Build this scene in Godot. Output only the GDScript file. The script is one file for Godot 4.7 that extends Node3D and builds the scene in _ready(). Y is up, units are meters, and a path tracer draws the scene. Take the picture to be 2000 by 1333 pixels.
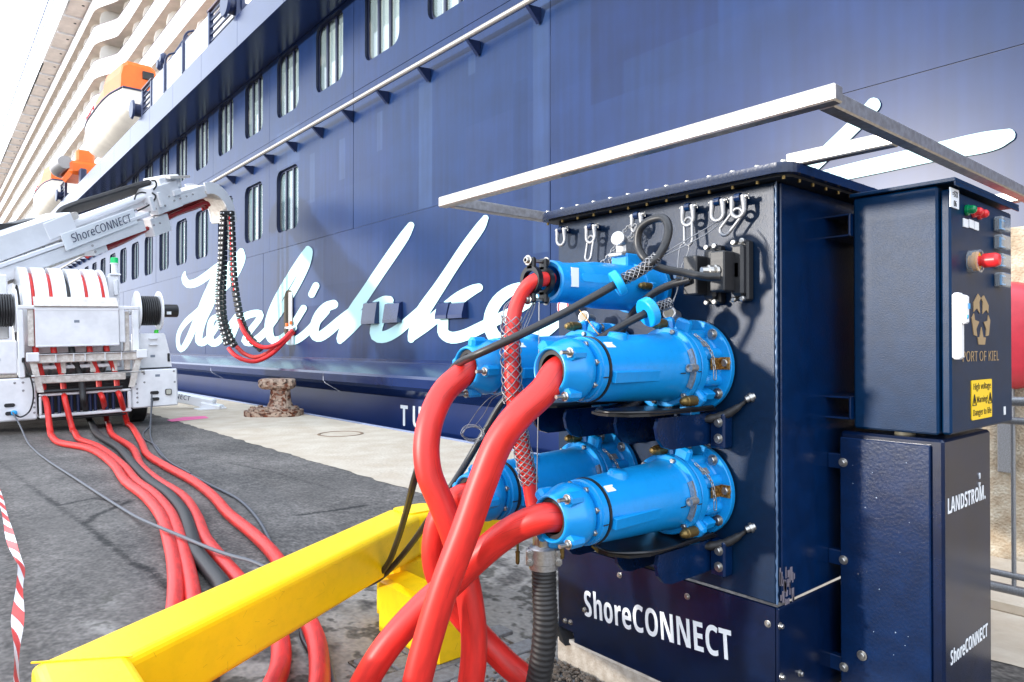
extends Node3D
# Quay scene. x points from the quay towards the ship, -z runs along the ship, y is up, metres.

var M := {}
var taken := {}
var rng := RandomNumberGenerator.new()

func _ready():
	rng.seed = 77
	set_view()
	make_materials()
	build_ground()
	build_ship()
	build_ship_top()
	build_vehicle()
	build_cabinet()
	build_side_boxes()
	build_connectors()
	build_cables()
	build_small_things()
	build_harbour_side()

func set_view():
	var cam := Camera3D.new()
	cam.name = "camera"
	cam.fov = 52.05
	cam.near = 0.05
	cam.far = 600.0
	cam.position = Vector3(0, 1.3, 0)
	cam.rotation_degrees = Vector3(0.483, -40.1, 0)
	add_child(cam)
	cam.make_current()
	var sky_mat := ProceduralSkyMaterial.new()
	sky_mat.sky_top_color = Color(0.86, 0.91, 0.98)
	sky_mat.sky_horizon_color = Color(0.97, 0.98, 1.0)
	sky_mat.sky_curve = 0.18
	sky_mat.ground_bottom_color = Color(0.33, 0.32, 0.31)
	sky_mat.ground_horizon_color = Color(0.55, 0.55, 0.56)
	sky_mat.sun_angle_max = 0.0
	var sky := Sky.new()
	sky.sky_material = sky_mat
	var env := Environment.new()
	env.background_mode = Environment.BG_SKY
	env.sky = sky
	env.background_energy_multiplier = 1.15
	env.tonemap_mode = Environment.TONE_MAPPER_LINEAR
	env.tonemap_exposure = 3.05
	env.sdfgi_enabled = true
	env.ssao_enabled = true
	env.ssil_enabled = true
	var we := WorldEnvironment.new()
	we.name = "world_environment"
	we.environment = env
	add_child(we)
	var sun := DirectionalLight3D.new()
	sun.name = "sun"
	sun.light_color = Color(1.0, 0.975, 0.94)
	sun.light_energy = 0.6
	sun.light_angular_distance = 2.5
	sun.shadow_enabled = true
	add_child(sun)
	sun.look_at_from_position(Vector3.ZERO, Vector3(0.93, -0.13, 0.34), Vector3.UP)


# ---------------------------------------------------------------- mesh builder
class MB:
	var v := PackedVector3Array()
	var n := PackedVector3Array()
	var u := PackedVector2Array()
	func put(a: Vector3, nn: Vector3, uv := Vector2.ZERO):
		v.append(a); n.append(nn); u.append(uv)
	func tri(a: Vector3, b: Vector3, c: Vector3):
		var nn := (b - a).cross(c - a).normalized()
		put(a, nn); put(c, nn); put(b, nn)
	func quad(a: Vector3, b: Vector3, c: Vector3, d: Vector3):
		tri(a, b, c); tri(a, c, d)
	func squad(a: Vector3, b: Vector3, c: Vector3, d: Vector3, na: Vector3, nb: Vector3, nc: Vector3, nd: Vector3, ua := Vector2.ZERO, ub := Vector2.ZERO, uc := Vector2.ZERO, ud := Vector2.ZERO):
		put(a, na, ua); put(c, nc, uc); put(b, nb, ub)
		put(a, na, ua); put(d, nd, ud); put(c, nc, uc)
	# box with chamfered edges
	func box(c: Vector3, s: Vector3, bev := 0.0, bs := Basis()):
		var h := s * 0.5
		if bev <= 0.0:
			for ax in 3:
				for sg in [-1.0, 1.0]:
					var e := Vector3.ZERO; e[ax] = sg * h[ax]
					var f := Vector3.ZERO; f[(ax + 1) % 3] = h[(ax + 1) % 3]
					var g := Vector3.ZERO; g[(ax + 2) % 3] = h[(ax + 2) % 3] * sg
					quad(c + bs * (e - f - g), c + bs * (e + f - g), c + bs * (e + f + g), c + bs * (e - f + g))
			return
		var b := minf(bev, minf(h.x, minf(h.y, h.z)) * 0.98)
		for ax in 3:
			var a1 := (ax + 1) % 3
			var a2 := (ax + 2) % 3
			for sg in [-1.0, 1.0]:
				var e := Vector3.ZERO; e[ax] = sg * h[ax]
				var f := Vector3.ZERO; f[a1] = h[a1] - b
				var g := Vector3.ZERO; g[a2] = (h[a2] - b) * sg
				quad(c + bs * (e - f - g), c + bs * (e + f - g), c + bs * (e + f + g), c + bs * (e - f + g))
			# edges running along ax
			for s1 in [-1.0, 1.0]:
				for s2 in [-1.0, 1.0]:
					var l := Vector3.ZERO; l[ax] = h[ax] - b
					var p := Vector3.ZERO; p[a1] = s1 * h[a1]; p[a2] = s2 * (h[a2] - b)
					var q := Vector3.ZERO; q[a1] = s1 * (h[a1] - b); q[a2] = s2 * h[a2]
					flipq(c, bs, p, q, l)
		for sx in [-1.0, 1.0]:
			for sy in [-1.0, 1.0]:
				for sz in [-1.0, 1.0]:
					var p := Vector3(sx * h.x, sy * (h.y - b), sz * (h.z - b))
					var q := Vector3(sx * (h.x - b), sy * h.y, sz * (h.z - b))
					var r := Vector3(sx * (h.x - b), sy * (h.y - b), sz * h.z)
					if sx * sy * sz > 0: tri(c + bs * p, c + bs * q, c + bs * r)
					else: tri(c + bs * p, c + bs * r, c + bs * q)
	func flipq(c: Vector3, bs: Basis, p: Vector3, q: Vector3, l: Vector3):
		var nn := (q - p).cross(l)
		if nn.dot(p + q) > 0: quad(c + bs * (p - l), c + bs * (q - l), c + bs * (q + l), c + bs * (p + l))
		else: quad(c + bs * (p + l), c + bs * (q + l), c + bs * (q - l), c + bs * (p - l))
	# round tube along points; r is a number or an array
	func tube(p: Array, r, seg := 10, caps := true, closed := false):
		var m := p.size()
		if m < 2: return
		var t: Array = []
		for i in m:
			var a: Vector3 = p[i - 1] if i > 0 else (p[m - 1] if closed else p[0])
			var b: Vector3 = p[i + 1] if i < m - 1 else (p[0] if closed else p[m - 1])
			t.append((b - a).normalized())
		var x: Vector3 = t[0].cross(Vector3.UP if absf(t[0].y) < 0.9 else Vector3.RIGHT).normalized()
		var rings: Array = []
		var nr: Array = []
		for i in m:
			x = (x - t[i] * x.dot(t[i])).normalized()
			var y: Vector3 = t[i].cross(x)
			var rr: float = r[i] if r is Array else r
			var sl := 0.0
			if r is Array and i > 0 and i < m - 1: sl = (r[i + 1] - r[i - 1]) / maxf((p[i + 1] - p[i - 1]).length(), 0.0001)
			var ring := PackedVector3Array()
			var nn := PackedVector3Array()
			for k in seg + 1:
				var an := TAU * k / seg
				var d: Vector3 = x * cos(an) + y * sin(an)
				ring.append(p[i] + d * rr); nn.append((d - t[i] * sl).normalized())
			rings.append(ring); nr.append(nn)
		var len := 0.0
		var cnt := m if closed else m - 1
		for i in cnt:
			var j := (i + 1) % m
			var l2: float = len + (p[j] - p[i]).length()
			for k in seg:
				squad(rings[i][k], rings[i][k + 1], rings[j][k + 1], rings[j][k], nr[i][k], nr[i][k + 1], nr[j][k + 1], nr[j][k],
					Vector2(float(k) / seg, len), Vector2(float(k + 1) / seg, len), Vector2(float(k + 1) / seg, l2), Vector2(float(k) / seg, l2))
			len = l2
		if caps and not closed:
			for k in seg:
				tri(p[0], rings[0][k + 1], rings[0][k])
				tri(p[m - 1], rings[m - 1][k], rings[m - 1][k + 1])
	# surface of revolution: prof = [t, r, t, r, ...] along dir from o
	func lathe(o: Vector3, dir: Vector3, prof: Array, seg := 24, smooth := false):
		dir = dir.normalized()
		var x := dir.cross(Vector3.UP if absf(dir.y) < 0.9 else Vector3.RIGHT).normalized()
		var y := dir.cross(x)
		var m := prof.size() / 2
		var fn: Array = []
		for i in m - 1:
			var dt: float = prof[2 * i + 2] - prof[2 * i]
			var dr: float = prof[2 * i + 3] - prof[2 * i + 1]
			fn.append(Vector2(-dr, dt).normalized())
		for i in m - 1:
			var n0: Vector2 = fn[i]
			var n1: Vector2 = fn[i]
			if smooth:
				if i > 0: n0 = (fn[i - 1] + fn[i]).normalized()
				if i < m - 2: n1 = (fn[i + 1] + fn[i]).normalized()
			for k in seg:
				var a0 := TAU * k / seg
				var a1 := TAU * (k + 1) / seg
				var d0 := x * cos(a0) + y * sin(a0)
				var d1 := x * cos(a1) + y * sin(a1)
				var p0: Vector3 = o + dir * prof[2 * i]
				var p1: Vector3 = o + dir * prof[2 * i + 2]
				squad(p0 + d0 * prof[2 * i + 1], p0 + d1 * prof[2 * i + 1], p1 + d1 * prof[2 * i + 3], p1 + d0 * prof[2 * i + 3],
					d0 * n0.y + dir * n0.x, d1 * n0.y + dir * n0.x, d1 * n1.y + dir * n1.x, d0 * n1.y + dir * n1.x,
					Vector2(float(k) / seg, prof[2 * i]), Vector2(float(k + 1) / seg, prof[2 * i]), Vector2(float(k + 1) / seg, prof[2 * i + 2]), Vector2(float(k) / seg, prof[2 * i + 2]))
	# polygon (local x,y) extruded from o along ux cross uy by depth, centred when mid is true
	func prism(poly: PackedVector2Array, o: Vector3, ux: Vector3, uy: Vector3, depth: float):
		var nz := ux.cross(uy).normalized()
		var q := poly
		if Geometry2D.is_polygon_clockwise(poly):
			q = poly.duplicate(); q.reverse()
		var idx := Geometry2D.triangulate_polygon(q)
		for i in range(0, idx.size(), 3):
			var pa := q[idx[i]]; var pb := q[idx[i + 1]]; var pc := q[idx[i + 2]]
			if (pb - pa).cross(pc - pa) < 0:
				var tmp := pb; pb = pc; pc = tmp
			var a := o + ux * pa.x + uy * pa.y; var b := o + ux * pb.x + uy * pb.y; var c := o + ux * pc.x + uy * pc.y
			tri(a + nz * depth, b + nz * depth, c + nz * depth)
			tri(a, c, b)
		for i in q.size():
			var p0 := q[i]; var p1 := q[(i + 1) % q.size()]
			var a := o + ux * p0.x + uy * p0.y; var b := o + ux * p1.x + uy * p1.y
			quad(a, b, b + nz * depth, a + nz * depth)
	# profile (x = side, y = up) swept along a path with mitred corners
	func sweep(prof: PackedVector2Array, p: Array, up := Vector3.UP, caps := true):
		var m := p.size()
		var rings: Array = []
		for i in m:
			var d0: Vector3 = (p[i] - p[i - 1]).normalized() if i > 0 else (p[1] - p[0]).normalized()
			var d1: Vector3 = (p[i + 1] - p[i]).normalized() if i < m - 1 else d0
			var tt := (d0 + d1).normalized()
			var side := d0.cross(up).normalized()
			var upp := side.cross(d0).normalized()
			var ring := PackedVector3Array()
			for q in prof:
				var w: Vector3 = p[i] + side * q.x + upp * q.y
				# slide along d0 on to the mitre plane
				var k: float = (p[i] - w).dot(tt) / maxf(d0.dot(tt), 0.15)
				ring.append(w + d0 * k)
			rings.append(ring)
		var s := prof.size()
		var ccw := not Geometry2D.is_polygon_clockwise(prof)
		for i in m - 1:
			for k in s:
				var k2 := (k + 1) % s
				if not ccw: quad(rings[i][k], rings[i][k2], rings[i + 1][k2], rings[i + 1][k])
				else: quad(rings[i][k2], rings[i][k], rings[i + 1][k], rings[i + 1][k2])
		if caps:
			var idx := Geometry2D.triangulate_polygon(prof)
			for i in range(0, idx.size(), 3):
				tri(rings[0][idx[i]], rings[0][idx[i + 1]], rings[0][idx[i + 2]])
				tri(rings[m - 1][idx[i]], rings[m - 1][idx[i + 1]], rings[m - 1][idx[i + 2]])
	func bolt(o: Vector3, dir: Vector3, r: float, h: float, washer := true):
		if washer: lathe(o, dir, [0.0, r * 1.45, r * 0.25, r * 1.45, r * 0.28, r * 1.36, r * 0.28, 0.0], 14)
		lathe(o, dir, [0.0, r, h * 0.82, r, h, r * 0.82, h, 0.0], 6)
	func torus(o: Vector3, axis: Vector3, big: float, r: float, seg := 20, s2 := 8):
		var x := axis.cross(Vector3.UP if absf(axis.y) < 0.9 else Vector3.RIGHT).normalized()
		var y := axis.normalized().cross(x)
		var p: Array = []
		for k in seg: p.append(o + (x * cos(TAU * k / seg) + y * sin(TAU * k / seg)) * big)
		tube(p, r, s2, false, true)
	# chain link / carabiner: stadium ring, long axis l, width axis w
	func link(o: Vector3, l: Vector3, w: Vector3, len: float, wid: float, r: float, seg := 16, s2 := 6):
		var p: Array = []
		var rr := wid * 0.5
		var hl := maxf(len * 0.5 - rr, 0.0)
		for k in seg:
			var a := TAU * (k + 0.5) / seg
			var c := cos(a); var s := sin(a)
			p.append(o + l * (c * rr + (hl if c > 0 else -hl)) + w * (s * rr))
		tube(p, r, s2, false, true)
	func mesh(m: Material) -> ArrayMesh:
		var a := []
		a.resize(Mesh.ARRAY_MAX)
		a[Mesh.ARRAY_VERTEX] = v; a[Mesh.ARRAY_NORMAL] = n; a[Mesh.ARRAY_TEX_UV] = u
		var am := ArrayMesh.new()
		am.add_surface_from_arrays(Mesh.PRIMITIVE_TRIANGLES, a)
		am.surface_set_material(0, m)
		return am

# ---------------------------------------------------------------- node helpers
func numbered(called: String) -> String:
	if not taken.has(called):
		taken[called] = 0
		return called
	taken[called] += 1
	return "%s_%03d" % [called, taken[called]]

func obj(called: String, mb: MB, m: Material, parent: Node3D = self) -> MeshInstance3D:
	var o := MeshInstance3D.new()
	o.mesh = mb.mesh(m)
	o.name = numbered(called) if parent == self else called
	parent.add_child(o, true)
	return o

func thing(called: String, label: String, category: String, at := Vector3.ZERO, group := "") -> Node3D:
	var o := Node3D.new()
	o.name = numbered(called)
	add_child(o)
	o.position = at
	return tag(o, label, category, group)

func tag(o: Node3D, label: String, category: String, group := "") -> Node3D:
	o.set_meta("label", label)
	o.set_meta("category", category)
	if group: o.set_meta("group", group)
	return o

func struct(o: Node3D, label := "") -> Node3D:
	o.set_meta("kind", "structure")
	if label: o.set_meta("label", label)
	return o

func text(called: String, words: String, size: float, m: Material, parent: Node3D, at: Vector3, ux: Vector3, uy: Vector3, bold := true, squeeze := 1.0, align := HORIZONTAL_ALIGNMENT_LEFT) -> MeshInstance3D:
	var f := SystemFont.new()
	f.font_names = PackedStringArray(["Droid Sans"])
	f.font_weight = 700 if bold else 400
	var t := TextMesh.new()
	t.text = words
	t.font = f
	t.font_size = 64
	t.pixel_size = size / 64.0 / 0.714
	t.depth = 0.0008
	t.horizontal_alignment = align
	t.vertical_alignment = VERTICAL_ALIGNMENT_CENTER
	t.material = m
	var o := MeshInstance3D.new()
	o.mesh = t
	o.name = called
	parent.add_child(o, true)
	o.transform = Transform3D(Basis(ux.normalized() * squeeze, uy.normalized(), ux.cross(uy).normalized()), at)
	return o

func V(a: Array) -> Array:
	var r: Array = []
	for i in range(0, a.size(), 3): r.append(Vector3(a[i], a[i + 1], a[i + 2]))
	return r

func spl(p: Array, per := 8, closed := false) -> Array:
	var r: Array = []
	var m := p.size()
	var last := m if closed else m - 1
	for i in last:
		var p1: Vector3 = p[i]
		var p2: Vector3 = p[(i + 1) % m]
		var p0: Vector3 = p[i - 1] if i > 0 else (p[m - 1] if closed else p1 * 2.0 - p2)
		var p3: Vector3 = p[(i + 2) % m] if (i + 2 < m or closed) else p2 * 2.0 - p1
		# centripetal knots keep uneven spacing from overshooting
		var t1 := maxf(sqrt((p1 - p0).length()), 0.001)
		var t2 := maxf(sqrt((p2 - p1).length()), 0.001)
		var t3 := maxf(sqrt((p3 - p2).length()), 0.001)
		var m1: Vector3 = (p2 - p1) + ((p1 - p0) / t1 - (p2 - p0) / (t1 + t2)) * t2
		var m2: Vector3 = (p2 - p1) + ((p3 - p2) / t3 - (p3 - p1) / (t2 + t3)) * t2
		for k in per:
			var s := float(k) / per
			var s2 := s * s
			var s3 := s2 * s
			r.append(p1 * (2 * s3 - 3 * s2 + 1) + m1 * (s3 - 2 * s2 + s) + p2 * (-2 * s3 + 3 * s2) + m2 * (s3 - s2))
	if not closed: r.append(p[m - 1])
	return r

func rrect(w: float, h: float, r: float, seg := 4) -> PackedVector2Array:
	var p := PackedVector2Array()
	for c in [[1, 1, 0], [-1, 1, 1], [-1, -1, 2], [1, -1, 3]]:
		for k in seg + 1:
			var a: float = PI / 2 * (c[2] + float(k) / seg)
			p.append(Vector2(c[0] * (w / 2 - r) + cos(a) * r, c[1] * (h / 2 - r) + sin(a) * r))
	return p

func pv2(a: Array) -> PackedVector2Array:
	var p := PackedVector2Array()
	for i in range(0, a.size(), 2): p.append(Vector2(a[i], a[i + 1]))
	return p

# ---------------------------------------------------------------- materials
func noise_img(w: int, h: int, freq: float, seed_: int, octaves := 4, kind := FastNoiseLite.TYPE_SIMPLEX_SMOOTH) -> Image:
	var n := FastNoiseLite.new()
	n.noise_type = kind
	n.seed = seed_
	n.frequency = freq
	n.fractal_octaves = octaves
	return n.get_seamless_image(w, h)

func tex(img: Image) -> ImageTexture:
	img.generate_mipmaps()
	return ImageTexture.create_from_image(img)

# grey tint between lo and 1, multiplied with the colour of the material
func tint_tex(freq: float, seed_: int, lo: float, warm := 0.0, size := 512) -> ImageTexture:
	var a := noise_img(size, size, freq, seed_, 5)
	var b := noise_img(size, size, freq * 6.0, seed_ + 9, 3)
	var o := Image.create(size, size, false, Image.FORMAT_RGB8)
	for y in size:
		for x in size:
			var t := clampf((a.get_pixel(x, y).r - 0.5) * 1.5 + 0.5 + (b.get_pixel(x, y).r - 0.5) * 0.5, 0, 1)
			var g := lerpf(lo, 1.0, t)
			o.set_pixel(x, y, Color(g, g * (1.0 - warm * (1.0 - t) * 0.5), g * (1.0 - warm * (1.0 - t))))
	return tex(o)

func bump_tex(freq: float, seed_: int, strength: float, size := 512, octaves := 2) -> ImageTexture:
	var a := noise_img(size, size, freq, seed_, octaves)
	a.convert(Image.FORMAT_RGBA8)
	a.bump_map_to_normal_map(strength)
	return tex(a)

func mat(col: Color, rough := 0.5, metal := 0.0) -> StandardMaterial3D:
	var m := StandardMaterial3D.new()
	m.albedo_color = col
	m.roughness = rough
	m.metallic = metal
	return m

func worldmap(m: StandardMaterial3D, scale: float, t: Texture2D = null, nm: Texture2D = null, nscale := 1.0) -> StandardMaterial3D:
	m.uv1_triplanar = true
	m.uv1_world_triplanar = true
	m.uv1_scale = Vector3.ONE * scale
	if t: m.albedo_texture = t
	if nm:
		m.normal_enabled = true
		m.normal_texture = nm
		m.normal_scale = nscale
	return m

func c8(r: int, g: int, b: int) -> Color:
	return Color(r / 255.0, g / 255.0, b / 255.0)

func make_materials():
	var t_soft := tint_tex(0.006, 3, 0.93)
	var t_dirty := tint_tex(0.008, 11, 0.55, 0.25)
	var t_fine := tint_tex(0.03, 21, 0.86, 0.05)
	var b_peel := bump_tex(0.06, 5, 3.0)
	var b_fine := bump_tex(0.15, 8, 2.0)
	M.white = worldmap(mat(c8(232, 232, 234), 0.42), 0.5, t_soft)
	M.white_plain = mat(c8(232, 232, 234), 0.35)
	M.white_dull = worldmap(mat(c8(220, 215, 208), 0.5), 0.7, t_fine)
	M.ship_white = worldmap(mat(c8(236, 237, 240), 0.4), 0.12, t_soft)
	M.ship_beige = worldmap(mat(c8(230, 217, 206), 0.7), 0.2, t_soft)
	M.ship_cream = mat(c8(236, 232, 224), 0.6)
	M.ship_line = mat(c8(70, 48, 60), 0.4)
	M.letter = mat(c8(172, 214, 215), 0.45)
	M.letter_white = mat(c8(235, 238, 240), 0.35)
	M.belt = worldmap(mat(c8(22, 39, 80), 0.2), 0.3, t_soft)
	M.hull_low = worldmap(mat(c8(10, 36, 86), 0.3), 0.25, t_soft)
	M.deck_paint = worldmap(mat(c8(24, 41, 82), 0.22), 0.4, t_soft)
	M.kerb_paint = worldmap(mat(c8(120, 130, 160), 0.4), 0.4, t_soft)
	M.navy = mat(c8(24, 38, 74), 0.35)
	M.seam = mat(c8(22, 39, 78), 0.5)
	M.steel = worldmap(mat(c8(198, 194, 188), 0.36, 0.75), 2.0, t_fine)
	M.bright_steel = mat(c8(172, 169, 164), 0.3, 0.9)
	M.zinc = worldmap(mat(c8(158, 160, 164), 0.45, 0.55), 8.0, t_fine)
	M.alu = worldmap(mat(c8(196, 196, 196), 0.36, 0.8), 6.0, t_fine, b_fine, 0.25)
	M.brass = worldmap(mat(c8(134, 112, 66), 0.4, 0.75), 8.0, t_fine)
	M.yellow_zinc = worldmap(mat(c8(196, 158, 92), 0.35, 0.7), 20.0, t_dirty)
	M.glass = mat(Color(0.62, 0.70, 0.72, 0.28), 0.04)
	M.glass.transparency = BaseMaterial3D.TRANSPARENCY_ALPHA
	M.balustrade = mat(Color(0.90, 0.93, 0.97, 0.62), 0.08)
	M.balustrade.transparency = BaseMaterial3D.TRANSPARENCY_ALPHA
	M.clear = mat(Color(0.75, 0.78, 0.8, 0.35), 0.08)
	M.clear.transparency = BaseMaterial3D.TRANSPARENCY_ALPHA
	M.teal = mat(c8(52, 138, 138), 0.8)
	M.curtain = mat(c8(196, 206, 200), 0.85)
	M.room = mat(c8(150, 142, 132), 0.8)
	M.frame_dark = mat(c8(22, 32, 62), 0.35)
	M.orange = worldmap(mat(c8(245, 108, 22), 0.42), 0.4, t_soft)
	M.boat_white = worldmap(mat(c8(225, 220, 210), 0.4), 0.35, t_soft)
	M.black = mat(c8(26, 26, 28), 0.5)
	M.rubber = worldmap(mat(c8(40, 39, 40), 0.55), 3.0, t_fine)
	M.black_gloss = mat(c8(20, 20, 22), 0.3)
	M.plastic = worldmap(mat(c8(34, 34, 36), 0.42), 6.0, null, b_fine, 0.4)
	M.cable_black = worldmap(mat(c8(34, 34, 36), 0.42), 4.0, t_fine)
	M.cable_grey = mat(c8(88, 90, 96), 0.5)
	M.red = mat(c8(228, 46, 38), 0.44)
	M.red.albedo_texture = scuff_tex()
	M.red.uv1_scale = Vector3(1, 0.9, 1)
	M.red_dusty = worldmap(mat(c8(214, 62, 56), 0.55), 2.0, tint_tex(0.02, 43, 0.78, 0.1))
	M.red_dark = mat(c8(150, 12, 18), 0.4)
	M.blue = worldmap(mat(c8(14, 140, 216), 0.3), 3.0, paint_tex(68, 0.15), b_peel, 0.08)
	M.blue_light = mat(c8(20, 160, 226), 0.35)
	M.cab_front = worldmap(mat(c8(2, 32, 60), 0.34), 7.5, tint_tex(0.01, 51, 0.9), b_peel, 0.32)
	M.cab_front.metallic_specular = 0.4
	M.cab = worldmap(mat(c8(2, 32, 70), 0.24), 2.2, tint_tex(0.01, 52, 0.85), b_peel, 0.10)
	M.cab_box = worldmap(mat(c8(2, 38, 70), 0.36), 2.6, tint_tex(0.01, 53, 0.9), b_fine, 0.2)
	M.cab_box.metallic_specular = 0.25
	M.cab_panel = worldmap(mat(c8(2, 22, 54), 0.24), 1.2, tint_tex(0.01, 54, 0.8))
	M.yellow = worldmap(mat(c8(254, 208, 8), 0.36), 1.3, paint_tex())
	M.rust = worldmap(mat(c8(176, 156, 140), 0.8), 0.8, rust_tex(), bump_tex(0.05, 71, 6.0), 0.8)
	M.concrete = worldmap(mat(c8(196, 184, 166), 0.9), 0.16, tint_tex(0.012, 81, 0.93, 0.05, 1024), bump_tex(0.25, 82, 3.0), 0.12)
	M.plinth = worldmap(mat(c8(188, 180, 168), 0.85), 1.2, t_fine, b_fine, 0.4)
	M.wall = worldmap(mat(c8(176, 166, 148), 0.9), 0.5, tint_tex(0.03, 83, 0.84, 0.12), bump_tex(0.2, 84, 4.0), 0.5)
	M.asphalt = worldmap(mat(c8(122, 118, 115), 0.92), 0.55, asphalt_tex(), bump_tex(0.22, 91, 7.0, 512, 3), 0.8)
	M.paver = worldmap(mat(c8(128, 128, 130), 0.9), 2.0, t_fine, b_fine, 0.6)
	M.gravel = worldmap(mat(c8(120, 114, 108), 0.9), 6.0, t_dirty)
	M.water = mat(c8(20, 36, 44), 0.1)
	M.gold = mat(c8(160, 134, 98), 0.5)
	M.sign_yellow = mat(c8(250, 206, 10), 0.4)
	M.text_dark = mat(c8(20, 30, 70), 0.5)
	M.text_black = mat(c8(24, 24, 26), 0.5)
	M.pink = mat(c8(236, 110, 160), 0.8)
	M.red_plastic = mat(c8(214, 40, 44), 0.35)
	M.green_plastic = mat(c8(0, 120, 70), 0.2)
	M.green_lamp = mat(c8(20, 200, 110), 0.3)
	M.buoy = worldmap(mat(c8(206, 58, 70), 0.4), 2.0, t_soft)
	M.tape = tape_mat()
	M.hull = mat(Color.WHITE, 0.3)
	M.hull.metallic_specular = 0.3
	M.hull.albedo_texture = hull_tex()
	M.near_ground = mat(Color.WHITE, 0.92)
	var gi := ground_img()
	M.near_ground.albedo_texture = tex(gi)
	var gn := gi.duplicate() as Image
	gn.convert(Image.FORMAT_RGBA8)
	gn.bump_map_to_normal_map(2.5)
	M.near_ground.normal_enabled = true
	M.near_ground.normal_texture = tex(gn)
	M.near_ground.normal_scale = 0.6
	M.wire = mat(c8(140, 140, 142), 0.4, 0.7)

func rust_tex() -> ImageTexture:
	var s := 512
	var a := noise_img(s, s, 0.012, 201, 5)
	var b := noise_img(s, s, 0.03, 202, 4)
	var o := Image.create(s, s, false, Image.FORMAT_RGB8)
	for y in s:
		for x in s:
			var t := a.get_pixel(x, y).r
			var k := b.get_pixel(x, y).r
			var c := Color(1.0, 0.98, 0.95).lerp(Color(0.62, 0.36, 0.22), smoothstep(0.48, 0.62, t + (k - 0.5) * 0.5))
			c = c.lerp(Color(0.30, 0.24, 0.22), smoothstep(0.58, 0.72, k))
			o.set_pixel(x, y, c)
	return tex(o)

func asphalt_tex() -> ImageTexture:
	var s := 1024
	var a := noise_img(s, s, 0.004, 301, 4)
	var b := noise_img(s, s, 0.11, 302, 3)
	var g := noise_img(s, s, 0.35, 303, 1)
	var o := Image.create(s, s, false, Image.FORMAT_RGB8)
	for y in s:
		for x in s:
			var v := 0.80 + (a.get_pixel(x, y).r - 0.5) * 0.30 + (b.get_pixel(x, y).r - 0.5) * 0.42
			var k := g.get_pixel(x, y).r
			if k > 0.74: v += 0.16
			elif k < 0.24: v -= 0.22
			o.set_pixel(x, y, Color(v, v * 0.955, v * 0.92))
	return tex(o)

func tape_mat() -> StandardMaterial3D:
	var o := Image.create(64, 64, false, Image.FORMAT_RGB8)
	o.fill(Color(0.93, 0.93, 0.94))
	for y in 64:
		for x in 64:
			if posmod(y + x / 2, 64) < 32: o.set_pixel(x, y, Color(0.84, 0.20, 0.18))
	var m := mat(Color.WHITE, 0.4)
	m.albedo_texture = tex(o)
	return m

# paint of the ship side: many repaired, repainted fields of slightly different blue with vertical run marks
func hull_tex() -> ImageTexture:
	var w := 2048
	var h := 512
	var o := Image.create(w, h, false, Image.FORMAT_RGB8)
	var base := c8(17, 41, 80)
	o.fill(base)
	var r := RandomNumberGenerator.new()
	r.seed = 5
	for i in 150:
		var rw := r.randi_range(14, 240)
		var rh := r.randi_range(16, 150)
		if r.randf() < 0.4: rw = r.randi_range(8, 26); rh = r.randi_range(60, 260)
		var c := base.lerp([c8(30, 47, 86), c8(14, 30, 68), c8(38, 55, 94), c8(22, 41, 84), c8(34, 43, 76)][r.randi() % 5], r.randf_range(0.25, 0.8))
		var img := Image.create(rw, rh, false, Image.FORMAT_RGBA8)
		img.fill(Color(c.r, c.g, c.b, r.randf_range(0.35, 0.75)))
		img.convert(Image.FORMAT_RGBA8)
		var dst := Vector2i(r.randi_range(0, w), r.randi_range(0, h))
		blend(o, img, dst)
	# the pale strips of touch-up paint that stand beside the welded joint and under the rail
	for q in [[1648,136,14,227],[1520,176,18,126],[1457,184,9,42],[1390,193,11,48],[1328,193,11,62],[1246,142,57,51],[1253,302,105,84],[1582,176,8,17]]:
		var img := Image.create(maxi(q[2], 3), maxi(q[3], 3), false, Image.FORMAT_RGBA8)
		img.fill(Color(0.20, 0.27, 0.40, 0.5))
		blend(o, img, Vector2i(q[0], q[1]))
	var n := FastNoiseLite.new()
	n.seed = 12
	n.frequency = 0.05
	n.fractal_octaves = 4
	for x in w:
		for y in h:
			var v := 1.0 + n.get_noise_2d(x * 3.0, y * 0.12) * 0.10 + n.get_noise_2d(x * 0.4 + 900.0, y * 0.5) * 0.08
			var c := o.get_pixel(x, y)
			o.set_pixel(x, y, Color(c.r * v, c.g * v, c.b * v))
	return tex(o)

func blend(o: Image, img: Image, at: Vector2i):
	for y in img.get_height():
		var py := at.y + y
		if py < 0 or py >= o.get_height(): continue
		for x in img.get_width():
			var px := at.x + x
			if px < 0 or px >= o.get_width(): continue
			var c := img.get_pixel(x, y)
			o.set_pixel(px, py, o.get_pixel(px, py).lerp(Color(c.r, c.g, c.b), c.a))

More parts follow.
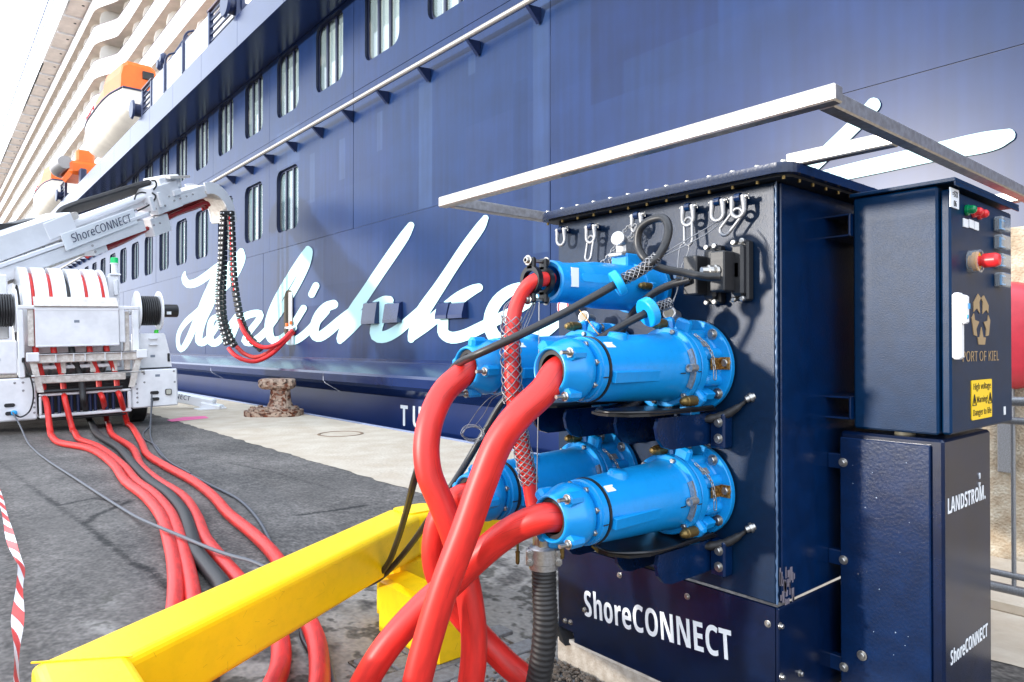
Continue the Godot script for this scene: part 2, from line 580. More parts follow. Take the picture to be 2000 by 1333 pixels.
# worn quay surface near the cabinet: asphalt with grain, bare concrete, dark moss and cracks
func ground_img() -> Image:
	var w := 768
	var h := 1536
	var a := noise_img(w, h, 0.006, 401, 5).get_data()
	var b := noise_img(w, h, 0.02, 402, 5).get_data()
	var g := noise_img(w, h, 0.28, 403, 2).get_data()
	var k := noise_img(w, h, 0.09, 404, 3).get_data()
	var px := PackedByteArray()
	px.resize(w * h * 3)
	for y in h:
		var z := -14.0 + 14.5 * y / h
		for x in w:
			var i := y * w + x
			var xx := -2.5 + 5.88 * x / w
			var grain := (g[i] - 128) * 0.26 + (k[i] - 128) * 0.16
			var r := 92.0 + (a[i] - 128) * 0.16 + (b[i] - 128) * 0.07 + grain
			var gg := r * 0.95
			var bl := r * 0.91
			# bare concrete round the cabinet foot
			var near := 1.0 - clampf(maxf(absf(xx - 1.75) / 1.5, absf(z + 2.7) / 1.9), 0.0, 1.0)
			var t := clampf((near * 2.0 - 0.62 + (a[i] - 128) / 190.0 + (b[i] - 128) / 170.0) * 3.5, 0.0, 1.0) * clampf(near * 8.0, 0.0, 1.0)
			if t > 0.0:
				var c := 138.0 + grain * 0.6
				r = lerpf(r, c, t); gg = lerpf(gg, c * 0.965, t); bl = lerpf(bl, c * 0.925, t)
				var d := clampf((b[i] * 0.6 + k[i] * 0.4 - 142.0) / 14.0, 0.0, 1.0) * clampf(near * 4.0, 0.0, 1.0)
				r = lerpf(r, 66.0 + grain, d * 0.85); gg = lerpf(gg, 63.0 + grain, d * 0.85); bl = lerpf(bl, 58.0 + grain, d * 0.85)
			px[i * 3] = clampi(int(r), 10, 250); px[i * 3 + 1] = clampi(int(gg), 10, 250); px[i * 3 + 2] = clampi(int(bl), 10, 250)
	var o := Image.create_from_data(w, h, false, Image.FORMAT_RGB8, px)
	# cracks and tar seams
	var rr := RandomNumberGenerator.new()
	rr.seed = 8
	for line in [[0.496,0,-12.344,0.64,0,-9.348,0.713,0,-7.975,0.765,0,-7.181,0.799,0,-6.778,1.083,0,-6.914,1.192,0,-6.593], [0.794,0,-6.734,0.86,0,-5.938,0.883,0,-5.474,0.894,0,-5.18], [0.86,0,-5.938,0.973,0,-6.204,1.161,0,-6.425,1.29,0,-6.611], [0.9,0,-5.115,0.919,0,-4.687,0.96,0,-4.491,0.962,0,-4.151,0.976,0,-3.908], [2.546,0,-8.091,2.702,0,-7.132,2.791,0,-5.891], [2.132,0,-5.207,2.445,0,-5.16,2.715,0,-5.164]]:
		var p := V(line)
		for q in p.size() - 1:
			var n := 90
			for s in n:
				var c: Vector3 = p[q].lerp(p[q + 1], float(s) / n)
				var cx := (c.x + 2.5) / 5.88 * w + rr.randfn(0, 1.6)
				var cy := (c.z + 14.0) / 14.5 * h + rr.randfn(0, 1.6)
				for dy in range(-1, 2):
					for dx in range(-2, 3):
						if rr.randf() < 0.45: continue
						var ix := int(cx) + dx
						var iy := int(cy) + dy
						if ix < 0 or iy < 0 or ix >= w or iy >= h: continue
						o.set_pixel(ix, iy, o.get_pixel(ix, iy).darkened(0.2))
	return o

# rubber sheath: faint dust film, scrapes that run with the cable, a few dark rub marks
func scuff_tex() -> ImageTexture:
	var s := 512
	var a := noise_img(s, s, 0.012, 501, 4)
	var o := Image.create(s, s, false, Image.FORMAT_RGB8)
	for y in s:
		for x in s:
			var t := a.get_pixel(x, y).r
			var v := 0.90 + (t - 0.5) * 0.22
			o.set_pixel(x, y, Color(v, v, v))
	var r := RandomNumberGenerator.new()
	r.seed = 66
	for k in 150:
		var x := r.randi() % s
		var y := r.randi() % s
		var l := r.randi_range(6, 60)
		var dark := r.randf() < 0.55
		var slope := r.randf_range(-0.5, 0.5)
		for i in l:
			for w in (2 if dark else 1):
				var px := posmod(x + int(i * slope) + w, s)
				var py := posmod(y + i, s)
				var c := o.get_pixel(px, py)
				o.set_pixel(px, py, c.lerp(Color(0.42, 0.36, 0.36), 0.4) if dark else c.lerp(Color(1.0, 1.0, 1.0), 0.6))
	return tex(o)

# yellow enamel: small scratches, rubbed spots and a little grime
func paint_tex(seed_ := 67, darks := 0.6) -> ImageTexture:
	var s := 1024
	var a := noise_img(s, s, 0.01, 601, 5)
	var b := noise_img(s, s, 0.05, 602, 3)
	var o := Image.create(s, s, false, Image.FORMAT_RGB8)
	for y in s:
		for x in s:
			var g := 1.0 - 0.025 * smoothstep(0.45, 0.75, a.get_pixel(x, y).r) - 0.05 * smoothstep(0.74, 0.84, b.get_pixel(x, y).r)
			o.set_pixel(x, y, Color(g, g * 0.995, g * 0.97))
	var r := RandomNumberGenerator.new()
	r.seed = seed_
	for k in 120:
		var p := Vector2(r.randf() * s, r.randf() * s)
		var d := Vector2.from_angle(r.randf() * TAU)
		var dark := r.randf() < darks
		for i in r.randi_range(4, 46):
			p += d + Vector2(r.randfn(0, 0.15), r.randfn(0, 0.15))
			var ix := posmod(int(p.x), s)
			var iy := posmod(int(p.y), s)
			o.set_pixel(ix, iy, Color(0.55, 0.46, 0.40) if dark else Color(1, 1, 0.9))
	return tex(o)

# ---------------------------------------------------------------- ground
func build_ground():
	var g := MB.new()
	var n := Vector3.UP
	g.squad(Vector3(-2.5, 0, 0.5), Vector3(3.47, 0, 0.5), Vector3(3.47, 0, -14), Vector3(-2.5, 0, -14), n, n, n, n, Vector2(0, 1), Vector2(1, 1), Vector2(1, 0), Vector2(0, 0))
	struct(obj("asphalt", g, M.near_ground), "worn asphalt with bare concrete patches and cracks")
	g = MB.new()
	g.quad(Vector3(-160, 0, 60), Vector3(3.47, 0, 60), Vector3(3.47, 0, 0.5), Vector3(-160, 0, 0.5))
	g.quad(Vector3(-160, 0, -14), Vector3(3.47, 0, -14), Vector3(3.47, 0, -260), Vector3(-160, 0, -260))
	g.quad(Vector3(-160, 0, 0.5), Vector3(-2.5, 0, 0.5), Vector3(-2.5, 0, -14), Vector3(-160, 0, -14))
	struct(obj("asphalt", g, M.asphalt), "grey asphalt of the wider quay")
	g = MB.new()
	g.box(Vector3(4.54, -1.248, -100), Vector3(2.16, 2.504, 320))
	# broken edge where the asphalt was laid against the concrete
	var en := FastNoiseLite.new()
	en.seed = 3
	en.frequency = 2.2
	en.fractal_octaves = 4
	var ez := 2.0
	while ez > -40.0:
		var e0 := 3.385 + 0.05 * en.get_noise_1d(ez)
		var e1 := 3.385 + 0.05 * en.get_noise_1d(ez - 0.06)
		g.quad(Vector3(e0, 0.004, ez), Vector3(3.4605, 0.004, ez), Vector3(3.4605, 0.004, ez - 0.06), Vector3(e1, 0.004, ez - 0.06))
		ez -= 0.06
	struct(obj("quay_pavement", g, M.concrete), "pale concrete strip along the quay edge")
	g = MB.new()
	g.box(Vector3(5.645, -0.06, -100), Vector3(0.05, 0.17, 320), 0.01)
	struct(obj("quay_kerb", g, M.kerb_paint), "thin pale blue steel edge of the quay")
	g = MB.new()
	g.quad(Vector3(5.6, -1.6, 60), Vector3(30, -1.6, 60), Vector3(30, -1.6, -260), Vector3(5.6, -1.6, -260))
	struct(obj("water", g, M.water))

# ---------------------------------------------------------------- ship side
var ship: Node3D
const HX := 6.6
const WIN_W := 1.30

func huv(z: float, y: float) -> Vector2:
	return Vector2((z + 46.0) / 48.0, (9.0 - y) / 9.0)

func hq(m: MB, x: float, z0: float, z1: float, y0: float, y1: float):
	if z1 - z0 < 0.002 or y1 - y0 < 0.002: return
	var n := Vector3(-1, 0, 0)
	m.squad(Vector3(x, y0, z0), Vector3(x, y0, z1), Vector3(x, y1, z1), Vector3(x, y1, z0), n, n, n, n, huv(z0, y0), huv(z0, y1) if false else huv(z1, y0), huv(z1, y1), huv(z0, y1))

func plate(x: float, z0: float, z1: float, y0: float, y1: float, wins: Array, wy0: float, wy1: float):
	var m := MB.new()
	var z := z0
	var n := Vector3(-1, 0, 0)
	for w in wins:
		var a: float = w
		var b := a + WIN_W
		if b <= z0 or a >= z1: continue
		hq(m, x, z, a, y0, y1)
		hq(m, x, a, b, y0, wy0)
		hq(m, x, a, b, wy1, y1)
		var r := 0.22
		for c in [[a, wy0, 1, 1], [b, wy0, -1, 1], [a, wy1, 1, -1], [b, wy1, -1, -1]]:
			for k in 5:
				var p: Array = []
				for j in [k, k + 1]:
					var an: float = PI / 2 * j / 5.0
					p.append(Vector2(c[0] + c[2] * (r - r * cos(an)), c[1] + c[3] * (r - r * sin(an))))
				m.put(Vector3(x, c[1], c[0]), n, huv(c[0], c[1]))
				var q: Array = [p[0], p[1]] if c[2] * c[3] > 0 else [p[1], p[0]]
				m.put(Vector3(x, q[0].y, q[0].x), n, huv(q[0].x, q[0].y))
				m.put(Vector3(x, q[1].y, q[1].x), n, huv(q[1].x, q[1].y))
		z = b
	hq(m, x, z, z1, y0, y1)
	# return edges so that the plate has thickness
	m.quad(Vector3(x, y0, z0), Vector3(x + 0.02, y0, z0), Vector3(x + 0.02, y0, z1), Vector3(x, y0, z1))
	m.quad(Vector3(x, y1, z1), Vector3(x + 0.02, y1, z1), Vector3(x + 0.02, y1, z0), Vector3(x, y1, z0))
	m.quad(Vector3(x, y0, z1), Vector3(x + 0.02, y0, z1), Vector3(x + 0.02, y1, z1), Vector3(x, y1, z1))
	obj("hull_plate", m, M.hull, ship)

func window(a: float, y0: float, y1: float, kind: int):
	var w := Node3D.new()
	w.name = "window"
	ship.add_child(w, true)
	var c := Vector3(HX, (y0 + y1) / 2, a + WIN_W / 2)
	w.position = c
	var h := y1 - y0
	var ring := rrect(WIN_W, h, 0.22, 5)
	var inner := rrect(WIN_W - 0.09, h - 0.09, 0.19, 5)
	var m := MB.new()
	var s := ring.size()
	for k in s:
		var p := ring[k]; var q := ring[(k + 1) % s]; var p2 := inner[k]; var q2 := inner[(k + 1) % s]
		# reveal runs inwards, then a narrow frame in front of the pane
		m.quad(Vector3(0, p.y, p.x), Vector3(0.10, p.y, p.x), Vector3(0.10, q.y, q.x), Vector3(0, q.y, q.x))
		m.quad(Vector3(0.07, p.y, p.x), Vector3(0.07, p2.y, p2.x), Vector3(0.07, q2.y, q2.x), Vector3(0.07, q.y, q.x))
	obj("frame", m, M.frame_dark, w)
	for k in [-1, 1]:
		m = MB.new()
		m.box(Vector3(0.075, 0, k * WIN_W / 6.0), Vector3(0.05, h - 0.06, 0.075), 0.01)
		obj("mullion", m, M.frame_dark, w)
	for k in 3:
		m = MB.new()
		var z := (k - 1) * WIN_W / 3.0
		m.box(Vector3(0.105, 0, z), Vector3(0.012, h - 0.02, WIN_W / 3.0 - 0.01))
		obj("pane", m, M.glass, w)
	m = MB.new()
	m.box(Vector3(0.62, 0, 0), Vector3(0.04, h + 0.5, WIN_W + 1.2))
	m.box(Vector3(0.36, h / 2 + 0.22, 0), Vector3(0.5, 0.04, WIN_W + 1.2))
	m.box(Vector3(0.36, -h / 2 - 0.22, 0), Vector3(0.5, 0.04, WIN_W + 1.2))
	obj("cabin", m, M.room, w)
	m = MB.new()
	var hang := M.curtain as Material
	if kind == 1:
		# pale roller blind, drawn to a different height in each window
		var drop := 0.62 + 0.3 * fposmod(sin(a * 12.7) * 43.7, 1.0)
		m.box(Vector3(0.16, -h * (1.0 - drop) / 2, 0.05), Vector3(0.01, h * drop, WIN_W * (0.7 + 0.28 * fposmod(cos(a * 7.1) * 31.0, 1.0))))
	else:
		for k in 6:
			m.lathe(Vector3(0.18, -h / 2 - 0.1, -WIN_W / 2 + 0.07 + k * 0.225 + 0.02 * sin(k * 2.0 + a)), Vector3.UP, [0.0, 0.045, h + 0.2, 0.045], 8)
		hang = M.teal
	obj("curtain", m, hang, w)

func build_ship():
	ship = thing("cruise_ship", "huge cruise ship with dark blue side, script lettering and stacked white balcony decks", "ship", Vector3.ZERO)
	var up: Array = []
	var lo: Array = []
	for k in 21:
		var z := -16.80 + 2.235 * (3 - k)
		up.append(z)
		if z < -16.0 and z > -47.0: lo.append(z)
	up.reverse(); lo.reverse()
	var cols := [-120.0, -47.5, -34.0, -28.2, -22.4, -16.63 - 1.05, -14.156, -7.016, -1.55, 4.0, 14.0]
	var cup := [-120.0, -46.3, -35.15, -28.44, -21.74, -17.27, -12.8, -7.016, -1.55, 4.0, 14.0]
	for i in cols.size() - 1:
		var g := 0.006
		var o := 0.0035 * ((i * 7) % 3 - 1)
		plate(HX + o, cols[i] + g, cols[i + 1] - g, 1.03, 3.675, [], 0, 0)
		plate(HX - o * 0.6, cup[i] + g, cup[i + 1] - g, 3.685, 6.42, clip(lo, cup[i], cup[i + 1]), 4.07, 5.57)
		plate(HX, cup[i] + g, cup[i + 1] - g, 6.43, 8.4, clip(up, cup[i], cup[i + 1]), 6.87, 8.36)
	for z in lo: window(z, 4.07, 5.57, 0)
	for z in up: window(z, 6.87, 8.36, 1)
	# dark body behind the plates shows in the welded joints
	var m := MB.new()
	for r in [[0.9, 4.05], [5.6, 6.85]]:
		m.quad(Vector3(HX + 0.012, r[0], -120), Vector3(HX + 0.012, r[0], 14), Vector3(HX + 0.012, r[1], 14), Vector3(HX + 0.012, r[1], -120))
	obj("hull_backing", m, M.seam, ship)
	# belt: sloping ledge, upright face, undercut
	m = MB.new()
	var pr := [[6.598, 1.075], [6.56, 1.075], [6.56, 1.03], [6.50, 1.0], [6.19, 0.815], [6.15, 0.77], [6.15, 0.63], [6.20, 0.57], [6.50, 0.40], [6.60, 0.40]]
	var zz := [14.0, 4.0, -2.4, -6.0, -9.6, -13.2, -16.8, -20.4, -26.0, -34.0, -46.0, -120.0]
	for j in zz.size() - 1:
		for i in pr.size() - 1:
			var e := 0.004 * (j % 2)
			m.quad(Vector3(pr[i][0] - e, pr[i][1], zz[j + 1]), Vector3(pr[i + 1][0] - e, pr[i + 1][1], zz[j + 1]), Vector3(pr[i + 1][0] - e, pr[i + 1][1], zz[j]), Vector3(pr[i][0] - e, pr[i][1], zz[j]))
	obj("rubbing_belt", m, M.belt, ship)
	m = MB.new()
	m.box(Vector3(6.9, -1.1, -53), Vector3(0.8, 3.0, 134))
	obj("lower_hull", m, M.hull_low, ship)
	# rail with gusset brackets
	m = MB.new()
	m.tube([Vector3(6.36, 6.07, -60), Vector3(6.36, 6.07, 3)], 0.045, 12)
	var rail := obj("rail", m, M.steel, ship)
	for k in 34:
		m = MB.new()
		m.prism(pv2([0.0, 0.0, 0.25, 0.03, 0.25, -0.17, 0.22, -0.20]), Vector3(6.345, 6.03, -4.45 - 1.4 * k - 0.01), Vector3.RIGHT, Vector3.UP, 0.06)
		obj("bracket", m, M.navy, rail)
	# deck edge above the upper windows
	m = MB.new()
	m.box(Vector3(6.155, 8.425, -53), Vector3(0.96, 0.03, 134))
	obj("deck_soffit", m, M.deck_paint, ship)
	var z0 := 14.0
	while z0 > -118.0:
		m = MB.new()
		m.box(Vector3(5.655, 8.78, z0 - 1.4), Vector3(0.04, 0.76, 2.79), 0.004)
		obj("deck_edge_plate", m, M.deck_paint, ship)
		z0 -= 2.8
	m = MB.new()
	m.box(Vector3(7.9, 8.9, -53), Vector3(4.4, 0.3, 134))
	obj("promenade_deck", m, M.white_dull, ship)
	# hatch that the shore cables run into
	var hz := [-16.36, -15.68]
	m = MB.new()
	m.prism(rrect(0.52, 1.12, 0.2, 5), Vector3(HX - 0.012, 2.08, -16.02), Vector3(0, 0, 1), Vector3.UP, 0.006)
	var hatch := obj("cable_hatch", m, mat(c8(58, 46, 22), 0.7), ship)
	m = MB.new()
	m.sweep(pv2([-0.02, -0.02, 0.02, -0.02, 0.02, 0.02, -0.02, 0.02]), [Vector3(6.57, 1.6, -15.9), Vector3(6.57, 2.56, -15.9), Vector3(6.57, 2.56, -15.8), Vector3(6.57, 1.6, -15.8)], Vector3.RIGHT)
	m.box(Vector3(6.55, 1.75, -15.86), Vector3(0.06, 0.05, 0.5), 0.01)
	m.box(Vector3(6.55, 1.55, -15.72), Vector3(0.06, 0.4, 0.08), 0.01)
	obj("hatch_frame", m, M.white, hatch)
	m = MB.new()
	m.box(Vector3(6.53, 1.82, -15.98), Vector3(0.05, 0.08, 0.07), 0.01)
	m.box(Vector3(6.53, 1.86, -15.76), Vector3(0.05, 0.08, 0.07), 0.01)
	obj("clamp", m, M.orange, hatch)
	# small welded boxes
	for b in [[-12.25, -11.72, 1.74, 2.17, 1], [-11.42, -10.9, 1.74, 2.12, 0], [-9.69, -9.36, 1.76, 2.05, 1], [-9.32, -8.93, 1.76, 2.03, 0]]:
		m = MB.new()
		m.prism(pv2([0.0, 0.0, 0.0, b[3] - b[2], -0.07, b[3] - b[2] - 0.03, -0.12, 0.06, -0.12, 0.0]), Vector3(HX, b[2], b[1]), Vector3.RIGHT, Vector3.UP, -(b[1] - b[0]))
		obj("hull_fitting", m, M.belt, ship)
	# script lettering, painted strokes
	var strokes := [
		[-24.639,3.801,-24.602,3.796,-24.695,3.802,-24.556,3.782,-24.732,3.797,-24.536,3.768,-24.753,3.786,-24.535,3.754,-24.862,3.741,-24.513,3.692,-24.978,3.688,-24.487,3.638,-25.024,3.608,-24.42,3.594,-24.98,3.507,-24.309,3.531,-24.839,3.384,-24.187,3.475,-24.481,3.261,-24.138,3.468,-24.005,3.205,-24.042,3.466,-23.563,3.196,-23.793,3.463,-23.129,3.213,-23.496,3.473,-22.697,3.256,-23.151,3.506,-22.279,3.316,-22.76,3.558,-21.906,3.376,-22.387,3.612,-21.569,3.433,-22.048,3.663,-21.263,3.491,-21.734,3.714,-21.022,3.541,-21.466,3.755,-20.865,3.578,-21.269,3.777,-20.759,3.61,-21.12,3.789,-20.654,3.641,-20.973,3.801,-20.586,3.663,-20.874,3.807,-20.561,3.695,-20.764,3.797,-20.592,3.74,-20.646,3.767],
		[-20.696,3.778,-20.603,3.751,-20.859,3.8,-20.514,3.698,-20.988,3.796,-20.5,3.652,-21.086,3.773,-20.544,3.614,-21.266,3.7,-20.704,3.538,-21.452,3.624,-20.862,3.462,-21.644,3.535,-21.018,3.38,-21.835,3.426,-21.184,3.28,-22.021,3.309,-21.358,3.168,-22.2,3.195,-21.533,3.055,-22.375,3.09,-21.701,2.95,-22.549,2.985,-21.863,2.849,-22.727,2.871,-22.025,2.742,-22.906,2.745,-22.185,2.623,-23.084,2.613,-22.35,2.494,-23.27,2.475,-22.538,2.356,-23.473,2.325,-22.759,2.21,-23.689,2.164,-23.002,2.057,-23.917,2.002,-23.251,1.902,-24.161,1.831,-23.499,1.737,-24.412,1.661,-23.759,1.566,-24.651,1.517,-24.03,1.415,-24.885,1.394,-24.326,1.286,-25.094,1.3,-24.648,1.178,-25.078,1.276,-25.106,1.116,-25.029,1.278,-25.498,1.209,-25.147,1.367,-25.625,1.338,-25.211,1.474,-25.679,1.469,-25.203,1.576,-25.671,1.594,-25.127,1.687,-25.602,1.727,-24.98,1.793,-25.455,1.86,-24.747,1.895,-25.222,1.99,-24.442,1.995,-24.924,2.116,-24.114,2.085,-24.583,2.23,-23.768,2.16,-24.201,2.326,-23.38,2.23,-23.805,2.405,-22.972,2.307,-23.428,2.487,-22.56,2.393,-23.056,2.581,-22.152,2.482,-22.679,2.68,-21.77,2.57,-22.319,2.775,-21.427,2.658,-21.979,2.863,-21.109,2.746,-21.649,2.948,-20.805,2.831,-21.322,3.032,-20.49,2.912,-20.988,3.114,-20.172,2.994,-20.673,3.191,-19.886,3.08,-20.413,3.266,-19.655,3.169,-20.214,3.341,-19.468,3.257,-20.048,3.419,-19.31,3.348,-19.893,3.501,-19.161,3.448,-19.733,3.59,-19.031,3.554,-19.59,3.679,-18.949,3.659,-19.499,3.751,-18.95,3.757,-19.475,3.798,-19.009,3.835,-19.488,3.849,-19.064,3.9,-19.506,3.914,-19.104,3.935,-19.505,3.948,-19.177,3.965,-19.462,3.975,-19.29,3.986,-19.367,3.989],
		[-19.232,3.921,-19.157,3.891,-19.373,3.949,-19.096,3.839,-19.494,3.953,-19.101,3.797,-19.592,3.937,-19.157,3.766,-19.831,3.869,-19.376,3.693,-20.078,3.798,-19.595,3.62,-20.334,3.713,-19.814,3.539,-20.593,3.611,-20.044,3.443,-20.851,3.499,-20.284,3.336,-21.101,3.384,-20.522,3.225,-21.351,3.271,-20.757,3.114,-21.6,3.152,-20.983,3.002,-21.829,3.025,-21.178,2.891,-22.008,2.893,-21.325,2.777,-22.149,2.763,-21.454,2.653,-22.294,2.64,-21.61,2.521,-22.481,2.517,-21.816,2.391,-22.692,2.386,-22.033,2.266,-22.895,2.247,-22.225,2.143,-23.075,2.103,-22.387,2.012,-23.236,1.957,-22.529,1.878,-23.358,1.82,-22.632,1.757,-23.439,1.692,-22.698,1.65,-23.476,1.57,-22.726,1.561,-23.423,1.453,-22.718,1.523,-23.165,1.352,-22.75,1.537,-22.792,1.317,-22.78,1.543,-22.446,1.34,-22.744,1.544,-22.174,1.402,-22.604,1.565,-21.942,1.482,-22.382,1.617,-21.725,1.568,-22.152,1.684,-21.501,1.664,-21.923,1.768,-21.279,1.767,-21.698,1.863,-21.105,1.856,-21.519,1.946,-20.987,1.925,-21.396,2.005,-20.903,1.99,-21.326,2.043,-20.882,2.066,-21.311,2.061,-20.964,2.147,-21.344,2.086,-21.13,2.219,-21.41,2.11,-21.414,2.264,-21.39,2.108,-21.703,2.243,-21.402,2.098,-21.942,2.187,-21.498,2.065,-22.131,2.098,-21.575,2.016,-22.236,1.979,-21.629,1.932,-22.289,1.843,-21.662,1.816,-22.311,1.718,-21.665,1.708,-22.315,1.606,-21.639,1.615,-22.281,1.492,-21.589,1.542,-22.136,1.382,-21.557,1.52,-21.807,1.311,-21.583,1.527,-21.456,1.305,-21.551,1.525,-21.145,1.342,-21.467,1.529,-20.902,1.411,-21.325,1.555,-20.702,1.496,-21.126,1.614,-20.504,1.587,-20.911,1.691,-20.284,1.692,-20.689,1.789,-20.058,1.805,-20.463,1.902,-19.858,1.903,-20.254,2.005,-19.695,1.975,-20.076,2.082,-19.549,2.037,-19.922,2.146,-19.403,2.099,-19.771,2.208,-19.362,2.128,-19.694,2.227,-19.362,2.162,-19.597,2.232,-19.417,2.2,-19.48,2.219],
		[-19.37,2.237,-19.295,2.226,-19.487,2.235,-19.207,2.196,-19.567,2.218,-19.172,2.163,-19.615,2.189,-19.178,2.13,-19.701,2.092,-19.26,2.034,-19.786,1.995,-19.342,1.936,-19.882,1.895,-19.442,1.833,-19.997,1.786,-19.567,1.723,-20.125,1.67,-19.706,1.609,-20.256,1.552,-19.847,1.494,-20.271,1.52,-19.899,1.468,-20.244,1.489,-19.979,1.452,-20.164,1.46,-20.093,1.45],
		[-19.786,1.853,-19.846,1.873,-19.671,1.838,-19.893,1.912,-19.572,1.841,-19.884,1.947,-19.49,1.859,-19.833,1.975,-19.304,1.914,-19.673,2.041,-19.132,1.964,-19.504,2.109,-18.97,2.002,-19.295,2.17,-18.795,2.031,-19.05,2.214,-18.603,2.056,-18.797,2.244,-18.416,2.072,-18.548,2.26,-18.208,2.082,-18.283,2.267,-18.021,2.085,-18.007,2.262,-18,2.09,-17.73,2.221,-18.057,2.128,-17.603,2.108,-18.077,2.102,-17.666,2.027,-18.151,2.047,-17.779,1.951,-18.302,1.975,-17.951,1.867,-18.522,1.885,-18.166,1.775,-18.736,1.79,-18.364,1.686,-18.939,1.686,-18.564,1.591,-19.134,1.576,-18.745,1.5,-19.237,1.457,-18.797,1.467,-19.005,1.346,-18.818,1.5,-18.698,1.318,-18.696,1.506,-18.407,1.322,-18.544,1.519,-18.147,1.356,-18.407,1.54,-17.909,1.41,-18.233,1.577,-17.684,1.477,-18.038,1.629,-17.467,1.558,-17.83,1.694,-17.254,1.652,-17.61,1.772,-17.038,1.754,-17.389,1.864,-16.811,1.868,-17.169,1.974,-16.58,1.99,-16.948,2.097,-16.356,2.111,-16.728,2.222,-16.138,2.228,-16.512,2.343,-15.922,2.347,-16.302,2.463,-15.717,2.468,-16.102,2.583,-15.522,2.592,-15.907,2.705,-15.338,2.717,-15.721,2.828,-15.174,2.836,-15.556,2.944,-15.029,2.951,-15.414,3.056,-14.903,3.061,-15.291,3.162,-14.805,3.162,-15.195,3.255,-14.741,3.256,-15.125,3.336,-14.707,3.341,-15.077,3.406,-14.695,3.412,-15.051,3.455,-14.724,3.477,-15.042,3.46,-14.797,3.521,-15.035,3.453,-14.836,3.538,-15.062,3.474,-14.891,3.56,-15.096,3.502,-14.956,3.572,-15.102,3.531,-15.032,3.57,-15.072,3.559],
		[-14.882,3.547,-14.83,3.528,-14.974,3.562,-14.78,3.49,-15.047,3.559,-14.772,3.457,-15.102,3.541,-14.797,3.429,-15.184,3.506,-14.853,3.385,-15.265,3.471,-14.909,3.341,-15.397,3.406,-15.02,3.269,-15.62,3.291,-15.225,3.15,-15.903,3.141,-15.488,3,-16.186,2.983,-15.751,2.844,-16.457,2.823,-16.005,2.689,-16.728,2.655,-16.259,2.527,-16.969,2.49,-16.481,2.372,-17.171,2.334,-16.662,2.227,-17.337,2.182,-16.808,2.091,-17.461,2.034,-16.91,1.966,-17.533,1.888,-16.965,1.848,-17.553,1.751,-16.98,1.74,-17.527,1.629,-16.964,1.654,-17.448,1.523,-16.929,1.595,-17.295,1.429,-16.89,1.563,-17.044,1.365,-16.876,1.554,-16.756,1.356,-16.81,1.551,-16.485,1.384,-16.66,1.563,-16.228,1.436,-16.492,1.592,-15.996,1.515,-16.309,1.648,-15.784,1.607,-16.101,1.73,-15.585,1.694,-15.889,1.814,-15.54,1.724,-15.814,1.833,-15.532,1.759,-15.726,1.837,-15.572,1.8,-15.624,1.821],
		[-15.108,2.246,-15.054,2.229,-15.202,2.254,-15.002,2.195,-15.276,2.246,-14.993,2.162,-15.332,2.224,-15.018,2.132,-15.426,2.164,-15.11,2.072,-15.521,2.103,-15.204,2.011,-15.625,2.038,-15.306,1.945,-15.754,1.965,-15.427,1.868,-15.898,1.884,-15.554,1.788,-16.031,1.802,-15.666,1.711,-16.145,1.718,-15.764,1.636,-16.245,1.634,-15.848,1.564,-16.31,1.555,-15.892,1.513,-16.325,1.48,-15.898,1.49,-16.256,1.402,-15.91,1.498,-16.077,1.35,-15.95,1.511,-15.883,1.34,-15.91,1.512,-15.681,1.351,-15.801,1.521,-15.474,1.381,-15.666,1.542,-15.268,1.429,-15.506,1.579,-15.059,1.492,-15.32,1.632,-14.849,1.565,-15.131,1.696,-14.636,1.653,-14.93,1.776,-14.427,1.749,-14.723,1.869,-14.247,1.833,-14.537,1.953,-14.107,1.897,-14.393,2.018,-13.989,1.953,-14.273,2.073,-13.873,2.007,-14.153,2.127,-13.834,2.037,-14.087,2.145,-13.829,2.072,-14.008,2.149,-13.867,2.112,-13.915,2.133],
		[-14.468,2.715,-14.413,2.7,-14.559,2.723,-14.357,2.665,-14.628,2.713,-14.342,2.632,-14.677,2.691,-14.36,2.602,-14.752,2.632,-14.433,2.543,-14.827,2.573,-14.506,2.485,-14.903,2.513,-14.579,2.425,-14.922,2.481,-14.628,2.402,-14.907,2.448,-14.697,2.392,-14.848,2.413,-14.791,2.398],
		[-13.459,2.229,-13.438,2.197,-13.532,2.269,-13.452,2.149,-13.618,2.288,-13.505,2.117,-13.711,2.29,-13.584,2.1,-13.827,2.282,-13.695,2.087,-13.967,2.273,-13.786,2.076,-14.129,2.244,-13.857,2.06,-14.284,2.195,-13.948,2.028,-14.429,2.134,-14.052,1.983,-14.559,2.062,-14.143,1.933,-14.666,1.979,-14.221,1.874,-14.752,1.89,-14.292,1.805,-14.813,1.802,-14.34,1.741,-14.85,1.716,-14.367,1.681,-14.86,1.627,-14.374,1.63,-14.818,1.538,-14.368,1.611,-14.683,1.458,-14.377,1.62,-14.475,1.414,-14.398,1.626,-14.244,1.418,-14.393,1.628,-14.039,1.458,-14.301,1.649,-13.85,1.514,-14.147,1.695,-13.676,1.573,-13.984,1.747,-13.517,1.633,-13.831,1.799,-13.369,1.697,-13.673,1.856,-13.224,1.757,-13.504,1.914,-13.071,1.814,-13.331,1.97,-12.911,1.87,-13.159,2.024,-12.753,1.926,-12.991,2.077,-12.701,1.955,-12.916,2.09,-12.681,1.991,-12.833,2.088,-12.704,2.037,-12.745,2.063],
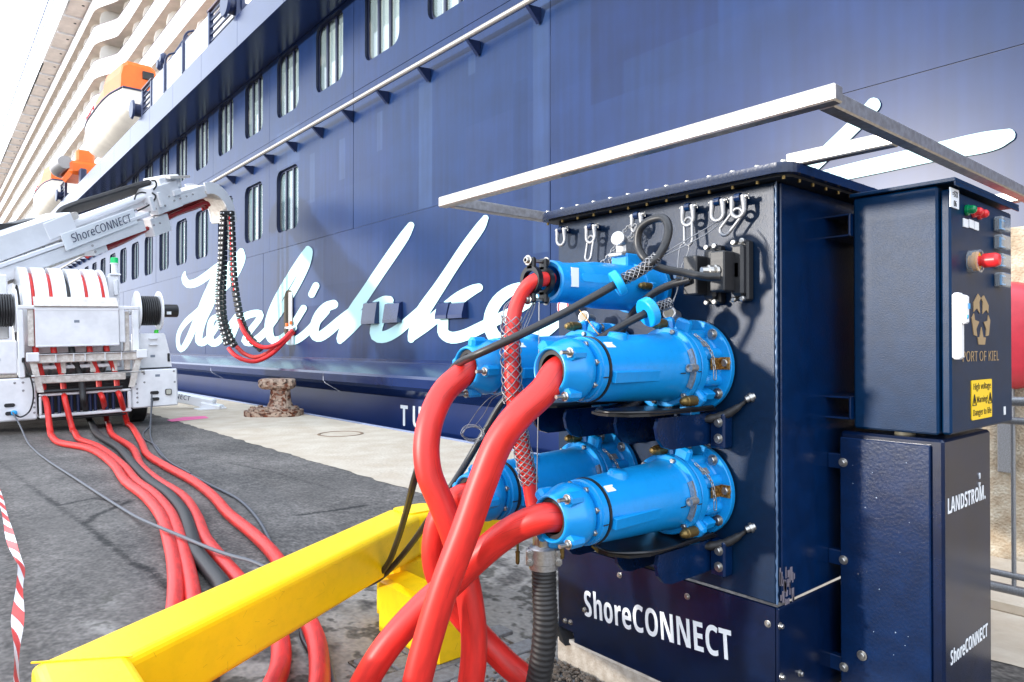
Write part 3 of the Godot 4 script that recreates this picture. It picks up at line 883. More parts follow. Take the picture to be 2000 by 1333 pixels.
		[-10.564,3.505,-10.531,3.49,-10.621,3.515,-10.499,3.46,-10.666,3.512,-10.492,3.434,-10.699,3.497,-10.507,3.412,-10.784,3.453,-10.553,3.352,-10.869,3.41,-10.602,3.291,-10.974,3.353,-10.681,3.216,-11.118,3.267,-10.809,3.122,-11.288,3.163,-10.968,3.014,-11.461,3.056,-11.13,2.906,-11.627,2.951,-11.288,2.801,-11.795,2.843,-11.45,2.695,-11.967,2.732,-11.614,2.586,-12.151,2.615,-11.784,2.468,-12.338,2.494,-11.956,2.346,-12.512,2.383,-12.12,2.232,-12.665,2.289,-12.268,2.135,-12.808,2.202,-12.401,2.05,-12.941,2.112,-12.52,1.97,-13.059,2.019,-12.63,1.891,-13.159,1.928,-12.731,1.812,-13.252,1.833,-12.832,1.73,-13.346,1.723,-12.941,1.634,-13.432,1.61,-13.05,1.533,-13.489,1.521,-13.137,1.456,-13.506,1.472,-13.181,1.426,-13.494,1.445,-13.202,1.423,-13.477,1.429,-13.227,1.411,-13.473,1.404,-13.246,1.388,-13.446,1.382,-13.285,1.37,-13.391,1.365,-13.347,1.362],
		[-13.337,1.406,-13.377,1.422,-13.261,1.396,-13.41,1.455,-13.198,1.402,-13.407,1.485,-13.147,1.42,-13.376,1.511,-12.981,1.49,-13.249,1.598,-12.82,1.558,-13.122,1.684,-12.663,1.626,-12.984,1.768,-12.51,1.7,-12.829,1.847,-12.362,1.774,-12.664,1.924,-12.219,1.84,-12.498,1.993,-12.078,1.897,-12.336,2.055,-11.94,1.947,-12.177,2.11,-11.811,1.987,-12.022,2.157,-11.684,2.014,-11.871,2.198,-11.56,2.033,-11.731,2.229,-11.462,2.048,-11.61,2.25,-11.413,2.059,-11.509,2.256,-11.379,2.067,-11.434,2.25,-11.328,2.077,-11.377,2.243,-11.263,2.087,-11.307,2.237,-11.215,2.11,-11.246,2.216,-11.192,2.15,-11.2,2.178],
		[-11.42,2.245,-11.347,2.228,-11.536,2.245,-11.264,2.183,-11.618,2.222,-11.233,2.136,-11.67,2.181,-11.243,2.088,-11.712,2.113,-11.291,2.023,-11.754,2.047,-11.341,1.956,-11.801,1.983,-11.399,1.882,-11.872,1.913,-11.472,1.803,-11.961,1.833,-11.542,1.728,-12.035,1.746,-11.586,1.668,-12.076,1.656,-11.608,1.613,-12.088,1.56,-11.616,1.572,-12.01,1.448,-11.633,1.583,-11.803,1.381,-11.673,1.599,-11.614,1.372,-11.626,1.596,-11.442,1.385,-11.544,1.598,-11.28,1.414,-11.449,1.612,-11.127,1.456,-11.328,1.64,-10.984,1.502,-11.202,1.675,-10.855,1.553,-11.083,1.712,-10.734,1.609,-10.961,1.757,-10.602,1.669,-10.819,1.812,-10.437,1.74,-10.649,1.881,-10.257,1.816,-10.47,1.957,-10.097,1.889,-10.311,2.026,-9.971,1.955,-10.184,2.083,-9.866,2.015,-10.07,2.136,-9.764,2.074,-9.956,2.189,-9.734,2.1,-9.907,2.204,-9.727,2.131,-9.85,2.206,-9.751,2.169,-9.784,2.189],
		[-8.427,3.32,-8.404,3.309,-8.467,3.327,-8.381,3.286,-8.497,3.323,-8.376,3.265,-8.519,3.311,-8.385,3.247,-8.573,3.281,-8.408,3.202,-8.625,3.253,-8.433,3.156,-8.698,3.21,-8.488,3.094,-8.812,3.137,-8.589,3.011,-8.953,3.043,-8.72,2.915,-9.093,2.946,-8.849,2.818,-9.22,2.851,-8.966,2.726,-9.342,2.755,-9.085,2.632,-9.469,2.656,-9.207,2.533,-9.607,2.551,-9.334,2.427,-9.751,2.444,-9.463,2.316,-9.891,2.342,-9.59,2.208,-10.031,2.247,-9.712,2.105,-10.17,2.155,-9.828,2.007,-10.295,2.066,-9.932,1.919,-10.396,1.986,-10.019,1.844,-10.481,1.909,-10.094,1.779,-10.554,1.825,-10.165,1.715,-10.615,1.727,-10.245,1.639,-10.658,1.628,-10.326,1.557,-10.686,1.549,-10.392,1.491,-10.698,1.501,-10.431,1.455,-10.697,1.472,-10.454,1.438,-10.693,1.447,-10.479,1.417,-10.695,1.421,-10.5,1.394,-10.675,1.398,-10.537,1.378,-10.63,1.378,-10.593,1.373],
		[-10.598,1.427,-10.628,1.445,-10.537,1.412,-10.648,1.479,-10.481,1.414,-10.638,1.508,-10.434,1.429,-10.606,1.532,-10.3,1.477,-10.501,1.599,-10.17,1.523,-10.397,1.665,-10.044,1.57,-10.283,1.728,-9.919,1.621,-10.157,1.787,-9.794,1.674,-10.027,1.841,-9.672,1.727,-9.906,1.893,-9.558,1.776,-9.797,1.942,-9.452,1.823,-9.691,1.992,-9.347,1.868,-9.58,2.041,-9.236,1.915,-9.463,2.09,-9.125,1.96,-9.343,2.139,-9.022,2.001,-9.219,2.182,-8.918,2.041,-9.09,2.217,-8.815,2.079,-8.964,2.245,-8.729,2.11,-8.856,2.266,-8.673,2.129,-8.775,2.277,-8.63,2.143,-8.713,2.281,-8.582,2.157,-8.658,2.283,-8.544,2.17,-8.612,2.284,-8.52,2.192,-8.568,2.273,-8.516,2.225,-8.529,2.247],
		[-9.615,1.95,-9.559,1.947,-9.693,1.934,-9.484,1.923,-9.738,1.905,-9.444,1.889,-9.755,1.866,-9.431,1.849,-9.755,1.795,-9.437,1.78,-9.755,1.723,-9.443,1.712,-9.753,1.66,-9.445,1.65,-9.757,1.608,-9.446,1.6,-9.757,1.548,-9.445,1.575,-9.708,1.474,-9.442,1.575,-9.613,1.417,-9.419,1.565,-9.492,1.375,-9.373,1.551,-9.348,1.354,-9.323,1.544,-9.198,1.358,-9.247,1.546,-9.054,1.376,-9.138,1.559,-8.916,1.402,-9.022,1.578,-8.78,1.433,-8.906,1.604,-8.649,1.47,-8.783,1.637,-8.526,1.506,-8.657,1.671,-8.407,1.541,-8.535,1.703,-8.29,1.577,-8.415,1.735,-8.173,1.613,-8.293,1.767,-8.053,1.649,-8.168,1.8,-7.931,1.686,-8.044,1.832,-7.81,1.724,-7.923,1.865,-7.686,1.765,-7.8,1.902,-7.565,1.807,-7.679,1.94,-7.461,1.846,-7.578,1.973,-7.384,1.882,-7.505,1.998,-7.327,1.915,-7.445,2.02,-7.274,1.946,-7.383,2.044,-7.25,1.964,-7.349,2.053,-7.241,1.988,-7.31,2.051,-7.251,2.018,-7.27,2.035],
		[-7.303,2.046,-7.321,2.032,-7.293,2.073,-7.359,2.021,-7.302,2.096,-7.395,2.023,-7.324,2.116,-7.427,2.036,-7.383,2.152,-7.488,2.07,-7.454,2.194,-7.537,2.099,-7.56,2.227,-7.575,2.108,-7.684,2.232,-7.635,2.1,-7.809,2.221,-7.718,2.077,-7.929,2.197,-7.804,2.047,-8.046,2.162,-7.888,2.013,-8.162,2.114,-7.97,1.972,-8.267,2.053,-8.04,1.926,-8.355,1.978,-8.1,1.872,-8.426,1.893,-8.151,1.811,-8.475,1.804,-8.183,1.752,-8.497,1.711,-8.194,1.694,-8.493,1.618,-8.187,1.636,-8.464,1.529,-8.167,1.585,-8.407,1.444,-8.13,1.54,-8.328,1.369,-8.079,1.499,-8.231,1.306,-8.022,1.466,-8.119,1.258,-7.962,1.44,-7.99,1.224,-7.898,1.422,-7.847,1.209,-7.835,1.413,-7.702,1.219,-7.758,1.416,-7.567,1.245,-7.659,1.432,-7.438,1.279,-7.552,1.455,-7.31,1.323,-7.44,1.487,-7.186,1.374,-7.323,1.527,-7.074,1.425,-7.214,1.569,-6.978,1.474,-7.122,1.608,-6.892,1.524,-7.038,1.649,-6.804,1.578,-6.948,1.696,-6.708,1.64,-6.848,1.751,-6.609,1.706,-6.744,1.812,-6.513,1.77,-6.641,1.872,-6.491,1.793,-6.606,1.886,-6.484,1.821,-6.566,1.886,-6.499,1.854,-6.521,1.872],
		[-2.69,3.546,-2.674,3.527,-2.72,3.562,-2.661,3.495,-2.746,3.563,-2.663,3.468,-2.767,3.552,-2.675,3.447,-2.797,3.523,-2.704,3.418,-2.826,3.495,-2.735,3.388,-2.867,3.46,-2.779,3.349,-2.931,3.411,-2.844,3.298,-3.011,3.352,-2.922,3.238,-3.09,3.294,-3.001,3.18,-3.165,3.24,-3.074,3.125,-3.24,3.187,-3.147,3.071,-3.316,3.133,-3.222,3.017,-3.393,3.078,-3.298,2.961,-3.472,3.021,-3.375,2.904,-3.553,2.963,-3.454,2.846,-3.639,2.902,-3.538,2.784,-3.727,2.838,-3.624,2.72,-3.817,2.774,-3.712,2.655,-3.836,2.751,-3.74,2.643,-3.841,2.721,-3.773,2.645,-3.828,2.684,-3.81,2.664],
		[-1.652,2.999,-1.647,2.981,-1.668,3.021,-1.649,2.956,-1.685,3.031,-1.659,2.94,-1.703,3.033,-1.674,2.931,-1.734,3.036,-1.7,2.916,-1.764,3.04,-1.727,2.9,-1.796,3.043,-1.762,2.888,-1.832,3.046,-1.802,2.881,-1.874,3.048,-1.845,2.877,-1.921,3.048,-1.893,2.875,-1.974,3.048,-1.947,2.876,-2.032,3.046,-2.006,2.879,-2.097,3.043,-2.069,2.881,-2.162,3.04,-2.133,2.881,-2.232,3.036,-2.202,2.881,-2.317,3.031,-2.288,2.879,-2.43,3.026,-2.401,2.876,-2.562,3.021,-2.532,2.871,-2.698,3.015,-2.668,2.867,-2.832,3.01,-2.803,2.864,-2.972,3.003,-2.942,2.861,-3.117,2.995,-3.085,2.856,-3.272,2.986,-3.237,2.847,-3.431,2.974,-3.395,2.834,-3.584,2.962,-3.545,2.822,-3.718,2.948,-3.676,2.809,-3.841,2.932,-3.798,2.796,-3.966,2.917,-3.924,2.783,-3.994,2.907,-3.956,2.786,-4.013,2.887,-3.985,2.801,-4.018,2.853,-4.011,2.83],
	]
	var dx := 0.005
	for s in strokes:
		m = MB.new()
		var cnt: int = s.size() / 4
		for i in cnt - 1:
			var e0 := dx + 0.0008 * i / cnt
			var e1 := dx + 0.0008 * (i + 1) / cnt
			var a := Vector3(HX - e0, s[4 * i + 1], s[4 * i])
			var b := Vector3(HX - e0, s[4 * i + 3], s[4 * i + 2])
			var c := Vector3(HX - e1, s[4 * i + 7], s[4 * i + 6])
			var d := Vector3(HX - e1, s[4 * i + 5], s[4 * i + 4])
			var n := Vector3(-1, 0, 0)
			if (b - a).cross(c - a).x + (c - a).cross(d - a).x < 0: m.squad(a, b, c, d, n, n, n, n)
			else: m.squad(a, d, c, b, n, n, n, n)
		obj("lettering", m, M.letter, ship)
		dx += 0.0009
	text("lettering", "T", 0.36, M.letter_white, ship, Vector3(6.493, 0.08, -10.80), Vector3(0, 0, 1), Vector3.UP, true, 0.95)
	text("lettering", "U", 0.36, M.letter_white, ship, Vector3(6.493, 0.08, -10.42), Vector3(0, 0, 1), Vector3.UP, true, 0.95)

func clip(ws: Array, a: float, b: float) -> Array:
	var r: Array = []
	for w in ws:
		if w >= a and w + WIN_W <= b: r.append(w)
	return r

# ---------------------------------------------------------------- decks above the ship side
func front_x(z: float, s: float) -> float:
	# balcony front: steps out towards the quay in two soft curves
	var x := 9.5
	x -= 1.01 * smoothstep(-49.8, -53.2, z)
	return x + s

func deck_path(z0: float, z1: float) -> Array:
	var zs: Array = [z0]
	var z := z0
	while z > z1:
		var fine := (z < -48.5 and z > -54.5) or (z < -91.0 and z > -97.0)
		z -= 0.35 if fine else 2.6
		zs.append(maxf(z, z1))
	return zs

func strip(m: MB, zs: Array, s0: float, y0: float, s1: float, y1: float):
	for i in zs.size() - 1:
		m.quad(Vector3(front_x(zs[i + 1], s0), y0, zs[i + 1]), Vector3(front_x(zs[i], s0), y0, zs[i]), Vector3(front_x(zs[i], s1), y1, zs[i]), Vector3(front_x(zs[i + 1], s1), y1, zs[i + 1]))

func build_ship_top():
	var zs := deck_path(-14.0, -150.0)
	for k in 5:
		var y := 14.45 + 2.27 * k
		var m := MB.new()
		strip(m, zs, 0.0, y, 0.0, y + 1.12)
		strip(m, zs, 0.0, y + 1.12, 0.08, y + 1.12)
		strip(m, zs, 0.08, y + 1.12, 0.08, y + 0.2)
		var bal := obj("balcony_front", m, M.ship_white, ship)
		m = MB.new()
		strip(m, zs, -0.015, y + 1.125, -0.015, y + 1.165)
		strip(m, zs, -0.015, y + 1.165, 0.09, y + 1.165)
		strip(m, zs, 0.09, y + 1.125, -0.015, y + 1.125)
		obj("balcony_rail", m, M.ship_line, bal)
		m = MB.new()
		strip(m, zs, 1.75, y, 0.0, y)
		strip(m, zs, 0.081, y + 0.2, 1.75, y + 0.2)
		obj("balcony_floor", m, M.ship_beige, ship)
		m = MB.new()
		strip(m, zs, 1.75, y + 0.2, 1.75, y + 2.27)
		obj("cabin_wall", m, M.ship_cream, ship)
		# rounded partitions between the balconies
		var z := -16.0
		while z > -110.0:
			m = MB.new()
			m.prism(pv2([0.10, 0.2, 1.74, 0.2, 1.74, 2.25, 0.62, 2.25, 0.36, 2.15, 0.18, 1.95, 0.10, 1.6]), Vector3(front_x(z, 0.0), y, z), Vector3.RIGHT, Vector3.UP, 0.06)
			obj("partition", m, M.ship_cream, ship)
			z -= 2.6
	# glass bays at the soft step
	for k in range(1, 5):
		var m := MB.new()
		var y := 14.45 + 2.27 * k
		for j in 5:
			m.box(Vector3(front_x(-51.5, 1.0) - 0.2 - 0.0 * j, y + 1.1, -50.9 + 0.0 * j), Vector3(0.03, 1.8, 1.5))
		obj("glass_bay", m, M.glass, ship)
	# wall below the balconies, behind the boats
	var m := MB.new()
	strip(m, zs, 0.6, 9.0, 0.6, 14.45)
	obj("promenade_wall", m, M.ship_white, ship)
	# top overhang with ribs, edge and railing
	m = MB.new()
	m.quad(Vector3(12.5, 24.6, -150), Vector3(12.5, 24.6, -14), Vector3(7.3, 24.6, -14), Vector3(7.3, 24.6, -150))
	obj("top_soffit", m, M.ship_beige, ship)
	var zz := -20.0
	while zz > -118.0:
		m = MB.new()
		m.box(Vector3(7.95, 24.53, zz), Vector3(1.15, 0.14, 0.07))
		obj("soffit_rib", m, M.ship_white, ship)
		m = MB.new()
		m.lathe(Vector3(8.2, 24.6, zz - 1.2), Vector3.DOWN, [0, 0.09, 0.03, 0.09, 0.03, 0.0], 10)
		obj("soffit_lamp", m, M.black, ship)
		zz -= 3.4
	m = MB.new()
	m.box(Vector3(7.35, 25.75, -82), Vector3(0.12, 2.3, 136))
	obj("top_edge", m, M.ship_white, ship)
	m = MB.new()
	var pz := -20.0
	m.tube([Vector3(7.3, 28.4, -14), Vector3(7.3, 28.4, -150)], 0.05, 6)
	m.tube([Vector3(7.3, 27.3, -14), Vector3(7.3, 27.3, -150)], 0.03, 6)
	var tr := obj("top_railing", m, M.kerb_paint, ship)
	while pz > -140.0:
		m = MB.new()
		m.box(Vector3(7.3, 27.6, pz), Vector3(0.05, 1.6, 0.05))
		obj("rail_post", m, M.ship_white, tr)
		pz -= 2.4
	# promenade balustrade on the deck edge: glass fields, navy posts, open railing
	var gz := -19.25
	while gz > -25.0:
		m = MB.new()
		m.box(Vector3(5.7, 9.62, gz - 0.58), Vector3(0.02, 0.86, 1.12))
		obj("glass_field", m, M.balustrade, ship)
		gz -= 1.16
	for q in [-21.4, -23.4]:
		m = MB.new()
		m.box(Vector3(5.68, 9.6, q), Vector3(0.12, 0.88, 0.14), 0.01)
		m.tube(spl([Vector3(5.68, 10.0, q), Vector3(5.68, 10.2, q), Vector3(5.75, 10.34, q + 0.1), Vector3(5.9, 10.4, q + 0.2)], 4), 0.03, 8)
		obj("navy_post", m, M.navy, ship)
	m = MB.new()
	m.box(Vector3(5.95, 10.38, -22.6), Vector3(0.1, 0.12, 2.2), 0.02)
	m.box(Vector3(6.0, 10.25, -23.2), Vector3(0.16, 0.35, 1.0), 0.05)
	m.lathe(Vector3(5.75, 10.25, -24.1), Vector3.LEFT, [0, 0.0, 0, 0.16, 0.08, 0.18, 0.16, 0.12, 0.16, 0], 14)
	m.lathe(Vector3(5.75, 10.33, -23.7), Vector3.LEFT, [0, 0.0, 0, 0.16, 0.08, 0.18, 0.16, 0.12, 0.16, 0], 14)
	obj("davit_arm", m, M.navy, ship)
	for q in [[-17.0, -19.1], [-25.2, -26.4], [-43.6, -45.0]]:
		for r in 5:
			m = MB.new()
			m.box(Vector3(5.72, 9.3 + 0.18 * r, (q[0] + q[1]) / 2), Vector3(0.05, 0.035, q[0] - q[1]))
			obj("rail_bar", m, M.navy, ship)
		for z in [q[0], q[1]]:
			m = MB.new()
			m.box(Vector3(5.72, 9.6, z), Vector3(0.12, 0.95, 0.14), 0.01)
			obj("navy_post", m, M.navy, ship)
		m = MB.new()
		m.box(Vector3(5.72, 10.12, (q[0] + q[1]) / 2), Vector3(0.14, 0.06, q[0] - q[1] + 0.2), 0.01)
		obj("hand_rail", m, M.ship_line, ship)
	# winches between the boats
	for z in [-17.2, -27.0, -45.0]:
		m = MB.new()
		m.lathe(Vector3(5.85, 9.55, z), Vector3.LEFT, [0, 0.0, 0, 0.32, 0.08, 0.34, 0.12, 0.22, 0.3, 0.22, 0.34, 0.34, 0.4, 0.3, 0.4, 0], 18)
		m.box(Vector3(6.1, 9.5, z - 0.4), Vector3(0.4, 0.6, 0.5), 0.05)
		obj("winch", m, M.navy, ship)
	lifeboat("white lifeboat with orange canopy hung closest above the deck edge", Vector3(6.3, 9.7, -29.6), -8.2)
	lifeboat("white lifeboat with orange canopy hung second, farther along the deck edge", Vector3(6.3, 9.7, -48.6), -8.4)
	tender()

# hull and canopy lofted between cross sections along the boat
func lifeboat(label: String, at: Vector3, len: float):
	var t := thing("lifeboat", label, "lifeboat", at, "lifeboats along the ship")
	var hw := [0.62, 0.82, 0.9, 0.92, 0.92, 0.92, 0.86, 0.68, 0.2]
	var kb := [0.45, 0.2, 0.06, 0.0, 0.0, 0.0, 0.08, 0.3, 0.8]
	var n := hw.size()
	var rings: Array = []
	for i in n:
		var z := len * i / (n - 1.0)
		var w: float = hw[i]
		var b: float = kb[i]
		var top := 1.45
		var r: Array = []
		for q in [[-1.0, top], [-1.03, top - 0.35], [-0.97, b + (top - b) * 0.45], [-0.78, b + (top - b) * 0.16], [-0.4, b + 0.04], [0.0, b], [0.4, b + 0.04], [0.78, b + (top - b) * 0.16], [0.97, b + (top - b) * 0.45], [1.03, top - 0.35], [1.0, top]]:
			r.append(Vector3(q[0] * w, q[1], z))
		rings.append(r)
	var m := MB.new()
	loft_smooth(m, rings)
	var hull := obj("boat_hull", m, M.boat_white, t)
	m = MB.new()
	var e: Array = []
	for i in n: e.append(rings[i][0] + Vector3(-0.03, -0.05, 0))
	m.tube(e, 0.04, 6)
	obj("grab_line", m, M.navy, hull)
	m = MB.new()
	m.tube([rings[0][0] + Vector3(0, -0.02, 0.02), rings[0][10] + Vector3(0, -0.02, 0.02)], 0.04, 6)
	obj("grab_line", m, M.navy, hull)
	# canopy: raised wheelhouse at the near end, lower body beyond
	for q in [[0.02, 0.27, 1.15, 1.02], [0.27, 0.5, 0.82, 0.98], [0.5, 0.6, 0.55, 0.9]]:
		m = MB.new()
		var cr: Array = []
		for s in [[0.0, 0.86], [0.06, 1.0], [0.94, 1.0], [1.0, 0.86]]:
			var z: float = len * lerpf(q[0], q[1], s[0])
			var f := clampf(z / len, 0.0, 1.0) * (n - 1)
			var w: float = lerpf(hw[int(f)], hw[mini(int(f) + 1, n - 1)], f - int(f)) * q[3] * 0.97
			var h: float = q[2] * s[1]
			cr.append([Vector3(-w, 1.4, z), Vector3(-w * 0.97, 1.4 + h * 0.55, z), Vector3(-w * 0.86, 1.4 + h * 0.88, z), Vector3(-w * 0.6, 1.4 + h, z), Vector3(w * 0.6, 1.4 + h, z), Vector3(w * 0.86, 1.4 + h * 0.88, z), Vector3(w * 0.97, 1.4 + h * 0.55, z), Vector3(w, 1.4, z)])
		loft(m, cr)
		obj("canopy", m, M.orange, t)
	m = MB.new()
	for y in [1.65, 1.9]:
		m.tube([Vector3(-0.8, y, len * 0.58), Vector3(-0.74, y, len * 0.82)], 0.03, 6)
	for z in [0.6, 0.7, 0.8]: m.tube([Vector3(-0.78, 1.4, len * z), Vector3(-0.77, 1.92, len * z)], 0.03, 6)
	obj("canopy_rail", m, M.red_plastic, t)
	m = MB.new()
	m.box(Vector3(0.3, 2.1, len * 0.02 + 0.02), Vector3(0.4, 0.3, 0.1), 0.02)
	obj("window", m, M.black_gloss, t)
	# falls that hold the boat
	m = MB.new()
	for z in [0.1, 0.9]: m.tube([Vector3(0.3, 1.4, len * z), Vector3(1.9, 4.4, len * z)], 0.05, 8)
	obj("davit_fall", m, M.navy, t)

# skin with rounded sections: more stations and points by spline, normals from the neighbours
func loft_smooth(m: MB, src: Array):
	var cross: Array = []
	for r in src: cross.append(spl(r, 3))
	var k := (cross[0] as Array).size()
	var cols: Array = []
	for j in k:
		var c: Array = []
		for r in cross: c.append(r[j])
		cols.append(spl(c, 4))
	var n := (cols[0] as Array).size()
	var nm := func(i: int, j: int) -> Vector3:
		var a: Vector3 = cols[mini(j + 1, k - 1)][i] - cols[maxi(j - 1, 0)][i]
		var b: Vector3 = cols[j][mini(i + 1, n - 1)] - cols[j][maxi(i - 1, 0)]
		return a.cross(b).normalized()
	for i in n - 1:
		for j in k - 1:
			m.squad(cols[j][i], cols[j + 1][i], cols[j + 1][i + 1], cols[j][i + 1], nm.call(i, j), nm.call(i, j + 1), nm.call(i + 1, j + 1), nm.call(i + 1, j))
	for j in range(1, k - 1):
		m.tri(cols[0][0], cols[j + 1][0], cols[j][0])
		m.tri(cols[0][n - 1], cols[j][n - 1], cols[j + 1][n - 1])
	for i in n - 1: m.quad(cols[k - 1][i], cols[0][i], cols[0][i + 1], cols[k - 1][i + 1])

func loft(m: MB, rings: Array):
	var n := rings.size()
	var k := (rings[0] as Array).size()
	for i in n - 1:
		for j in k - 1:
			m.quad(rings[i][j], rings[i][j + 1], rings[i + 1][j + 1], rings[i + 1][j])
	for i in [0, n - 1]:
		for j in range(1, k - 1):
			if i == 0: m.tri(rings[0][0], rings[0][j + 1], rings[0][j])
			else: m.tri(rings[i][0], rings[i][j], rings[i][j + 1])
		if i == 0: pass
	for i in n - 1: m.quad(rings[i][k - 1], rings[i][0], rings[i + 1][0], rings[i + 1][k - 1])

func tender():
	var t := thing("rescue_boat", "small orange rescue boat with grey tubes between the two lifeboats", "rescue boat", Vector3(6.2, 9.55, -41.2))
	var m := MB.new()
	m.tube(spl([Vector3(-0.9, 0.9, 0.6), Vector3(-1.0, 0.9, -1.4), Vector3(-0.6, 1.0, -2.4), Vector3(0, 1.1, -2.7), Vector3(0.6, 1.0, -2.4), Vector3(1.0, 0.9, -1.4), Vector3(0.9, 0.9, 0.6)], 6), 0.32, 14)
	obj("float_tube", m, M.zinc, t)
	m = MB.new()
	m.box(Vector3(0, 0.7, -0.6), Vector3(1.5, 0.7, 2.6), 0.15)
	m.box(Vector3(0, 1.3, 0.1), Vector3(0.8, 0.8, 0.7), 0.1)
	obj("boat_body", m, M.orange, t)
	m = MB.new()
	m.box(Vector3(-0.2, 0.0, 0.9), Vector3(0.3, 1.2, 0.4), 0.05)
	m.box(Vector3(0.6, 0.1, -0.5), Vector3(0.3, 1.0, 0.4), 0.05)
	obj("cradle", m, M.navy, t)

# ---------------------------------------------------------------- white cable vehicle
func vb(called: String, c: Vector3, s: Vector3, m: Material, parent: Node3D, bev := 0.012) -> MeshInstance3D:
	var b := MB.new()
	b.box(c, s, bev)
	return obj(called, b, m, parent)

# x0..x1, y0..y1 box whose front lies at z
func vr(called: String, x0: float, x1: float, y0: float, y1: float, z: float, d: float, m: Material, parent: Node3D, bev := 0.012) -> MeshInstance3D:
	return vb(called, Vector3((x0 + x1) / 2, (y0 + y1) / 2, z - d / 2), Vector3(x1 - x0, y1 - y0, d), m, parent, bev)

func spool(t: Node3D, x0: float, x1: float):
	var m := MB.new()
	var c := Vector3(0, 1.88, -0.3)
	var sp := Node3D.new()
	sp.name = "cable_spool"
	t.add_child(sp, true)
	for x in [x0, x1]:
		m = MB.new()
		m.lathe(c + Vector3(x - 0.015, 0, 0), Vector3.RIGHT, [0, 0.0, 0, 0.32, 0.004, 0.33, 0.026, 0.33, 0.03, 0.32, 0.03, 0.0], 36)
		obj("spool_flange", m, M.white_plain, sp)
	m = MB.new()
	var pr: Array = []
	var x := x0 + 0.02
	var n := int((x1 - x0 - 0.04) / 0.032)
	for k in n:
		for j in 5:
			var a := PI * j / 4.0
			pr.append_array([x + 0.016 - 0.016 * cos(a), 0.232 + 0.018 * sin(a)])
		x += 0.032
	m.lathe(c, Vector3.RIGHT, pr, 32, true)
	obj("wound_lead", m, M.cable_black, sp)
	m = MB.new()
	m.lathe(c, Vector3.RIGHT, [x0 - 0.12, 0.0, x0 - 0.12, 0.07, x1 + 0.02, 0.07], 16)
	obj("axle", m, M.white, sp)

func boom_box(parent: Node3D, called: String, q: Array, w: float, m: Material, bev := 0.01, side := 0.0) -> MeshInstance3D:
	var a := Vector3(q[0], q[1], q[2])
	var b := Vector3(q[3], q[4], q[5])
	var d := (b - a).normalized()
	var s := d.cross(Vector3.UP).normalized()
	var u := s.cross(d)
	var mb := MB.new()
	mb.box((a + b) / 2 + s * side, Vector3((b - a).length(), q[6], w), bev, Basis(d, u, s))
	return obj(called, mb, m, parent)

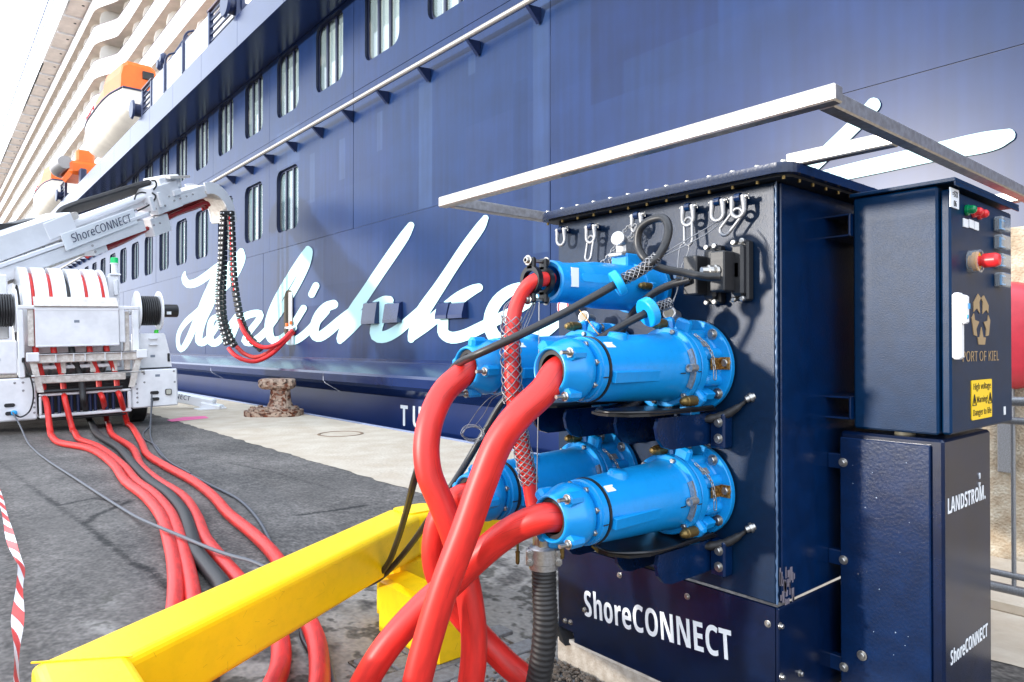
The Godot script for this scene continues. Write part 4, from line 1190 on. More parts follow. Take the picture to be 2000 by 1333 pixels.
func build_vehicle():
	var t := thing("cable_vehicle", "white cable vehicle with drum of red cables and long boom reaching to the ship", "vehicle", Vector3(2.05, 0, -12.6))
	t.rotation.z = 0.03
	var m := MB.new()
	# front plates
	var pr := vr("front_panel", 0.54, 1.235, 0.285, 0.905, 0.0, 0.05, M.white, t, 0.02)
	var pl := vr("front_panel", -1.95, -0.735, 0.235, 0.865, 0.0, 0.05, M.white, t, 0.02)
	for q in [[pr, [0.60, 0.84], [0.60, 0.68], [0.73, 0.84], [0.73, 0.70], [0.62, 0.60], [0.62, 0.53], [0.62, 0.46], [0.62, 0.38], [1.18, 0.86], [1.19, 0.68]], [pl, [-0.90, 0.80], [-0.90, 0.68], [-0.77, 0.80], [-0.77, 0.56], [-0.77, 0.49], [-0.77, 0.42], [-0.77, 0.34], [-1.0, 0.80]]]:
		for k in range(1, q.size()):
			m = MB.new()
			m.lathe(Vector3(q[k][0], q[k][1], 0.0), Vector3.BACK, [0, 0.017, 0.006, 0.016, 0.009, 0.01, 0.009, 0], 10)
			obj("bolt", m, M.zinc, q[0])
	for q in [[pr, 0.875, 0.52], [pr, 0.88, 0.415], [pl, -1.07, 0.475], [pl, -1.06, 0.355]]:
		m = MB.new()
		m.prism(rrect(0.13, 0.055, 0.025, 4), Vector3(q[1], q[2], 0.001), Vector3.RIGHT, Vector3.UP, 0.012)
		obj("socket", m, M.black, q[0])
	m = MB.new()
	m.lathe(Vector3(-1.02, 0.36, 0.0), Vector3.BACK, [0, 0.04, 0.05, 0.04, 0.055, 0.03, 0.09, 0.02, 0.09, 0.0], 14)
	obj("blue_plug", m, M.blue_light, pl)
	m = MB.new()
	m.prism(rrect(0.095, 0.10, 0.02, 3), Vector3(1.085, 0.52, 0.001), Vector3.RIGHT, Vector3.UP, 0.03)
	var wl := obj("work_light", m, M.black, pr)
	m = MB.new()
	m.prism(rrect(0.075, 0.078, 0.016, 3), Vector3(1.085, 0.522, 0.031), Vector3.RIGHT, Vector3.UP, 0.004)
	obj("lens", m, mat(c8(190, 190, 178), 0.2, 0.3), wl)
	# cable tray with upright rollers
	var tr := vr("tray_frame", -0.71, 0.53, 0.575, 0.615, 0.03, 0.05, M.white, t)
	vr("tray_edge", -0.71, 0.53, 0.245, 0.295, 0.03, 0.3, M.white, tr)
	vr("tray_edge", -0.71, -0.675, 0.297, 0.573, 0.03, 0.05, M.white, tr)
	vr("tray_edge", 0.475, 0.53, 0.297, 0.573, 0.03, 0.05, M.white, tr)
	vr("tray_back", -0.70, 0.52, 0.20, 0.70, -0.35, 0.02, M.black, tr)
	vr("lower_bar", -0.60, 0.45, 0.195, 0.235, 0.0, 0.1, M.black, tr)
	for x in [-0.54, -0.45, -0.29, -0.20, -0.04, 0.03, 0.19, 0.28, 0.44]:
		m = MB.new()
		m.lathe(Vector3(x, 0.30, -0.03), Vector3.UP, [0, 0.0, 0, 0.024, 0.27, 0.024, 0.27, 0.0], 12)
		obj("roller", m, M.navy, tr)
	m = MB.new()
	m.lathe(Vector3(-0.70, 0.645, 0.05), Vector3.RIGHT, [0, 0.0, 0, 0.028, 1.10, 0.028, 1.10, 0.0], 14)
	obj("roller", m, M.black, tr)
	# beams above the tray
	vr("cross_beam", -0.73, 0.46, 0.765, 0.875, 0.02, 0.08, M.white_dull, t)
	m = MB.new()
	m.tube([Vector3(-0.79, 0.885, 0.15), Vector3(0.68, 0.885, 0.15)], 0.011, 8)
	for x in [-0.79, 0.68]: m.lathe(Vector3(x - 0.02, 0.885, 0.15), Vector3.RIGHT, [0, 0.0, 0, 0.028, 0.04, 0.028, 0.04, 0.0], 10)
	obj("tie_rod", m, M.bright_steel, t)
	vr("cross_beam", -0.83, 0.70, 1.075, 1.20, 0.10, 0.05, M.white_dull, t)
	var cb := vr("beam_flange", -0.80, 0.66, 1.20, 1.212, 0.14, 0.10, M.white, t, 0.003)
	vr("rubber_strip", -0.70, 0.60, 1.2125, 1.225, 0.145, 0.02, M.black, cb, 0.003)
	for x in [-0.5, -0.27, -0.12, 0.15, 0.38]: vr("rib", x, x + 0.012, 1.085, 1.199, 0.14, 0.038, M.white, cb, 0.002)
	vr("cross_beam", -0.72, 0.40, 0.975, 1.03, -0.08, 0.06, M.white, t)
	for x in [-0.42, -0.02, 0.28]: vr("stay", x, x + 0.08, 0.90, 1.08, -0.06, 0.02, M.white_dull, t)
	for s in [[-0.80, -0.70, 1], [0.66, 0.52, 1]]:
		m = MB.new()
		var x0: float = s[0]
		m.prism(pv2([x0 - 0.04, 1.22, x0 + 0.05, 1.22, s[1] + 0.05, 0.64, s[1] - 0.03, 0.64]), Vector3(0, 0, 0.02), Vector3.RIGHT, Vector3.UP, 0.06)
		obj("side_arm", m, M.white_dull, t)
		vr("arm_head", x0 - 0.06, x0 + 0.10, 1.10, 1.24, 0.15, 0.1, M.white, t)
	# big guard panel with hood
	var gp := vr("guard_panel", -0.735, 0.375, 1.315, 1.915, 0.06, 0.02, M.white, t, 0.006)
	m = MB.new()
	m.prism(pv2([0.0, 0.0, 0.05, 0.02, -0.10, 0.165, -0.13, 0.15]), Vector3(-0.74, 1.915, 0.04), Vector3(0, 0, 1), Vector3.UP, -1.11)
	obj("hood", m, M.white_dull, gp)
	vr("panel_return", 0.38, 0.47, 1.36, 1.9, 0.03, 0.03, M.white, gp)
	vr("panel_return", -0.82, -0.74, 1.33, 1.9, 0.0, 0.03, M.white_dull, gp)
	vr("top_rail", -0.95, 0.68, 1.885, 1.945, 0.035, 0.06, M.white, t)
	vr("post", -0.95, -0.87, 0.87, 1.884, 0.03, 0.08, M.white, t)
	vr("post", 0.575, 0.67, 0.91, 1.884, 0.03, 0.08, M.white, t)
	vr("post", 0.46, 0.545, 0.91, 1.86, -0.05, 0.08, M.white_dull, t)
	# drum
	var dr := Node3D.new()
	dr.name = "cable_drum"
	t.add_child(dr, true)
	var dc := Vector3(0, 1.72, -1.0)
	var sl := [-0.86, -0.745, -0.515, -0.28, -0.04, 0.195]
	for i in 6:
		m = MB.new()
		var xa: float = sl[i] + (0.052 if i > 0 else 0.0)
		var xb: float = sl[i + 1] if i < 5 else 0.30
		m.lathe(dc, Vector3.RIGHT, [xa, 0.60, xa, 0.875, xa + 0.004, 0.88, xb - 0.004, 0.88, xb, 0.875, xb, 0.60], 64)
		obj("drum_rim", m, M.white_plain, dr)
	for i in range(1, 6):
		m = MB.new()
		m.lathe(dc, Vector3.RIGHT, [sl[i] - 0.002, 0.70, sl[i] + 0.055, 0.70], 40)
		obj("drum_core", m, M.white_dull, dr)
	# side spools and motors
	spool(t, 0.71, 1.045)
	spool(t, -1.32, -0.945)
	m = MB.new()
	m.lathe(Vector3(1.05, 1.88, -0.3), Vector3.RIGHT, [0, 0.10, 0.05, 0.11, 0.28, 0.11, 0.29, 0.10, 0.29, 0.0], 24)
	var mo := obj("spool_motor", m, M.black_gloss, t)
	m = MB.new()
	m.box(Vector3(1.18, 1.84, -0.195), Vector3(0.07, 0.05, 0.01))
	obj("type_plate", m, M.letter_white, mo)
	# right hand box and left cabin panel
	m = MB.new()
	m.prism(pv2([0.70, 0.93, 1.19, 0.93, 1.165, 1.16, 1.10, 1.47, 1.08, 1.5, 0.70, 1.5]), Vector3(0, 0, -0.7), Vector3.RIGHT, Vector3.UP, 0.55)
	var rb := obj("side_locker", m, M.white, t)
	for y in [1.30, 1.40]: vr("handle", 0.84, 0.97, y, y + 0.022, -0.10, 0.05, M.white, rb, 0.006)
	vr("rear_lamp", 1.125, 1.16, 1.02, 1.16, -0.135, 0.02, M.black, rb, 0.004)
	m = MB.new()
	m.lathe(Vector3(1.0, 1.5, -0.3), Vector3.UP, [0, 0.035, 0.05, 0.035, 0.06, 0.02, 0.06, 0], 14)
	obj("green_lamp", m, mat(c8(60, 220, 60), 0.3), rb)
	vr("side_locker", -1.95, -0.955, 0.93, 1.43, -0.01, 0.4, M.white, t, 0.02)
	vr("cabin_column", -1.95, -1.0, 1.45, 2.45, -0.62, 0.5, M.white, t, 0.02)
	vr("hose_duct", -1.9, -0.96, 0.875, 0.925, -0.03, 0.3, M.plinth, t)
	vr("hose_duct", 0.68, 1.15, 0.91, 0.928, -0.05, 0.3, M.black, t, 0.002)
	# lamp mast
	var lm := vr("lamp_mast", 0.34, 0.505, 0.95, 2.47, -0.5, 0.18, M.white, t)
	vr("mast_bracket", 0.41, 0.475, 2.14, 2.40, -0.44, 0.05, M.white, lm)
	vr("mast_cap", 0.36, 0.53, 2.472, 2.505, -0.47, 0.2, M.white, lm)
	m = MB.new()
	m.lathe(Vector3(0.455, 2.505, -0.58), Vector3.UP, [0, 0.05, 0.165, 0.05, 0.166, 0.065, 0.18, 0.065, 0.18, 0.0], 14)
	obj("lamp_stem", m, M.white_plain, lm)
	m = MB.new()
	m.lathe(Vector3(0.455, 2.686, -0.58), Vector3.UP, [0, 0.0, 0, 0.058, 0.085, 0.058, 0.09, 0.05, 0.09, 0.0], 14)
	obj("signal_lamp", m, M.green_lamp, lm)
	m = MB.new()
	m.tube(spl([Vector3(-0.89, 1.12, 0.04), Vector3(-0.86, 1.0, 0.10), Vector3(-0.80, 0.80, 0.12), Vector3(-0.79, 0.55, 0.11), Vector3(-0.85, 0.36, 0.10), Vector3(-0.95, 0.30, 0.10), Vector3(-1.02, 0.34, 0.09)], 6), 0.011, 8)
	m.lathe(Vector3(-0.89, 1.10, 0.03), Vector3(0, 1, 0.3), [0, 0.02, 0.06, 0.02, 0.07, 0.012, 0.07, 0], 10)
	obj("plug_lead", m, M.black, t)
	for q in [[-1.2, 1.15], [0.9, 1.12], [0.93, 0.80], [-1.5, 0.55], [-0.2, 1.70]]:
		m = MB.new()
		m.box(Vector3(q[0], q[1], 0.062 if q[0] == -0.2 else (-0.148 if q[1] == 1.12 else 0.001)), Vector3(0.07, 0.04, 0.002))
		obj("sticker", m, mat(c8(120, 128, 140), 0.6), t)
	for q in [[-0.735, 0.375, 1.335], [-0.735, 0.375, 1.88]]:
		vr("panel_edge", q[0], q[1], q[2] - 0.008, q[2] + 0.008, 0.066, 0.005, M.white_plain, gp, 0.001)
	# chassis, far body and wheels
	vr("chassis", -1.8, 1.05, 0.42, 0.80, -0.36, 4.2, M.black, t, 0.03)
	vr("rear_body", -1.85, 1.05, 0.82, 1.4, -2.1, 2.8, M.white, t, 0.03)
	for q in [[0.78, -0.95], [-1.45, -0.95], [0.78, -3.6], [-1.45, -3.6]]:
		m = MB.new()
		m.lathe(Vector3(q[0] - 0.14, 0.34 - q[0] * 0.0297, q[1]), Vector3.RIGHT, [0, 0.0, 0, 0.28, 0.03, 0.34, 0.25, 0.34, 0.28, 0.28, 0.28, 0.0], 28)
		obj("wheel", m, M.rubber, t)
	# stabiliser foot with lettering
	var fq: Array = V([4.075,0.359,-15.666,4.387,0.22,-15.405,4.649,0.124,-15.186,4.658,-0.026,-15.18,4.306,-0.037,-15.476,4.355,0.049,-15.434])
	var inv := t.transform.affine_inverse()
	m = MB.new()
	var fa := inv * Vector3(3.273, 0.466, -16.341)
	var f0: Vector3 = inv * fq[0]
	var f2: Vector3 = inv * fq[2]
	var fd := (f2 - fa).normalized()
	var fs := fd.cross(Vector3.UP).normalized()
	m.box((fa + f2) / 2 + Vector3(0, -0.02, 0), Vector3((f2 - fa).length(), 0.19, 0.2), 0.015, Basis(fd, fs.cross(fd), fs))
	m.box(f2 + Vector3(-0.05, -0.10, 0), Vector3(0.42, 0.2, 0.24), 0.02, Basis(fd, fs.cross(fd), fs))
	var fb := obj("stabiliser", m, M.white_plain, t)
	m = MB.new()
	m.box(Vector3(f2.x - 0.08, 0.02 - f2.x * 0.0297, f2.z), Vector3(0.55, 0.04, 0.36), 0.01)
	obj("foot_plate", m, M.white_plain, fb)
	text("lettering", "ShoreCONNECT", 0.095, M.text_dark, fb, f0 + fd * 0.30 + Vector3(0, -0.075, 0) + fs * 0.104, fd, fs.cross(fd) * -1.0 if false else fs.cross(fd), false, 1.0, HORIZONTAL_ALIGNMENT_RIGHT)
	# boom
	var bm := Node3D.new()
	bm.name = "boom"
	t.add_child(bm, true)
	bm.transform = inv
	boom_box(bm, "main_beam", [0.164,2.498,-13.377,1.833,3.481,-14.648,0.38], 0.5, M.white)
	boom_box(bm, "cover_plate", [1.427,3.244,-14.338,1.867,3.543,-14.674,0.303], 0.52, M.white_plain)
	boom_box(bm, "lower_beam", [0.167,2.088,-13.379,3.247,3.766,-15.726,0.228], 0.30, M.white, 0.01, 0.1)
	boom_box(bm, "lower_rail", [0.166,2.255,-13.378,3.335,4.014,-15.793,0.07], 0.36, M.white_plain, 0.01, 0.1)
	boom_box(bm, "under_beam", [0.171,1.965,-13.639,2.495,3.259,-15.355,0.153], 0.3, M.white_dull)
	m = MB.new()
	m.tube(V([1.851,3.412,-14.661,3.585,4.479,-15.982]), 0.07, 14)
	obj("slide_tube", m, M.white_plain, bm)
	boom_box(bm, "upper_beam", [1.837,3.407,-14.919,3.742,4.537,-16.328,0.197], 0.3, M.white, 0.01)
	var plt := boom_box(bm, "name_plate", [1.842,3.112,-14.283,3.188,3.892,-15.353,0.292], 0.02, M.letter_white, 0.003)
	var ta := Vector3(1.862,3.139,-14.268)
	var tb := Vector3(3.17,3.878,-15.311)
	var td := (tb - ta).normalized()
	var tsd := td.cross(Vector3.UP).normalized()
	text("lettering", "ShoreCONNECT", 0.150, M.text_dark, plt, (ta + tb) / 2 + tsd * 0.016, td, tsd.cross(td), false, 1.05, HORIZONTAL_ALIGNMENT_CENTER)
	text("lettering", "M.", 0.15, M.text_dark, plt, Vector3(0.898,2.544,-13.643), td, tsd.cross(td), true, 1.0, HORIZONTAL_ALIGNMENT_CENTER)
	# energy chain lying on the boom
	m = MB.new()
	m.sweep(rrect(0.10, 0.26, 0.025, 3), spl(V([2.048,3.539,-14.969,1.925,3.531,-14.877,1.864,3.592,-14.831,1.898,3.692,-14.856,2.046,3.82,-14.967,2.628,4.158,-15.401,3.367,4.581,-15.955,4.149,4.99,-16.542]), 5), Vector3(-0.54, 0, 0.84))
	obj("energy_chain", m, M.rubber, bm)
	m = MB.new()
	m.sweep(rrect(0.34, 0.15, 0.03, 3), V([0.547,3.171,-14.035,1.107,3.31,-14.441,1.462,3.481,-14.698]), Vector3.UP)
	obj("energy_chain", m, M.rubber, bm)
	m = MB.new()
	m.prism(rrect(0.33, 0.13, 0.06, 4), Vector3(1.998,3.631,-14.668), td, tsd.cross(td), 0.03)
	obj("chain_end", m, M.white_dull, bm)
	# head of the boom
	var hd := boom_box(bm, "head_block", [3.47,4.289,-15.895,4.072,4.632,-16.354,0.563], 0.5, M.white, 0.015)
	boom_box(hd, "drive_unit", [3.631,4.706,-16.017,4.122,4.935,-16.39,0.24], 0.4, M.white_plain, 0.02)
	boom_box(hd, "cover_sheet", [3.796,4.867,-16.053,4.301,5.04,-16.442,0.056], 0.5, M.white_dull, 0.004)
	boom_box(hd, "arm", [3.898,4.387,-16.221,4.797,4.875,-16.906,0.272], 0.42, M.white, 0.01)
	boom_box(hd, "arm_plate", [4.03,4.401,-16.061,4.694,4.712,-16.58,0.183], 0.03, M.white_plain, 0.004)
	for q in [[2.299,3.114,-14.902,2.545,3.253,-15.092,0.289], [3.518,3.748,-15.841,3.924,3.964,-16.153,0.367]]:
		boom_box(bm, "hanger", q, 0.24, M.white, 0.01)
	for q in [[3.521,4.73,-15.66,4.219,5.05,-16.207,0.132]]: pass
	m = MB.new()
	m.tube(spl(V([3.231,4.003,-15.387,3.42,4.132,-15.536,3.592,4.302,-15.672,3.627,4.406,-15.699,3.556,4.449,-15.643]), 5), 0.018, 8)
	m.tube(spl(V([3.164,4.21,-15.334,3.207,4.323,-15.367,3.317,4.394,-15.454,3.407,4.408,-15.526]), 5), 0.015, 8)
	m.tube(spl(V([3.579,4.519,-15.661,3.649,4.634,-15.716,3.625,4.711,-15.697,3.543,4.697,-15.633]), 5), 0.018, 8)
	obj("hydraulic_hose", m, M.black, bm)
	for q in V([3.414,4.183,-15.468,3.483,4.035,-15.523,3.622,4.132,-15.634,3.716,4.345,-15.708,3.838,4.249,-15.804,3.935,4.468,-15.881,3.577,3.953,-15.598,4.061,4.415,-15.981,4.214,4.499,-16.103,4.372,4.586,-16.227,4.534,4.675,-16.355,2.333,3.141,-14.605,2.389,3.039,-14.651,3.577,3.786,-15.599,3.719,3.859,-15.711]):
		m = MB.new()
		m.bolt(q, Vector3(-0.55, 0, 0.83), 0.016, 0.02)
		obj("bolt", m, M.zinc, bm)
	for q in [[3.482,4.346,-15.521,3.576,4.078,-15.597,0.096], [3.668,4.48,-15.669,3.765,4.209,-15.747,0.087], [4.04,4.565,-15.982,4.219,4.658,-16.123,0.113]]:
		boom_box(hd, "stiffener", q, 0.05, M.white_plain, 0.006)
	m = MB.new()
	m.lathe(Vector3(4.043,4.737,-16.156), td, [-0.1, 0.0, -0.1, 0.10, 0.22, 0.10, 0.24, 0.08, 0.24, 0.0], 16)
	obj("drive_motor", m, M.white_plain, hd)
	for k in 9:
		m = MB.new()
		var pz: Vector3 = V([0.988,2.671,-13.714])[0].lerp(V([3.167,3.88,-15.43])[0], k / 8.0)
		m.lathe(pz, tsd, [0.0, 0.02, 0.03, 0.02, 0.03, 0.0], 8)
		obj("rail_stop", m, M.zinc, bm)
	# curved guide for the hanging chains
	var gd := Node3D.new()
	gd.name = "curved_guide"
	bm.add_child(gd, true)
	var cen := Vector3(4.984,4.333,-17.08)
	var gx := Vector3(0.83, 0, -0.55).normalized()
	var gz := gx.cross(Vector3.UP)
	for w in [[-0.26, 0.03, 0.78, 0.52], [0.26, 0.03, 0.78, 0.52]]:
		m = MB.new()
		var poly := PackedVector2Array()
		for k in 17: poly.append(Vector2(cos(PI * 0.64 - PI * 0.64 * k / 16.0), sin(PI * 0.64 - PI * 0.64 * k / 16.0)) * w[2])
		for k in 17: poly.append(Vector2(cos(PI * 0.64 * k / 16.0), sin(PI * 0.64 * k / 16.0)) * w[3])
		m.prism(poly, cen + gz * w[0], gx, Vector3.UP, w[1])
		obj("guide_cheek", m, M.white_plain, gd)
	for k in 14:
		m = MB.new()
		var a := PI * 0.62 * k / 13.0 + 0.02
		var rd := gx * cos(a) + Vector3.UP * sin(a)
		m.box(cen + rd * 0.56 + gz * 0.015, Vector3(0.07, 0.13, 0.5), 0.01, Basis(rd, gz.cross(rd), gz))
		obj("guide_slat", m, M.white_dull, gd)
	# red cables slung under the boom
	m = MB.new()
	for k in 5:
		var o := Vector3(0.02 * sin(k * 2.0), 0.05 * (k % 3) - 0.05, 0.08 * k - 0.16)
		var q: Array = spl(V([2.353,3.068,-15.147,2.623,3.231,-15.35,2.98,3.456,-15.619,3.474,3.805,-15.991,3.767,3.998,-16.212,4.204,4.298,-16.541,4.674,4.539,-16.896,5.002,4.681,-17.144,5.061,4.599,-17.19]), 5)
		var sag: Array = []
		for i in q.size(): sag.append(q[i] + o + Vector3(0, -0.02 * k * sin(PI * i / (q.size() - 1.0)), 0))
		m.tube(sag, 0.045, 10)
		var rr := MB.new()
		rr.tube(sag, 0.045, 10)
		obj("slung_cable", rr, M.red_dark, bm)
	# hanging chains and the cables to the ship
	var runs := [V([5.373,4.496,-16.882,5.348,3.919,-16.908,5.308,3.193,-16.885,5.259,2.59,-16.868,5.28,2.052,-16.856,5.355,1.634,-16.797,5.449,1.252,-16.722]), V([5.425,4.457,-16.576,5.456,3.769,-16.558,5.488,2.938,-16.54,5.555,2.344,-16.491,5.639,1.87,-16.425,5.777,1.514,-16.312,6.042,1.181,-16.093]), V([5.475,4.535,-17.056,5.442,3.83,-17.092,5.437,3.1,-17.105,5.405,2.488,-17.073,5.419,1.941,-17.001,5.514,1.578,-16.926,5.618,1.276,-16.775])]
	var names := ["black cable chain with bright rivets hanging closest to the vehicle", "black cable chain with a red cable showing, hanging closest to the hatch", "black cable chain hanging between the two others under the boom guide"]
	for c in 3:
		var ch := thing("cable_chain", names[c], "cable chain", Vector3.ZERO, "cable chains hanging from the boom")
		var path := even(spl(runs[c], 10), 0.118)
		for k in path.size() - 1:
			var p0: Vector3 = path[k]
			var p1: Vector3 = path[k + 1]
			var d := (p1 - p0).normalized()
			var face := Vector3(-0.9, 0.1, 0.62).normalized()
			face = (face - d * face.dot(d)).normalized()
			var sd := d.cross(face)
			m = MB.new()
			m.box((p0 + p1) / 2, Vector3(0.15, 0.105, 0.11), 0.015, Basis(sd, d, sd.cross(d)))
			var ln := obj("chain_link", m, M.black, ch)
			m = MB.new()
			for s in [-0.034, 0.036]:
				if s > 0 and c == 1: continue
				m.lathe((p0 + p1) / 2 + sd * s + sd.cross(d) * 0.052, sd.cross(d), [0, 0.018, 0.006, 0.018, 0.008, 0.012, 0.008, 0], 8)
			obj("rivet", m, M.letter_white, ln)
		if c == 1:
			for k in range(1, path.size() - 14, 1):
				m = MB.new()
				m.box((path[k] + path[k + 1]) / 2 + Vector3(-0.045, 0, 0.035), Vector3(0.03, 0.07, 0.03), 0.008)
				obj("red_insert", m, M.red_plastic, ch)
	var ends := [V([5.439,1.276,-16.73,5.515,1.133,-16.603,5.671,1.003,-16.407,5.898,0.968,-16.217,6.169,1.134,-15.986,6.395,1.419,-15.793,6.595,1.657,-15.687]), V([5.62,1.3,-16.709,5.75,1.132,-16.535,5.934,1.061,-16.316,6.134,1.157,-16.146,6.388,1.443,-15.929,6.586,1.681,-15.695]), V([5.567,1.927,-16.419,5.659,1.63,-16.279,5.841,1.371,-16.129,6.04,1.288,-15.962,6.285,1.395,-15.821,6.548,1.692,-15.662])]
	var en := ["red cable drooping lowest between the black chains and the ship's hatch", "dusty red cable just above the lowest one, running into the ship's hatch", "red cable leaving the second black chain towards the ship's hatch"]
	for c in 3: cable("ship_feed_cable", en[c], ends[c], 0.05, [M.red_plastic, M.red_dusty, M.red_dark][c] if c < 2 else M.red_plastic, "cable", "red cables into the ship hatch", 8, 12)

func even(p: Array, step: float) -> Array:
	var r: Array = [p[0]]
	var acc := 0.0
	for i in p.size() - 1:
		var a: Vector3 = p[i]
		var b: Vector3 = p[i + 1]
		var l := (b - a).length()
		var pos := step - acc
		while pos <= l:
			r.append(a.lerp(b, pos / l))
			pos += step
		acc = l - (pos - step)
	return r

# ---------------------------------------------------------------- plug cabinet
const FX := 2.0      # plane of the cabinet front
const CL := -2.08    # its far edge
const CR := -1.12    # its near edge

func build_cabinet():
	var base := MB.new()
	base.box(Vector3(2.42, 0.06, -1.47), Vector3(0.86, 0.12, 1.22), 0.008)
	base.box(Vector3(2.42, 0.135, -1.47), Vector3(0.74, 0.05, 1.0))
	tag(obj("concrete_plinth", base, M.plinth), "low pale concrete plinth under the dark blue plug cabinet", "plinth")
	var t := thing("plug_cabinet", "dark blue steel plug cabinet with bolted lid and five blue connectors on its front", "cabinet", Vector3.ZERO)
	var m := MB.new()
	m.box(Vector3(FX + 0.012, 1.16, (CL + CR) / 2), Vector3(0.024, 1.3, CR - CL), 0.004)
	obj("front_plate", m, M.cab_front, t)
	m = MB.new()
	m.box(Vector3(2.47, 1.16, CR + 0.0), Vector3(0.89, 1.3, 0.012), 0.003)
	m.box(Vector3(2.47, 1.16, CL - 0.0), Vector3(0.89, 1.3, 0.012), 0.003)
	m.box(Vector3(2.91, 1.16, (CL + CR) / 2), Vector3(0.012, 1.3, CR - CL - 0.03), 0.003)
	obj("side_plate", m, M.cab, t)
	# weld bead on the front corner
	m = MB.new()
	var p: Array = []
	var rr: Array = []
	for k in 90:
		p.append(Vector3(FX + 0.001 + 0.0008 * sin(k * 1.9), 0.512 + k * 1.297 / 89.0, CR + 0.003 + 0.001 * sin(k * 2.7)))
		rr.append(0.0035 + 0.0012 * sin(k * 2.3))
	m.tube(p, rr, 6)
	obj("weld_bead", m, mat(c8(70, 92, 120), 0.25), t)
	# lid, gasket, nuts above and below
	m = MB.new()
	var lid := rrect(1.07, 1.105, 0.06, 6)
	m.prism(lid, Vector3(2.47, 1.819, -1.5875), Vector3(1, 0, 0), Vector3(0, 0, -1), 0.026)
	m.prism(rrect(1.058, 1.093, 0.056, 6), Vector3(2.47, 1.845, -1.5875), Vector3(1, 0, 0), Vector3(0, 0, -1), 0.006)
	var ld := obj("lid", m, M.cab, t)
	m = MB.new()
	m.prism(rrect(1.03, 1.06, 0.05, 5), Vector3(2.47, 1.811, -1.5875), Vector3(1, 0, 0), Vector3(0, 0, -1), 0.008)
	obj("gasket", m, M.black, ld)
	var spots: Array = []
	for k in 13: spots.append(Vector2(1.962, -2.10 + k * 1.03 / 12.0))
	for k in 8: spots.append(Vector2(2.04 + k * 0.085, -1.062))
	for k in 4: spots.append(Vector2(2.06 + k * 0.1, -2.115))
	for s in spots:
		m = MB.new()
		m.lathe(Vector3(s.x, 1.851, s.y), Vector3.UP, [0.0, 0.0105, 0.007, 0.0105, 0.0085, 0.008, 0.0085, 0.0], 6)
		obj("lid_bolt", m, M.bright_steel, ld)
		m = MB.new()
		m.lathe(Vector3(s.x, 1.811, s.y), Vector3.DOWN, [0.0, 0.0055, 0.010, 0.0055, 0.010, 0.0], 8)
		obj("lid_nut", m, M.brass, ld)
	# lower skirt with its stepped corner
	m = MB.new()
	var sk := PackedVector2Array()
	for q in V([1.99,0.505,-2.065,1.99,0.509,-1.116,1.99,0.283,-1.105,1.99,0.151,-1.101,1.99,0.119,-1.621,1.99,0.115,-1.983,1.99,0.156,-1.988,1.99,0.158,-2.071]): sk.append(Vector2(q.z, q.y))
	sk[0] = Vector2(CL, 0.500); sk[1] = Vector2(CR - 0.001, 0.500); sk[2] = Vector2(CR - 0.001, 0.2); sk[3] = Vector2(CR - 0.001, 0.045)
	m.prism(sk, Vector3(2.008, 0, 0), Vector3(0, 0, 1), Vector3.UP, 0.012)
	var front := obj("skirt_panel", m, M.cab_panel, t)
	m = MB.new()
	m.box(Vector3(2.46, 0.25, CR + 0.006), Vector3(0.93, 0.504, 0.012), 0.003)
	obj("skirt_panel", m, M.cab_panel, t)
	m = MB.new()
	m.prism(pv2([0, 0, 0.10, 0, 0.02, 0.06, 0, 0.06]), Vector3(2.05, 0.105, -2.08), Vector3(-0.4, 0, 1).normalized(), Vector3.UP, 0.05)
	m.box(Vector3(2.35, 0.27, CL + 0.02), Vector3(0.6, 0.3, 0.02))
	obj("skirt_stay", m, M.black, t)
	text("lettering", "ShoreCONNECT", 0.096, M.letter_white, front, Vector3(1.9952, 0.312, -1.60), Vector3(0, 0.068, 1), Vector3(0, 1, -0.068), true, 0.66, HORIZONTAL_ALIGNMENT_CENTER)
	for q in V([1.98,0.446,-1.745,1.98,0.265,-1.925,1.98,0.19,-2.034,1.98,0.193,-2.004,1.98,0.449,-1.442,1.98,0.446,-1.145]):
		m = MB.new()
		m.bolt(Vector3(1.996, q.y, q.z), Vector3.LEFT, 0.0075, 0.009)
		obj("bolt", m, M.bright_steel, front)
	for q in V([2.001,0.45,-1.106,2.006,0.295,-1.106,2.119,0.271,-1.106]):
		m = MB.new()
		m.bolt(Vector3(q.x, q.y, -1.108), Vector3.BACK, 0.0075, 0.012)
		obj("bolt", m, M.bright_steel, front)
	# worn patch where a sticker was pulled off
	m = MB.new()
	var r := RandomNumberGenerator.new()
	r.seed = 9
	var c0: Vector3 = V([2.053,0.554,-1.112])[0]
	for k in 26:
		var x := r.randf_range(-0.045, 0.045)
		var y := r.randf_range(-0.055, 0.05)
		m.box(Vector3(c0.x + x, c0.y + y, -1.1125), Vector3(r.randf_range(0.005, 0.014), r.randf_range(0.012, 0.045), 0.001))
	obj("sticker_residue", m, mat(c8(112, 104, 112), 0.7), t)
